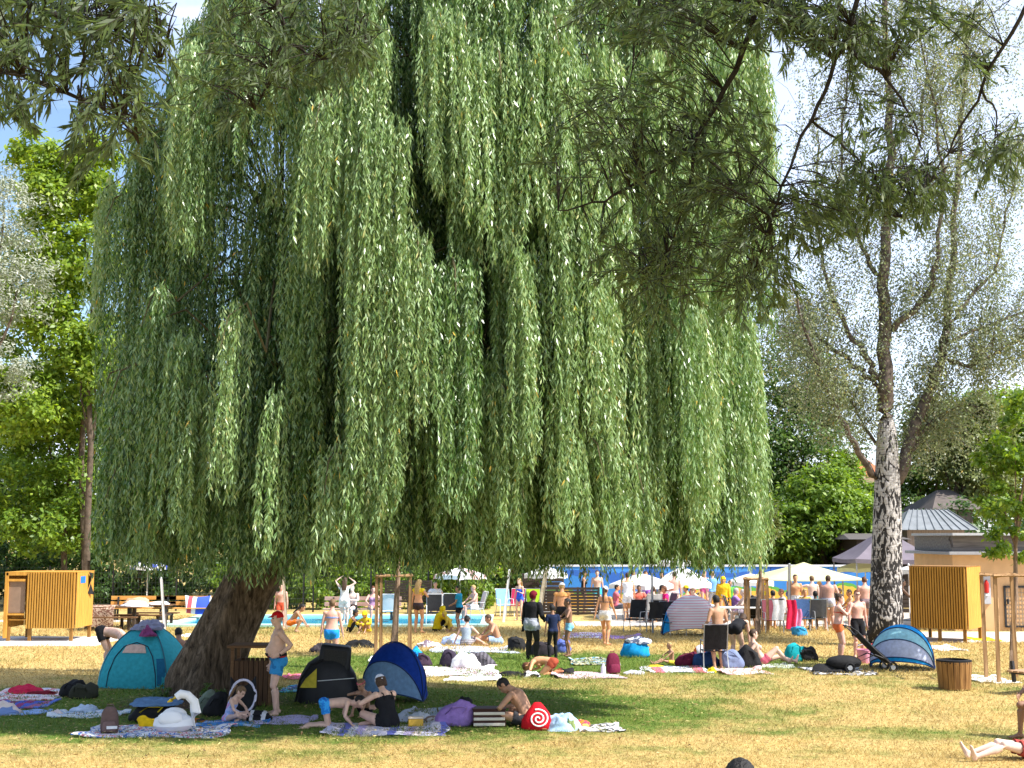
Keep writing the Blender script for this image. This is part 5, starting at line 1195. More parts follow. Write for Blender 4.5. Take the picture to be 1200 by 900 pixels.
        for (a_, c_) in ed:
            if (c_, a_) not in ed: F.append((mp_[c_], mp_[a_], n+mp_[a_], n+mp_[c_]))
        q = MB(); q.add(outer+inner, F); c = q.build(name, mat, ob, ang=70); 
        if lab: c['label'] = lab
        return c
    T, A, Fo, TH, SN, FT, HD = [reg == i for i in range(7)]
    fwd = ((co-cs[j])*np.array([tuple(fr(s)[1]) for s in ss])[j]).sum(1)
    for wv in wear:
        kind, mat = wv[0], wv[1]; mat = cloth(mat) if isinstance(mat, tuple) else mat
        if kind == 'trunks': shell('swim_trunks', (T & (tp_ < .075)) | (TH & (tp_ < (wv[2] if len(wv) > 2 else .62))), .012+np.where(TH, .03*tp_, 0), mat, .002)
        elif kind == 'briefs': shell('swim_briefs', (T & (tp_ < .055)) | (TH & (tp_ < .10)), .007, mat)
        elif kind == 'bikini': shell('bikini_bottom', (T & (tp_ < .03)) | (TH & (tp_ < .12)), .007, mat)
        elif kind == 'top': shell('bikini_top', T & (tp_ > .265) & (tp_ < .345) & ((fwd > .02) | ((tp_ > .285) & (tp_ < .325))), .008, mat)
        elif kind == 'suit': shell('swimsuit', (T & (tp_ < .375) & ((tp_ < .27) | (fwd > -.03) | True)) | (TH & (tp_ < .09)), .007, mat)
        elif kind == 'straps':
            for sgn in (-1, 1):
                pts = [sp(.30)-fr(.3)[1]*.112*fat+fr(.3)[0]*sgn*.075, sp(.40)-fr(.4)[1]*.105+fr(.4)[0]*sgn*.085, sp(.452)+fr(.45)[0]*sgn*.095+fr(.45)[2]*.03, sp(.40)+fr(.4)[1]*.125+fr(.4)[0]*sgn*.08]
                q = MB(); q.tube([p*S for p in pts], .010*S, 6); q.build('strap', mat, ob)
        elif kind == 'shirt': shell('t_shirt', (T & (tp_ < .485) & (tp_ > -.05)) | (A & (tp_ < .62)), .014+np.where(T, .012*np.clip(.3-tp_, 0, 1), .012), mat, .002)
        elif kind == 'vest': shell('tank_top', (T & (tp_ < .42) & (tp_ > -.02)), .011, mat, .0015)
        elif kind == 'jumper': shell('jumper', (T & (tp_ < .50) & (tp_ > .0)) | A | (Fo & (tp_ < .9)), .022, mat, .003)
        elif kind == 'robe': shell('hooded_robe', (T & (tp_ > -.05)) | A | (Fo & (tp_ < .7)) | (HD & (hloc[:, 1] < .035)) | (TH & (tp_ < .35)), .030, mat, .004)
        elif kind == 'dress': shell('dress', (T & (tp_ < .43)) | (TH & (tp_ < .6)), .016+np.where(TH, .035*tp_, 0), mat, .002)
        elif kind == 'trousers': shell('trousers', (T & (tp_ < .09)) | TH | (SN & (tp_ < .93)), .013+np.where(SN, .006, 0), mat, .002)
        elif kind == 'shoes': shell('shoes', FT | (SN & (tp_ > .93)), .008, mat)
        elif kind == 'waist':
            shell('tied_sweater', (T & (tp_ < .10)) | (TH & (tp_ < .38)), .030+np.where(TH, .02, 0), mat, .006)
        elif kind == 'belt': shell('waistband', T & (tp_ > .02) & (tp_ < .085), .018, mat)
        elif kind == 'scarf': shell('scarf', T & (tp_ > .36) & (tp_ < .5), .02, mat, .003)
        elif kind == 'watch': 
            wr, palm, hd = hands['lh']; q = MB(); x_, y_, _ = frame(hd); q.loft([((wr-hd*.03)*S, x_, y_, .033*S, .033*S), ((wr-hd*.005)*S, x_, y_, .032*S, .032*S)], 12); q.build('wristwatch', mat, ob)
        elif kind == 'cap':
            shell('cap', HD & (hloc[:, 2] > np.where(hloc[:, 1] < .03, .012, .05)), .014, mat); q = MB()
            bk = wv[2] if len(wv) > 2 else 1
            q.sheet(lambda u, v: tuple(hl((u-.5)*.135*(1-.35*v), bk*(.075+.095*v*math.sin(math.pi*(.18+.64*u))), .052-.02*v+.012*math.sin(math.pi*u))*S), 8, 5, .006*S); c_ = q.build('cap_brim', mat, ob)
        elif kind == 'hat': shell('knitted_hat', HD & (hloc[:, 2] > .02), .024, mat, .003)
        elif kind == 'turban': shell('headscarf', HD & ((hloc[:, 2] > .03) | (hloc[:, 1] < -.02)), .026, mat, .004)
        elif kind == 'goggles': shell('swim_goggles', HD & (hloc[:, 2] > .042) & (hloc[:, 2] < .068), .012, mat)
        elif kind == 'glasses': shell('sunglasses', HD & (hloc[:, 2] > .0) & (hloc[:, 2] < .03) & (hloc[:, 1] > .05) & (np.abs(hloc[:, 0]) < .065), .012, mat)
    hs = hair[1]; hm = hairmat(hair[0])
    if hs != 'none':
        fl = hloc[:, 2]+.55*(-hloc[:, 1]); mask = HD & ((hloc[:, 2] > .072) | ((hloc[:, 1] < .035) & (hloc[:, 2] > .0)) | ((hloc[:, 1] < -.015) & (hloc[:, 2] > -.07))) & ~((np.abs(hloc[:, 0]) > .074) & (hloc[:, 2] < .02) & (hloc[:, 1] > -.04))
        covered = any(wv[0] in ('cap', 'hat', 'turban') for wv in wear)
        shell('hair', mask, {'short': .010, 'bald': .003}.get(hs, .018) if not covered else .008, hm, .004 if hs != 'bald' else 0)
        if hs == 'long':
            q = MB(); top = hl(0, -.07, .05); lw = hl(0, -.115, -.10); xt, ft, tt = fr(.33); end = sp(.30)-ft*.125
            q.loft([((top+t2*.0)*S, x2, f2, .075*S, .045*S), (hl(0, -.085, -.02)*S, x2, f2, .092*S, .05*S), (lw*S, x2, f2, .095*S, .035*S), ((lw.lerp(end, .5))*S, xt, ft, .10*S, .026*S), (end*S, xt, ft, .07*S, .014*S)], 14); q.build('hair_length', hm, ob)
        elif hs == 'pony':
            q = MB(); xt, ft, tt = fr(.38); r0 = hl(0, -.10, .05); q.tube([r0*S, hl(0, -.145, .045)*S, hl(0, -.15, -.05)*S, (sp(.38)-ft*.15)*S, (sp(.28)-ft*.14)*S], [.02*S, .034*S, .036*S, .028*S, .008*S], 9); q.build('ponytail', hm, ob)
        elif hs == 'bun': q = MB(); q.ell(hl(0, -.085, .095)*S, (.045*S,)*3, None, 10, 7, noise=.06); q.build('hair_bun', hm, ob)
        elif hs == 'bob': q = MB(); q.loft([(hl(0, -.03, .06)*S, x2, f2, .088*S, .09*S), (hl(0, -.04, -.02)*S, x2, f2, .098*S, .075*S), (hl(0, -.05, -.085)*S, x2, f2, .09*S, .055*S)], 14); q.build('hair_length', hm, ob)
    return ob
blk = (.014, .014, .016); navy = (.012, .02, .055); wht = (.74, .73, .72)
# --- nearest group under the willow
person('bare chested man in a red cap standing hand on hip by the trunk', (325, 838), 'left', 'stand', 1.76, 'fair', ('grey', 'bald'), [('trunks', MBLOTCH('blue_trunks', ((.03, .22, .48), (.035, .26, .55), (.02, .16, .38)), 4), .58), ('belt', MSTRIPE('belt_stripe', (blk, blk, (.35, .03, .03)), 14, 'Z')), ('cap', (.58, .012, .015)), ('watch', blk)], belly=.10, fat=1.04, head=(4, -8), turn=20, lh=(-.19, .02, 1.02), le=(-.5, -1, 0), lhd=(.3, .9, -.2), rh=(.20, .10, .84), lft=(-.15, .06, .075), rft=(.16, -.03, .075))
person('little girl with a brown ponytail sitting on the grass in a pale blue swimsuit', (268, 846), 'right', 'cross', 1.18, 'fair', ('lightbrown', 'pony'), [('suit', MBLOTCH('pale_swimsuit', ((.26, .38, .68), (.45, .5, .75), (.6, .3, .5)), 9))], child=True, turn=-16, head=(22, 0), lh=(-.2, .42, .2), rh=(.12, .45, .2))
person('boy in bright blue trunks kneeling on all fours on the blanket', (382, 852), 'right', 'fours', 1.36, 'fair', ('black', 'short'), [('trunks', MBLOTCH('blue_print_trunks', ((.02, .20, .62), (.04, .34, .75), (.02, .14, .5)), 12), .42)], child=True, turn=10, head=(10, 0), hworld=75)
person('child with a pink swim band sitting in front of the black tent', (428, 838), 160, 'kneesup', 1.22, 'tan', ('lightbrown', 'short'), [('trunks', blk, .4), ('goggles', (.70, .10, .16))], child=True, head=(12, 15), lh=(-.05, .5, .3), rh=(.06, .42, .56))
person('woman in a white cap and black swimsuit sitting on the striped blanket', (455, 853), 'away', 'cross', 1.68, 'fair', ('brown', 'bob'), [('suit', blk), ('straps', blk), ('cap', (.74, .76, .84))], female=True, fat=1.12, turn=38, head=(8, 12), lh=(-.24, .44, .30), le=(-1, -.2, -.1), rh=(.1, .5, .3))
person('dark haired bare backed man sitting cross legged and looking down', (618, 851), 'left', 'cross', 1.78, 'tan', ('black', 'short'), [('trunks', (.03, .03, .035), .5)], turn=-22, head=(38, -6), bend=40, lf=12, lh=(-.12, .46, .26), rh=(.10, .44, .26))
person('person in dark shorts bending over behind the teal dome tent', (125, 787), 'right', 'bendover', 1.72, 'fair', ('brown', 'short'), [('trunks', blk, .5)], fat=1.08, head=(20, 0))
person('deeply tanned man sitting behind the teal tent against the willow trunk', (209, 792), 20, 'legs', 1.74, 'brown', ('black', 'short'), [('trunks', navy, .5)], dz=.18, head=(15, 20), lf=6)
person('standing viewer whose black hair rises into the bottom edge', (tuple(AT(869, 900, 7.6))[0], 7.6, 0), 'away', 'stand', 1.735, 'tan', ('black', 'curly'), [('shirt', navy), ('trousers', blk)])
person('pale sunbather lying on the dry grass at the bottom right edge', (1212, 890), 'left', 'lie', 1.74, 'pale', ('brown', 'short'), [('trunks', (.30, .05, .04), .5)], turn=4)
person('tanned person sitting on the bench with one leg in view at the right edge', (1232, 866), 'left', 'chair', 1.72, 'brown', ('black', 'short'), [('trunks', navy, .5)], turn=12)
# --- middle of the lawn
person('woman in a bright blue bikini walking away towards the pool', (388, 783), 'away', 'walk', 1.62, 'pink', ('lightbrown', 'short'), [('bikini', (.02, .28, .75)), ('top', (.20, .30, .62))], female=True, fat=1.12, lft=(-.1, .12, .075), rft=(.1, -.12, .08), lh=(-.28, .0, .78), rh=(.28, .06, .80))
person('woman in a red bikini top and orange bottoms holding a hand to her mouth', (984, 776), 'right', 'stand', 1.66, 'pink', ('brown', 'bun'), [('bikini', (.72, .16, .05)), ('top', (.62, .04, .02))], female=True, fat=1.12, turn=-8, lh=(-.10, .26, 1.42), rh=(.12, .30, 1.38), le=(-.6, .2, -1), re=(.6, .2, -1), lhd=(.3, .3, 1), rhd=(-.3, .3, 1))
person('bare chested man in long black shorts and sunglasses beside the birch trunk', (1006, 772), 'cam', 'stand', 1.72, 'pink', ('auburn', 'short'), [('trunks', blk, .82), ('glasses', blk)], turn=16, head=(4, 20))
person('woman in a grey vest sitting on the pale mat with her back turned', (546, 757), 'away', 'side', 1.62, 'fair', ('black', 'bun'), [('vest', (.30, .36, .42)), ('trunks', MSTRIPE('grey_stripe', ((.12, .11, .12), (.36, .32, .34)), 22, 'Z'), .9)], female=True, turn=-12)
person('tanned man with bare back sitting on the mat, facing left', (583, 755), 'left', 'legs', 1.74, 'tan', ('brown', 'short'), [('trunks', (.30, .42, .60), .7)], turn=12, fat=1.08, lf=10)
person('person in a maroon hat and black jumper, grey sweater tied at the waist', (623, 773), 'away', 'stand', 1.70, 'dark', ('black', 'short'), [('jumper', blk), ('trousers', (.03, .026, .024)), ('waist', MBLOTCH('grey_knit', ((.30, .32, .38), (.40, .42, .48), (.32, .34, .40)), 6)), ('turban', (.14, .01, .02)), ('shoes', blk)], fat=1.12, turn=-30, lf=6, rh=(.22, .25, 1.02))
person('child in a navy t-shirt and black trousers standing with back turned', (648, 774), 'away', 'stand', 1.36, 'brown', ('black', 'short'), [('shirt', navy), ('trousers', blk), ('shoes', blk)], child=True, turn=14, head=(20, 0))
person('slim boy in light blue trunks with folded arms', (667, 769), 'left', 'stand', 1.46, 'brown', ('black', 'short'), [('trunks', (.22, .52, .72), .35)], child=True, turn=10, lh=(-.1, .24, 1.12), rh=(.1, .28, 1.16), le=(-1, 0, -.3), re=(1, 0, -.3))
person('tall person with an orange towel round the shoulders behind the boy in navy', (659, 752), 'away', 'stand', 1.72, 'orange', ('blond', 'short'), [('scarf', (.62, .30, .10)), ('trunks', blk, .6), ('hat', (.75, .74, .7))], head=(25, 0), lf=8)
person('woman in a white cap and white shorts walking across the lawn', (709, 756), 'away', 'walk', 1.68, 'orange', ('brown', 'pony'), [('trunks', (.74, .70, .66), .42), ('top', (.10, .10, .14)), ('cap', (.72, .72, .78))], female=True, turn=-25, lft=(-.10, .22, .075), rft=(.14, -.18, .085))
person('sunbathed person curled over with the head down on the pale pink towel', (646, 790), 70, 'kneel', 1.62, 'orange', ('auburn', 'short'), [('briefs', (.30, .06, .03))], female=True, pel=(0, 0, .27), lf=66, bend=52, lh=(-.20, .58, .06), rh=(.20, .58, .06), hworld=120)
person('toddler with light hair sitting on the mixed towels, facing left', (787, 779), 'left', 'legs', .98, 'tan', ('blond', 'short'), [('trunks', (.55, .45, .05), .5)], child=True, turn=18, lh=(-.15, .5, .2))
person('tanned bare backed man with a lavender towel round his waist', (842, 784), 'away', 'stand', 1.70, 'tan', ('black', 'short'), [('belt', (.03, .02, .04)), ('trunks', (.52, .36, .56), .98)], turn=28, rh=(.2, .24, 1.05), lh=(-.24, .22, 1.0), head=(10, 20))
person('woman in a black swimsuit bending over beside the lavender towel', (864, 778), 'right', 'bendover', 1.66, 'fair', ('brown', 'bob'), [('suit', blk)], female=True, turn=60, fat=1.1, lf=62, rh=(.2, .4, .35), lh=(-.2, .4, .35))
person('person reclining on the lawn with bare legs stretched to the right', (893, 779), 'right', 'recline', 1.72, 'fair', ('brown', 'short'), [('trunks', (.62, .12, .18), .35)], female=True, turn=6)
# --- poolside, left
kw = dict(vox=.02)
person('person in orange shorts crouching at the pool edge behind the leaning pole', (344, 741), 'right', 'squat', 1.55, 'tan', ('black', 'long'), [('trunks', (.72, .16, .02), .6)], child=True, **kw)
person('pale bather half hidden by the red cap and the leaning pole', (329, 737), 'cam', 'stand', 1.5, 'pink', ('brown', 'short'), [('trunks', (.6, .1, .05), .5)], **kw)
person('dark haired woman in a white dress raising her arms at the pool', (403, 733), 'away', 'stand', 1.66, 'pale', ('brown', 'long'), [('dress', (.75, .74, .74))], female=True, lh=(-.15, .1, 1.72), rh=(.2, .1, 1.68), le=(-1, 0, 0), re=(1, 0, 0), **kw)
p = G(413, 729); person('pale elderly man sitting on the poolside bench with clasped hands', (p.x, p.y-.1, 0), 'cam', 'chair', 1.74, 'pale', ('grey', 'bald'), [('trunks', blk, .4)], fat=1.1, lh=(-.06, .3, .8), rh=(.06, .3, .8), turn=-14, **kw)
p = G(437, 728); person('woman in a mauve top sitting at the right of the poolside bench', (p.x, p.y-.1, 0), 'cam', 'chair', 1.64, 'pink', ('auburn', 'bun'), [('suit', (.35, .22, .36))], female=True, turn=14, **kw)
person('child in a yellow robe with dark hair sitting at the left of the pool edge', (410, 741), 'right', 'kneesup', 1.4, 'brown', ('black', 'bob'), [('vest', (.62, .48, .02)), ('trousers', blk)], child=True, **kw)
person('child wearing a bright yellow hat and towel sitting on the pool edge', (430, 742), 'cam', 'kneesup', 1.38, 'tan', ('brown', 'short'), [('robe', (.60, .45, .03)), ('hat', (.80, .66, .02))], child=True, turn=-20, **kw)
person('fair haired woman in a yellow scarf and dark briefs standing beside the stakes', (490, 742), 'away', 'stand', 1.70, 'orange', ('blond', 'long'), [('scarf', (.66, .50, .02)), ('bikini', (.05, .035, .04)), ('top', (.66, .5, .02))], female=True, turn=-25, rh=(.15, .3, 1.25), **kw)
person('person in a yellow hooded robe sitting by the pool with black trousers', (512, 740), 'right', 'kneesup', 1.62, 'tan', ('brown', 'short'), [('robe', (.66, .48, .01)), ('trousers', blk)], turn=25, **kw)
person('boy in a turquoise shirt and black shorts standing at the pool', (538, 739), 'left', 'stand', 1.45, 'tan', ('black', 'short'), [('shirt', (.02, .27, .42)), ('trunks', blk, .55)], child=True, turn=-20, lh=(-.1, .3, 1.0), rh=(.1, .3, 1.0), **kw)
p = G(527, 742); person('small child in a mustard robe crouching at the feet of the boy in turquoise', (p.x, p.y+.4, 0), 'left', 'kneel', 1.1, 'tan', ('lightbrown', 'short'), [('robe', (.50, .36, .05))], child=True, **kw)
p = G(510, 720); person('person in a white top sitting in the white chair row', (p.x, p.y, 0), 'cam', 'chair', 1.68, 'pink', ('grey', 'short'), [('shirt', (.7, .7, .74))], **kw)
p = G(556, 727); person('pink skinned bather sitting in a reclined white chair', (p.x, p.y, 0), 'left', 'chair', 1.68, 'pink', ('blond', 'short'), [('trunks', wht, .6)], turn=25, **kw)
chair('reclined white chair with a dark side under the pink bather', G(557, 727), math.pi/2+.3, whitem, wf)
person('blonde girl in a royal blue swimsuit standing by the deck chairs', (609, 727), 'cam', 'stand', 1.52, 'fair', ('blond', 'long'), [('suit', (.03, .10, .62))], female=True, child=True, turn=-30, lh=(-.1, .26, 1.2), **kw)
# --- crowd at the tables, right
def seat(label, px, py, face, skin, hair, wear, turn=0, female=False, lab=None, **k2):
    p = G(px, py); o = person(label, (p.x, p.y, 0), face, 'chair', k2.pop('h', 1.68), skin, hair, wear, female=female, turn=turn, vox=.02, **k2)
    chair(('dark garden chair under the '+(lab or label))[:90], (p.x, p.y, 0), FACE[face]+rad(turn), greym, random.choice([black, cloth((.10, .11, .13)), wf])); return o
seat('dark haired person in a pink top sitting at the left end of the tables', 722, 726, 'right', 'orange', ('black', 'short'), [('shirt', (.66, .16, .20)), ('trunks', (.2, .2, .25))], lab='pink topped sitter at the left')
person('person in a long white shirt with red lettering standing at the tables', (736, 728), 'away', 'stand', 1.76, 'orange', ('brown', 'short'), [('dress', (.76, .75, .77))], **kw)
seat('dark haired person in a coral top beside the white shirt', 749, 727, 'cam', 'brown', ('black', 'short'), [('shirt', (.66, .16, .11)), ('trunks', (.55, .55, .25), .9)], lab='coral topped sitter')
seat('sunburnt bather sitting with bare back behind the thin grey pole', 766, 730, 'away', 'pink', ('brown', 'short'), [('trunks', (.05, .05, .07))], fat=1.12, lab='sunburnt bather')
seat('person in a hot pink top sitting at the long white table', 780, 729, 'left', 'orange', ('auburn', 'bob'), [('shirt', (.72, .02, .16))], female=True, turn=20, lab='hot pink sitter')
person('bather in pale shorts standing behind the long white table', (791, 724), 'away', 'stand', 1.74, 'pink', ('brown', 'short'), [('trunks', (.74, .55, .55), .5)], **kw)
seat('person in a yellow cap sitting at the long white table', 806, 728, 'left', 'orange', ('brown', 'short'), [('vest', (.08, .10, .14)), ('cap', (.75, .52, .02))], turn=-20, lab='yellow capped sitter')
person('tanned bather standing right of the large parasol pole', (776, 722), 'cam', 'stand', 1.72, 'tan', ('black', 'short'), [('trunks', (.55, .5, .5), .6)], **kw)
seat('bather leaning forward at the right end of the long white table', 822, 730, 'left', 'fair', ('lightbrown', 'short'), [('trunks', (.2, .3, .6))], lf=18, lab='leaning bather')
person('bather in a yellow cap and yellow towel behind the striped beach towel', (848, 728), 'cam', 'stand', 1.62, 'orange', ('brown', 'short'), [('robe', (.76, .42, .02)), ('hat', (.85, .62, .01))], **kw)
seat('person in a purple shirt sitting in front of the yellow mural', 862, 733, 'right', 'pink', ('grey', 'short'), [('shirt', (.40, .20, .52)), ('trunks', wht)], lab='purple shirted sitter')
seat('pale bather facing the person in the purple shirt', 873, 735, 'left', 'pale', ('grey', 'bald'), [('trunks', (.3, .25, .3))], fat=1.15, lab='pale bather at the stakes')
seat('dark haired child in grey on a black chair behind the stakes', 883, 737, 'away', 'tan', ('black', 'short'), [('shirt', (.26, .25, .27)), ('trunks', blk)], h=1.45, lab='child in grey')
seat('person in a maroon top sitting with a white towel behind', 907, 738, 'away', 'orange', ('black', 'short'), [('shirt', (.22, .05, .07)), ('trunks', (.2, .05, .06))], lab='maroon topped sitter')
seat('person in a light top sitting right of the white towel', 918, 735, 'left', 'orange', ('auburn', 'short'), [('shirt', (.55, .5, .48))], lab='light topped sitter')
person('tanned bather in white shorts standing under the yellow green tent', (933, 733), 'cam', 'stand', 1.76, 'orange', ('brown', 'short'), [('trunks', (.75, .66, .55), .7)], **kw)
seat('person in a yellow top sitting under the tent', 944, 735, 'cam', 'orange', ('blond', 'bob'), [('shirt', (.75, .45, .02))], female=True, lab='yellow topped sitter under the tent')
seat('dark haired person in teal sitting low at the tent edge', 957, 739, 'away', 'dark', ('black', 'short'), [('shirt', (.03, .25, .30)), ('trunks', blk)], lab='teal sitter')
person('pale bather stretching an arm out to the left under the tent', (953, 732), 'away', 'stand', 1.70, 'pale', ('lightbrown', 'short'), [('trunks', (.45, .5, .6), .5)], lh=(-.72, .15, 1.28), le=(-.2, 0, -1), **kw)
person('heavy bare backed man in lavender white shorts in front of the tent', (972, 739), 'away', 'stand', 1.80, 'pink', ('brown', 'short'), [('trunks', (.55, .55, .66), .35)], fat=1.22, turn=-18, rh=(.30, .2, .95), **kw)
person('bare backed bather in the sun between the couple and the birch', (1015, 738), 'away', 'stand', 1.74, 'pink', ('auburn', 'short'), [('trunks', (.25, .18, .2), .5)], fat=1.15, **kw)
seat('bather in a yellow orange top sitting behind the woman in the red bikini', 998, 736, 'left', 'orange', ('brown', 'short'), [('vest', (.72, .40, .08))], lab='yellow orange topped sitter')
person('dark skinned person in black leaning at the right of the birch trunk', (1054, 741), 'right', 'stand', 1.72, 'dark', ('black', 'short'), [('vest', blk), ('trunks', blk, .6)], lf=12, rh=(.2, .5, 1.0), **kw)
person('bather with blonde hair standing in front of the blue wall', (826, 716), 'cam', 'stand', 1.66, 'pink', ('blond', 'long'), [('suit', (.55, .1, .25))], female=True, **kw)
person('bather in turquoise shorts at the left end of the blue wall', (700, 717), 'cam', 'stand', 1.70, 'fair', ('brown', 'short'), [('trunks', (.05, .5, .6), .5)], **kw)

def extra(label, px, py, face, skin, hair, wear, pose='stand', h=1.70, **k):
    if pose == 'chair': seat(label, px, py, face, skin, hair, wear, lab=k.pop('lab'), **k)
    else: person(label, (px, py), face, pose, h, skin, hair, wear, vox=.02, **k)
extra('bather in lime green trunks standing left of the coral topped sitter', 741, 717, 'right', 'tan', ('black', 'short'), [('trunks', (.35, .6, .05), .5)])
extra('woman in a violet bikini standing at the pole of the left large parasol', 757, 719, 'cam', 'orange', ('brown', 'long'), [('bikini', (.3, .08, .45)), ('top', (.3, .08, .45))], female=True)
extra('bather in a white shirt and pink cap sitting behind the hot pink sitter', 786, 724, 'cam', 'pink', ('brown', 'short'), [('shirt', (.72, .72, .74)), ('cap', (.75, .2, .4))], 'chair', lab='pink capped sitter')
extra('person in an orange vest sitting between the two large white parasols', 775, 727, 'right', 'tan', ('black', 'bob'), [('vest', (.75, .28, .03))], 'chair', lab='orange vested sitter')
extra('bather in red trunks walking in front of the blue wall by the right large parasol', 812, 717, 'left', 'fair', ('brown', 'short'), [('trunks', (.6, .03, .03), .5)])
extra('person in a sky blue shirt standing at the right end of the large parasols', 836, 720, 'away', 'fair', ('blond', 'short'), [('shirt', (.2, .42, .75)), ('trunks', (.4, .35, .3), .6)])
extra('child in a green top standing behind the purple shirted sitter', 856, 724, 'cam', 'tan', ('brown', 'short'), [('shirt', (.12, .42, .08)), ('trunks', blk, .5)], h=1.4, child=True)
extra('bather in a yellow bikini standing by the slim tree in the right stakes', 894, 722, 'cam', 'orange', ('brown', 'bun'), [('bikini', (.8, .6, .03)), ('top', (.8, .6, .03))], female=True)
extra('bare chested bather standing behind the red and pink hanging towels', 926, 724, 'right', 'pink', ('lightbrown', 'short'), [('trunks', (.1, .15, .4), .5)])
extra('woman in a black swimsuit standing at the left edge of the blue wall', 684, 719, 'right', 'tan', ('black', 'pony'), [('suit', blk)], female=True)
extra('person in a white vest sitting behind the white yellow topped bathers under the tent', 986, 733, 'left', 'orange', ('brown', 'short'), [('vest', (.72, .70, .66))], 'chair', lab='white vested sitter')
extra('bather in turquoise bikini standing left of the heavy man at the tent', 961, 727, 'right', 'tan', ('blond', 'bob'), [('bikini', (.02, .5, .55)), ('top', (.02, .5, .55))], female=True)

# ------------------------------------------------------------------ towels, bags, tents and other things on the lawn
def flat(label, px, py, wpx, hpx, mat, seed=0, name='towel', cat='towel', rz=0.0, th=.018):
    p = G(px, py); s = p.y/FPX; W = wpx*s; D = abs(G(px, py-hpx/2).y-G(px, py+hpx/2).y); rs = random.Random(len(label)*13+seed); ph = [rs.uniform(0, 6.28) for _ in range(9)]
    sk = rs.uniform(-.12, .12)
    def fn(u, v):
        x, y = (u-.5)*W, (v-.5)*D; e = .03*math.sin(7*v+ph[0])*(abs(u-.5)*2)**3; f = .035*math.sin(6*u+ph[1])*(abs(v-.5)*2)**3
        z = .022+.010*math.sin(9*u+ph[2]+3*v)+.009*math.sin(13*v+ph[3]-4*u)+.016*max(0, math.sin(4.5*u+5*v+ph[4]))**6
        if (u > .9 and v > .8) or (u < .08 and ph[7] > 3): z += .03
        return (x+e*W+sk*y, y+f*D, z)
    q = MB(); q.sheet(fn, 22, 16, th); o = q.build(name, mat, ang=60); o.location = p; o.rotation_euler = (0, 0, rz); return tag(o, label, cat)
def backpack(label, p, h, mat, mat2=None, rz=0.0, lean=.25, cat='backpack'):
    o = thing('backpack', label, cat, tuple(p), rz); o.rotation_euler = (-lean, 0, rz); mat2 = mat2 or black; w_, d = h*.68, h*.42
    X, Y = Vector((1, 0, 0)), Vector((0, 1, 0)); q = MB()
    q.loft([((0, 0, h*z), X, Y, w_/2*a, d/2*b) for z, a, b in ((0, .82, .8), (.04, .96, .98), (.25, 1.02, 1.1), (.5, .98, 1.02), (.75, .9, .86), (.92, .68, .66), (1, .3, .35))], 20, p=3); q.build('body', mat, o, ang=60)
    q = MB(); q.loft([((0, -d*.5, h*z), X, Y, w_*.36*a, d*.26*a) for z, a in ((.08, .85), (.12, 1), (.3, 1.02), (.42, .95), (.47, .6))], 16, p=3); q.build('pocket', mat2, o, ang=60)
    for s in (-1, 1): q = MB(); q.tube([(s*w_*.25, d*.38, h*.9), (s*w_*.32, d*.75, h*.6), (s*w_*.34, d*.65, h*.3), (s*w_*.36, d*.4, h*.1)], h*.035, 6, flat=.4); q.build('strap', mat2, o)
    q = MB(); q.tube([(-.06, d*.2, h*.96), (-.04, d*.2, h*1.06), (.04, d*.2, h*1.06), (.06, d*.2, h*.96)], h*.022, 6); q.build('handle', mat2, o); return o
def duffel(label, p, w_, d, h, mat, rz=0.0, mat2=None, cat='bag', handles=True, slump=.15):
    o = thing('bag', label, cat, tuple(p), rz); X, Y = Vector((1, 0, 0)), Vector((0, 1, 0)); q = MB(); rs = random.Random(len(label)); k = [rs.uniform(-slump, slump) for _ in range(8)]
    q.loft([((k[i % 8]*w_*.12, k[i % 8-1]*d*.1, h*z*(1)), X, Y, w_/2*a*(1+k[i % 8]*.2), d/2*a*(1+k[i % 8-2]*.2)) for i, (z, a) in enumerate(((0, .86), (.05, .98), (.15, 1.05), (.3, 1.06), (.45, 1.02), (.6, .97), (.74, .9), (.85, .8), (.94, .62), (1, .4), (1.03, .15)))], 40, p=2.7); sl = rs.uniform(-.3, .3)
    of = Vector((len(label)*1.3, p[0], p[1]))
    for i, v in enumerate(q.v):
        e_ = Vector(v)/max(w_, h)*3.2; c1 = MN.noise(e_*.8+of); cr = 1-abs(MN.noise(e_*1.5+of))*2.4; zf = v[2]/h
        f = 1+.22*c1+.06*cr; q.v[i] = (v[0]*f+sl*w_*zf*zf, v[1]*f, max(0, v[2]*(1+.30*MN.noise(Vector((e_.x, e_.y, 0))*.9-of))))
    q.build('body', mat, o, ang=70)
    if handles:
        for s in (-1, 1): fl = rs.uniform(.0, .22); q = MB(); q.tube([(-w_*.22, s*d*.50, h*.55), (-w_*.2+sl*w_*.7, s*d*(.42+fl), h*.86), (sl*w_*.9, s*d*(.36+fl), h*(1.0-fl)), (w_*.18+sl*w_*.7, s*d*(.44+fl), h*.84), (w_*.24, s*d*.5, h*.55)], .013, 6); q.build('handle', mat2 or mat, o)
    return o
C = cloth
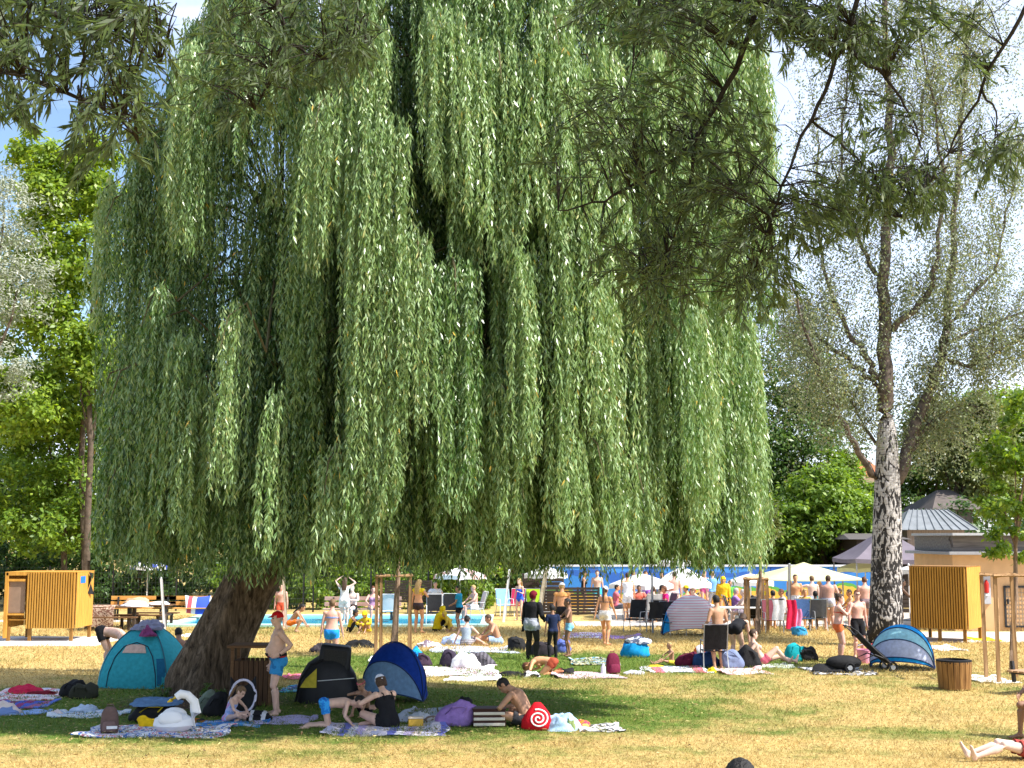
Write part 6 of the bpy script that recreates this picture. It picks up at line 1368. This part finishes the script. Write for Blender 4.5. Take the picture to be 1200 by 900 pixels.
# --- left, in the willow's shade
flat('pink and white printed blanket at the left edge with a red cushion', 36, 815, 82, 13, MBLOTCH('pink_print', ((.70, .55, .55), (.62, .20, .22), (.74, .70, .68), (.5, .5, .62), (.72, .6, .58)), 4), 1)
heap('cushion', 'crumpled red cushion on the pink printed blanket', 'cushion', G(32, 812), (.36, .22, .14), C((.52, .02, .06)), 1)
heap('cloth_pile', 'dark red clothes beside the red cushion', 'clothing', G(50, 815), (.3, .16, .09), C((.16, .01, .02)), 2)
duffel('black holdall at the right end of the pink printed blanket', G(84, 816), .42, .34, .30, black); duffel('olive black holdall with a strap between the black one and the teal tent', G(97, 818), .5, .36, .26, C((.035, .035, .022)))
flat('plaid purple and blue mat at the left edge', 24, 827, 66, 9, MSTRIPE('plaid', ((.25, .04, .14), (.07, .10, .42), (.30, .10, .2), (.10, .16, .5), (.18, .03, .1), (.06, .09, .4)), 1.2, 'X', wob=.04), 3, 'mat', 'mat')
flat('crumpled pale blue towel lying in front of the plaid mat', 33, 836, 42, 5, C((.25, .38, .62)), 2)
heap('cloth_pile', 'cream towel roll with a blue end at the left edge', 'towel', G(4, 837), (.28, .2, .22), MBLOTCH('cream_blue', ((.62, .5, .44), (.66, .55, .5), (.16, .24, .45)), 2.4), 4)
flat('pale blue and white towel left of the brown backpack', 104, 838, 80, 7, MBLOTCH('pale_blue_print', ((.62, .68, .72), (.66, .70, .66), (.36, .48, .62), (.7, .68, .7)), 5), 5)
heap('cloth_pile', 'frilly pale blue cloth on the pale blue towel', 'clothing', G(100, 835), (.22, .14, .12), C((.45, .54, .66)), 5, amp=.4)
heap('cloth_pile', 'small white shoe pile at the left end of the pale blue towel', 'shoes', G(66, 838), (.10, .08, .09), C((.66, .56, .52)), 6)
flat('large white towel with blue flower print in front of the swan', 186, 858, 160, 13, MBLOTCH('blue_flower_print', ((.76, .75, .76), (.74, .73, .74), (.06, .16, .5), (.76, .74, .74), (.6, .2, .28), (.76, .76, .76)), 5.5), 6)
backpack('grey brown backpack with a white label on the flower print towel', G(128, 859), .40, C((.13, .085, .075)), C((.17, .11, .10)), .2, -.0)
q = MB(); q.box((0, 0, .0), (.16, .012, .045)); lb = q.build('label_patch', white_c, bpy.data.objects[[o.name for o in bpy.data.objects if o.get('label', '').startswith('grey brown backpack')][0]], bevel=.004); lb.location = (.05, -.135, .1)
duffel('black holdall with yellow zips under the blue jeans', G(176, 845), .62, .4, .30, black, .1, M('yellow_trim', (.66, .48, .02), .7, .1))
heap('jeans', 'folded blue jeans thrown over the black holdall', 'clothing', G(178, 845)+Vector((.05, .0, .27)), (.40, .26, .12), C((.10, .19, .33)), 7)
duffel('bright yellow bag in front of the black holdall', G(177, 853), .36, .24, .17, C((.80, .50, .01)), -.1, handles=False)
# inflatable swan
p = G(203, 858); o = thing('inflatable_swan', 'white inflatable swan with a curved neck and yellow beak on the flower print towel', 'pool toy', tuple(p), .1)
vin = M('white_vinyl', (.80, .80, .80), .35, .03, 4, .45); q = MB(); q.lathe([(.14, .0), (.25, .04), (.31, .12), (.29, .21), (.20, .26), (.12, .24), (.08, .12), (.12, .02)], seg=22); q.build('body', vin, o)
q = MB(); q.tube([(.25, .02, .12), (.33, .02, .30), (.30, .02, .46), (.20, .01, .56), (.10, 0, .58), (.03, -.01, .53)], [.10, .085, .07, .065, .07, .055], 14); q.build('neck', vin, o)
q = MB(); q.tube([(.04, -.01, .54), (-.04, -.02, .49), (-.10, -.02, .46)], [.045, .032, .008], 10); q.build('beak', M('yellow_vinyl', (.75, .50, .02), .4, .05), o)
for s in (-1, 1): q = MB(); q.ell((-.02, s*.23, .24), (.19, .06, .12), Matrix.Rotation(s*.35, 3, 'X'), 12, 8); q.build('wing', vin, o)
flat('bright blue towel under the little girl', 272, 849, 74, 7, MBLOTCH('blue_towel', ((.05, .2, .55), (.08, .3, .62), (.4, .5, .7)), 4), 7)
flat('lavender towel at the feet of the man in the red cap', 333, 845, 66, 9, C((.50, .44, .66)), 8)
heap('cloth_pile', 'orange and dark clothes on the grass left of the little girl', 'clothing', G(222, 846), (.34, .1, .06), MBLOTCH('orange_dark', ((.4, .14, .02), (.03, .03, .03), (.35, .12, .03)), 3), 8)
duffel('grey green bag leaning at the foot of the willow', G(240, 836), .36, .3, .34, C((.16, .20, .15)), .2); duffel('black bag beside the grey green bag at the trunk', G(252, 839), .36, .28, .36, black, .1)
duffel('black and white round bag between the girl and the man', G(303, 845), .38, .3, .16, MSTRIPE('bw', (blk, (.6, .6, .62), blk), 5, 'X'), 0)
p = G(284, 842); o = thing('baby_seat', 'dark baby seat with a white rim behind the little girl', 'baby seat', tuple(p), .2)
q = MB(); q.sheet(lambda u, v: ((u-.5)*.4, .30*v-.1, .06+.45*v**1.4+.16*(2*u-1)**2), 10, 10, .03); q.build('shell', black, o)
q = MB(); q.tube([(.21*math.cos(t), .05+.17*math.sin(t), .36+.25*math.sin(t)) for t in np.linspace(0, 2*math.pi, 25)], .022, 8); q.build('rim', C((.62, .6, .7)), o)
# --- group blanket and its things
flat('white and blue striped blanket under the seated family', 452, 856, 140, 13, MSTRIPE('blanket_stripe', ((.72, .66, .74), (.18, .20, .55), (.7, .68, .74), (.5, .42, .66), (.72, .62, .62), (.60, .58, .72)), 1.3, 'X', wob=.12), 9, 'blanket', 'blanket')
flat('pale grey blue blanket between the blue tent and the purple bag', 508, 838, 70, 16, MSTRIPE('grey_blue_stripe', ((.34, .40, .50), (.42, .46, .55), (.30, .30, .42), (.5, .5, .55)), 1.6, 'X', wob=.1), 10, 'blanket', 'blanket')
p = G(487, 852); o = thing('food_box', 'small orange yellow lunch box beside the woman in black', 'lunch box', tuple(p), .1)
q = MB(); q.box((0, 0, .07), (.24, .16, .13)); q.build('box', M('orange_plastic', (.60, .36, .05), .4, .05), o, bevel=.015); q = MB(); q.box((0, 0, .15), (.25, .17, .03)); q.build('lid', M('cream_plastic', (.62, .52, .4), .4, .05), o, bevel=.008)
heap('cloth_pile', 'white crumpled cloth behind the orange lunch box', 'clothing', G(492, 844), (.16, .14, .13), C((.6, .62, .66)), 9); heap('cloth_pile', 'brown and white clothes between lunch box and purple bag', 'clothing', G(510, 846), (.22, .14, .10), MBLOTCH('brown_white', ((.3, .2, .15), (.62, .58, .55), (.2, .14, .12)), 6), 10)
duffel('large crumpled lilac bag between the blanket and the striped crate', G(533, 850), .58, .36, .36, C((.30, .18, .46)), -.1, cat='bag'); heap('cap_pile', 'small black cap lying on top of the lilac bag', 'cap', G(545, 849)+Vector((0, 0, .34)), (.13, .11, .10), black, 11)
p = G(573, 851); o = thing('cool_box', 'dark brown crate with three cream bands next to the seated man', 'crate', tuple(p), .05)
q = MB(); q.box((0, 0, .14), (.52, .34, .27)); q.build('body', M('dark_brown', (.05, .02, .015), .6, .1), o, bevel=.01)
for i in range(3): q = MB(); q.box((0, -.004, .05+i*.085), (.50, .345, .045)); q.build('band', M('cream_band', (.62, .56, .48), .6, .05), o, bevel=.006)
q = MB(); q.box((0, 0, .285), (.54, .36, .025)); q.build('lid', M('dark_brown', (.05, .02, .015), .6, .1), o, bevel=.008)
# red bag with a white spiral
p = G(630, 855); o = thing('red_bag', 'red cloth bag with a white spiral behind the seated man', 'bag', tuple(p), .0)
q = MB(); q.loft([((0, 0, z), Vector((1, 0, 0)), Vector((0, 1, 0)), a, bb2) for z, a, bb2 in ((.0, .20, .13), (.03, .26, .17), (.15, .25, .16), (.28, .17, .11), (.38, .09, .06), (.42, .05, .03))], 22); q.build('body', C((.56, .01, .02)), o, ang=70)
q = MB(); pts = []
for i in range(46):
    t = i/45*4.6*math.pi; r_ = .012+.0105*t; x, z = r_*math.cos(t)+.01, .185+r_*.86*math.sin(t)
    zz = max(0.0, min(.42, z)); a_ = np.interp(zz, [0, .03, .15, .28, .38, .42], [.2, .26, .25, .17, .09, .05]); b_ = np.interp(zz, [0, .03, .15, .28, .38, .42], [.13, .17, .16, .11, .06, .03])
    pts.append((x, -b_*math.sqrt(max(.02, 1-(x/a_)**2))-.004, max(.01, z)))
q.tube(pts, .013, 6); q.build('spiral', white_c, o)
heap('cloth_pile', 'crumpled light blue cloth right of the red spiral bag', 'clothing', G(656, 855), (.28, .22, .26), C((.36, .52, .70)), 12)
flat('white and black printed towel right of the light blue cloth', 702, 854, 52, 8, MBLOTCH('white_black_print', ((.66, .66, .66), (.6, .6, .62), (.05, .05, .06), (.66, .66, .66)), 5), 11)
heap('cloth_pile', 'small orange and red toys at the end of the printed towel', 'toy', G(682, 852), (.14, .1, .09), MBLOTCH('orange_red', ((.7, .2, .03), (.65, .06, .1), (.75, .4, .1)), 9), 13)
heap('grass_tuft', 'small green bottle bag beside the light blue cloth', 'bag', G(669, 856), (.07, .06, .16), C((.20, .26, .10)), 14)
# --- tents
def dome_tent(label, p, W, D, H, rz, m, m2):
    o = thing('dome_tent', label, 'tent', tuple(p), rz); n = 12; q = MB(); v = []; seg = 40
    def pt(u, t, k=1.0):
        a = (1-u**2.1)**.62; cx, sy = math.cos(t), math.sin(t); pw = 2/3.4
        return Vector((W/2*a*math.copysign(abs(cx)**pw, cx)*k, D/2*a*math.copysign(abs(sy)**pw, sy)*k, H*u*k+.01))
    for i in range(n+1):
        for k in range(seg):
            pp = pt(i/n*.995, 2*math.pi*k/seg); t = 2*math.pi*k/seg; dd = 1-.025*math.cos(4*t)*(1-(i/n)); v.append((pp.x*dd, pp.y*dd, pp.z))
    q.add(v, [(i*seg+k, i*seg+(k+1) % seg, (i+1)*seg+(k+1) % seg, (i+1)*seg+k) for i in range(n) for k in range(seg)]+[tuple(n*seg+k for k in range(seg))]); q.build('flysheet', m, o, ang=60)
    for t0 in (math.pi/4, 3*math.pi/4):
        for t in (t0, t0+math.pi): q = MB(); q.tube([pt(u, t, 1.01) for u in np.linspace(0, .99, 14)], .014, 6); q.build('tent_pole', M('tent_pole', (.02, .12, .16), .5, .05), o)
    q = MB(); q.tube([pt(u, -math.pi/2+s, 1.012) for u, s in [(0.02, -.42), (.25, -.40), (.5, -.34), (.66, -.2), (.72, 0), (.66, .22), (.5, .36), (.25, .42), (.02, .44)]], .011, 6); q.build('door_zip', M('dark_zip', (.01, .03, .06), .6, .1), o)
    q = MB(); q.sheet(lambda u, v: pt(.56+.13*v, -math.pi/2+(u-.5)*.36*(1-.25*v), 1.012), 10, 6, .006); q.build('window', m2, o)
    q = MB(); q.sheet(lambda u, v: pt(.05+.42*v, -math.pi/2+.62+(u-.5)*.3, 1.015), 6, 8, .006); q.build('side_flap', C((.015, .13, .24)), o); return o
teal = C((.05, .42, .49), 'teal_nylon', .25)
p = G(158, 808); dome_tent('teal dome tent with a light window patch beside the willow trunk', p+Vector((0, .75, 0)), 1.72, 1.5, 1.22, -.14, teal, C((.60, .42, .34)))
heap('cloth_pile', 'grey lilac clothes drying on top of the teal dome tent', 'clothing', p+Vector((.02, .62, 1.13)), (.30, .26, .16), C((.24, .24, .32)), 15, amp=.4)
heap('cloth_pile', 'purple red scarf hanging down the top of the teal dome tent', 'clothing', p+Vector((.12, .33, 1.02)), (.15, .14, .16), C((.22, .05, .15)), 16, amp=.4)
def pop_tent(label, p, rz, W, D, H, sect, win=None, seams=True):
    """quarter-sphere beach shelter, its cloth sewn from sectors; open side towards local -y is closed by a flap"""
    o = thing('beach_tent', label, 'tent', tuple(p), rz); k = len(sect)
    def pt(a, b_, r=1.0):                      # a: round the base 0..pi, b: up to the apex line
        return Vector((-W/2*math.cos(a)*r*math.cos(b_)**.75, D*math.sin(a)*math.cos(b_)**.75*r, H*math.sin(b_)**.85*r+.01))
    for i, m in enumerate(sect):
        q = MB(); q.sheet(lambda u, v: pt(math.pi*(i+u)/k, math.pi/2*v), 8, 12, .008); q.build('panel', m, o, ang=70)
    for i in range(k+1): q = MB(); q.tube([pt(math.pi*i/k, math.pi/2*v, 1.012) for v in np.linspace(0, 1, 12)], .010, 6); q.build('seam', M('seam_trim', (.01, .05, .14), .6, .1), o)
    return o, pt
blu = C((.01, .055, .36), 'blue_nylon', .3); lblu = C((.20, .34, .52), 'light_blue_nylon', .3); cyan = C((.02, .40, .82), 'cyan_nylon', .35); pcy = C((.40, .72, .78), 'pale_cyan_nylon', .35)
def shell_tent(label, p, rz, W, D, H, panels, ed=None):
    """pop-up shelter: hoops fan out from two ground pivots; closed back, flap panels on the front"""
    o = thing('beach_tent', label, 'tent', tuple(p), rz); n = len(panels); ed = ed or [i/n for i in range(n+1)]
    def pt(t, f, r=1.0):                       # t along hoop 0..1 (left pivot to right pivot), f fan angle 0 (front) .. 1 (back)
        a = math.pi*t; e = rad(82-150*f*.0)-0; ph = rad(8+164*f); s = math.sin(a)**.8
        return Vector((-W/2*math.cos(a)*r, -D*.5*math.cos(ph)*s*r, max(.01, H*math.sin(ph)**.8*s*r)))
    for i, m in enumerate(panels):
        q = MB(); q.sheet(lambda u, v: pt(u, ed[i]+(ed[i+1]-ed[i])*v), 18, 6, .006); q.build('panel', m, o, ang=60)
    for i in range(n+1): q = MB(); q.tube([pt(u, ed[i], 1.012) for u in np.linspace(0, 1, 20)], .012, 6); q.build('hoop', M('hoop_trim', (.008, .03, .12), .6, .1), o)
    return o, pt
p = G(452, 826); o, pt = shell_tent('dark blue pop-up tent with a pale blue front beside the black tent', p+Vector((.1, .6, 0)), -.35, 1.15, 1.3, 1.06, [lblu, blu, blu, blu], [0, .2, .5, .8, 1])
p = G(386, 826); o = thing('play_tent', 'black pop-up shelter with a yellow window and boxy mesh top behind the kneeling boy', 'tent', tuple(p+Vector((-.1, .5, 0))), .12)
def arch_loft(name, m, x0, x1, y0, y1, H, skew, par, n=8):
    q = MB(); q.sheet(lambda u, v: (x0+(x1-x0)*u+skew*math.sin(math.pi*v), y0+(y1-y0)*v, .01+H*math.sin(math.pi*v)**.6*(.55+.45*u)), n, 14, .01); return q.build(name, m, par, ang=60)
bl2 = M('black_nylon', (.018, .018, .02), .55, .2, 8, .35, .2, 12)
q = MB(); q.loft([((0, 0, z), Vector((1, 0, 0)), Vector((0, 1, 0)), a, .42*b_) for z, a, b_ in ((0, .56, 1), (.25, .57, 1.02), (.5, .50, .95), (.7, .38, .85), (.82, .2, .6), (.86, .05, .2))], 26, p=2.6); q.build('body', bl2, o, ang=60)
q = MB(); q.box((.12, -.02, .80), (.62, .55, .46), Matrix.Rotation(.12, 3, 'Y'), taper=.9); q.build('top_box', bl2, o, bevel=.06)
q = MB(); q.box((.13, -.295, .82), (.40, .012, .26), Matrix.Rotation(.12, 3, 'Y')); q.build('mesh_window', M('black_mesh', (.035, .033, .03), .7, .3, 40), o, bevel=.004)
q = MB(); q.sheet(lambda u, v: (-.50+.30*u+.10*v*(1-u), -.455+.02*v+.03*(1-u)**2*0-.0+.06*(1-u)**2, .30+.34*v*(.45+.55*u)), 8, 8, .01); q.build('yellow_window', C((.58, .46, .05)), o)
q = MB(); q.bar((-.18, -.455, .42), (.48, -.44, .46), .03, .012); q.build('piping', C((.6, .6, .58)), o)
q = MB(); q.tube([(-.58, -.2, .02), (-.50, -.32, .42), (-.30, -.36, .70), (-.1, -.3, .78)], .02, 8); q.build('hoop', black, o)
p = G(1066, 786); o, pt = shell_tent('bright blue and pale cyan pop-up tent with a grey mesh window right of the stroller', p+Vector((.0, .55, 0)), -.45, 1.42, 1.35, 1.0, [cyan, C((.55, .60, .76), 'grey_mesh', .3), pcy, cyan, cyan], [0, .03, .19, .36, .6, 1])
p = G(812, 746); o, pt = shell_tent('bright blue pop-up tent mostly covered by the striped beach towel', p+Vector((0, .6, 0)), .15, 1.75, 1.3, 1.18, [cyan, cyan, cyan])
tw_ = MSTRIPE('red_white_stripe', ((.76, .73, .73), (.76, .73, .73), (.76, .72, .72), (.70, .26, .32)), 13, 'Z', trans=.35)
q = MB(); q.sheet(lambda u, v: pt(.18+.68*u, max(.0, .62*(v))*.75, 1.05)+Vector((.02*math.sin(7*v), -.02-.02*math.sin(11*u), 0)), 16, 16, .012); t_o = q.build('towel', tw_, ang=60); t_o.location = o.location; t_o.rotation_euler = o.rotation_euler; tag(t_o, 'white beach towel with thin red stripes draped over the blue pop-up tent', 'towel')
# --- stroller and its neighbours
p = G(1018, 788); o = thing('stroller', 'black folding stroller tipped back beside the blue and cyan tent', 'stroller', tuple(p+Vector((0, .1, 0))), .12)
q = MB()
for s in (-.22, .22): q.tube([(-.45, s, 1.02), (-.30, s, .92), (.10, s, .52), (.55, s, .12)], .018, 8)
q.tube([(-.45, -.22, 1.02), (-.48, 0, 1.03), (-.45, .22, 1.02)], .02, 8); q.build('frame', blackm, o)
q = MB()
for s in (-.22, .22): q.tube([(-.55, s, .14), (.1, s, .40), (.35, s, .30)], .016, 8)
q.build('rear_frame', blackm, o)
q = MB(); q.sheet(lambda u, v: (-.28+.72*v, (u-.5)*.42, .86-.62*v-.05*math.sin(math.pi*u)), 8, 10, .03); q.build('seat', black, o)
q = MB(); q.ell((-.55, 0, .22), (.42, .24, .16), None, 16, 9); q.build('seat_bag', black, o, ang=70)
for x in (-.5, .5):
    for s in (-.24, .24):
        q = MB(); R_ = Matrix.Rotation(math.pi/2, 3, 'X'); pr = [Vector((.10*math.cos(t), 0, .10*math.sin(t))) for t in np.linspace(0, 2*math.pi, 17)]; q.tube([Vector((x, s, .12))+r_ for r_ in pr], .022, 8, cap=False); wh = q.build('wheel', black, o)
        q = MB(); q.tube([(x, s-.02, .12), (x, s+.02, .12)], .055, 12); q.build('rim', greym, wh)
p = G(1013, 777); o = thing('bucket', 'pink plastic bucket between the couple and the stroller', 'bucket', tuple(p)); q = MB(); q.lathe([(.0, 0), (.13, 0), (.175, .30), (.185, .30), (.185, .33), (.16, .33), (.12, .03), (0, .03)], seg=20); q.build('body', M('pink_plastic', (.72, .30, .42), .4, .04), o); q = MB(); q.tube([(-.18, 0, .31), (-.16, -.06, .42), (0, -.1, .46), (.16, -.06, .42), (.18, 0, .31)], .01, 6); q.build('handle', whitem, o)
def ball(label, p, r, m): q = MB(); q.ell((0, 0, r), (r, r, r), None, 18, 12); o = q.build('ball', m); o.location = p; return tag(o, label, 'ball')
ball('orange red beach ball behind the pink bucket', G(1025, 773), .20, MSTRIPE('ball_orange', ((.75, .14, .03), (.78, .22, .05), (.7, .10, .1)), 2.5, 'X')); ball('orange and white beach ball left of the black camping chair', G(823, 777), .22, MSTRIPE('ball_white', ((.75, .16, .02), (.75, .16, .02), (.75, .72, .7)), 2.2, 'X'))
flat('black and white towel in front of the couple by the birch', 983, 787, 72, 9, MBLOTCH('bw_towel', ((.62, .62, .64), (.03, .03, .03), (.6, .6, .62), (.04, .04, .045)), 2.5), 12)
heap('cloth_pile', 'black clothes on the black and white towel left of the stroller', 'clothing', G(972, 788), (.5, .2, .16), black, 17); heap('cloth_pile', 'blue cloth between the bucket and the stroller', 'clothing', G(1031, 776), (.24, .16, .2), C((.05, .2, .55)), 18)
duffel('turquoise beach bag on the lawn left of the couple', G(931, 775), .50, .26, .42, C((.01, .32, .36)), .1); duffel('black rucksack behind the turquoise beach bag', G(947, 775), .44, .3, .34, black, 0)
# --- middle rows
for a in [('white towel on the lawn left of the black tent', 373, 789, 30, 7, white_c), ('bright pink towel beside the white one behind the red capped man', 349, 794, 30, 5, C((.70, .14, .24))), ('turquoise and blue towel left of the black tent', 352, 808, 40, 8, MBLOTCH('turq', ((.08, .4, .5), (.05, .1, .3), (.5, .6, .62)), 3)),
          ('long white towel at the foot of the young tree stakes', 456, 773, 42, 8, white_c), ('large white blanket with pink edge in the middle of the lawn', 530, 787, 102, 11, MBLOTCH('white_pink', ((.76, .75, .75), (.76, .75, .75), (.6, .42, .55), (.76, .75, .75)), 2)), ('white sheet on the near edge of the large white blanket', 555, 796, 60, 5, white_c),
          ('pale blue mat under the seated pair', 556, 762, 98, 7, C((.50, .55, .68))), ('pale pink towel of the sunbather', 688, 792, 78, 7, C((.62, .46, .52))), ('mixed green and white towels left of the blue bag', 697, 776, 56, 8, MBLOTCH('green_white', ((.45, .55, .40), (.03, .03, .035), (.55, .5, .3), (.05, .25, .4), (.6, .6, .66)), 3.5)),
          ('white and purple towels behind the walking woman', 683, 745, 44, 6, MBLOTCH('white_purple', ((.72, .72, .76), (.4, .25, .5), (.72, .7, .72)), 2)), ('lilac towel right of the walking woman', 728, 747, 46, 4, C((.36, .22, .48))),
          ('pale striped towel under the toddler', 790, 785, 72, 7, MSTRIPE('pale_stripe', ((.62, .62, .74), (.7, .66, .7), (.62, .16, .22), (.7, .7, .74)), 1.1, 'X', wob=.08)), ('white and pink towel at the right of the toddler group', 868, 787, 58, 7, MBLOTCH('white_rose', ((.72, .66, .64), (.66, .36, .36), (.74, .7, .68)), 4)),
          ('pink and red towel beside the reclining person', 885, 770, 30, 6, C((.66, .16, .26))), ('pale green mat under the reclining legs', 905, 781, 44, 4, C((.45, .5, .42))), ('white towel on the dry grass behind the right stake frame', 1158, 797, 46, 8, white_c),
          ('white towel in front of the right changing cabin', 1105, 760, 34, 6, white_c), ('yellow towel at the foot of the ochre building', 1152, 750, 26, 4, C((.75, .55, .02))), ('white towel on the lawn behind the teal tent', 185, 757, 48, 5, white_c), ('pale towel on the path beside the picnic table', 232, 745, 30, 3, white_c)]:
    flat(*a, seed=a[1])
for lb, px, py, w_, d, h, m in [('bright blue bag on the white blanket near the stakes', 484, 781, .36, .28, .42, cyan), ('dark violet bag right of the bright blue bag', 497, 781, .36, .3, .32, C((.05, .03, .05))), ('black bag leaning on the white pillow', 526, 781, .38, .3, .36, C((.04, .03, .05))), ('grey striped bag at the right of the white pillow', 566, 782, .55, .36, .34, MSTRIPE('grey_bag', ((.06, .055, .065), (.12, .11, .13)), 12, 'X')),
        ('black bag right of the seated bare backed man', 606, 763, .44, .32, .38, black), ('dark pile of bags at the feet of the child in navy', 634, 769, .6, .4, .34, C((.03, .025, .03))), ('blue and white bag right of the child in navy', 660, 765, .40, .3, .34, C((.10, .14, .42))),
        ('big bright blue cool bag in the middle of the lawn', 744, 770, .66, .42, .40, cyan), ('dark red bag right of the toddler', 805, 781, .5, .36, .32, C((.10, .01, .03))), ('navy bag under the black camping chair', 828, 782, .6, .34, .34, C((.015, .045, .13))),
        ('blue grey bag right of the black camping chair', 858, 783, .5, .36, .42, C((.16, .20, .32))), ('black bag leaning on the blue grey bag', 877, 782, .54, .36, .44, black), ('light blue bag under the red towelled chair', 938, 745, .45, .3, .28, C((.05, .32, .60)))]:
    duffel(lb, G(px, py), w_, d, h, m, random.uniform(-.3, .3))
heap('pillow', 'white pillow on the large white blanket', 'pillow', G(545, 783), (.34, .24, .38), white_c, 20, amp=.15); heap('cloth_pile', 'white and dark clothes left of the seated pair', 'clothing', G(501, 758), (.36, .2, .14), MBLOTCH('wd', ((.7, .7, .72), (.2, .15, .18), (.7, .68, .7)), 4), 21)
heap('cloth_pile', 'blue and white towel heap behind the woman in the grey vest', 'towel', G(531, 755), (.34, .2, .24), MBLOTCH('bwt', ((.32, .42, .7), (.62, .66, .76), (.3, .4, .7)), 3), 22); heap('cloth_pile', 'pair of black shoes left of the curled sunbather', 'shoes', G(600, 792), (.26, .12, .1), black, 23); heap('cloth_pile', 'black and white shoes right beside the curled sunbather', 'shoes', G(622, 793), (.22, .13, .1), MBLOTCH('bws', (blk, (.6, .6, .6), blk), 5), 24)
heap('cloth_pile', 'dark clothes between the sunbather and the maroon backpack', 'clothing', G(663, 790), (.22, .13, .14), black, 25); heap('cloth_pile', 'white and grey clothes on top of the blue cool bag', 'clothing', G(748, 770)+Vector((0, 0, .34)), (.34, .2, .16), MBLOTCH('wg', ((.5, .5, .54), (.08, .1, .16), (.55, .55, .6)), 4), 26)
heap('cloth_pile', 'dark clothes on the grass in front of the left stakes', 'clothing', G(420, 759), (.46, .2, .2), black, 27); heap('cloth_pile', 'dark bag on the grass left of the walking bikini woman', 'bag', G(372, 764), (.22, .16, .2), C((.05, .04, .045)), 28)
heap('cloth_pile', 'yellow cloth beside the toddler', 'clothing', G(768, 783), (.2, .1, .08), C((.7, .48, .03)), 29); heap('cloth_pile', 'yellow toy under the black camping chair', 'toy', G(834, 788), (.1, .08, .1), C((.75, .55, .02)), 30)
backpack('maroon backpack standing on the pale pink towel', G(719, 790), .46, C((.12, .012, .035)), C((.16, .02, .05)), .3, .1)
q = MB(); q.lathe([(0, 0), (.05, 0), (.055, .02), (.055, .17), (.03, .21), (.022, .25), (0, .25)], seg=12); o = q.build('bottle', M('clear_plastic', (.66, .68, .72), .2, .05, 5, .5)); o.location = G(707, 791); tag(o, 'clear plastic bottle left of the maroon backpack', 'bottle')
heap('shoes', 'pale shoes on the grass in front of the maroon backpack', 'shoes', G(743, 790), (.22, .1, .08), C((.5, .5, .55)), 31)
chair('empty black camping chair seen from behind in front of the man in lavender', G(836, 783)+Vector((0, -.1, 0)), 0.0, greym, black)
# towels hanging on the pool chairs
def hang(label, px, py, W, H, m, z=1.0):
    p = G(px, py); sheetthing('towel', label, 'towel', lambda u, v: ((u-.5)*W+.03*math.sin(5*v), -.02*math.sin(9*u)-.03*v, z-H*v), 8, 10, .015, m, (p.x, p.y-.22, 0))
hang('white towel hanging on the back of the maroon chair', 911, 743, .36, .62, white_c, 1.06); hang('red towel hanging right of the maroon chair', 926, 742, .3, .9, C((.66, .02, .07)), 1.05); hang('pink towel hanging below the red towel', 933, 741, .24, .6, C((.72, .25, .45)), .75)
hang('dark clothes hanging over the black chair at the table', 768, 746, .42, .5, black, 1.05)
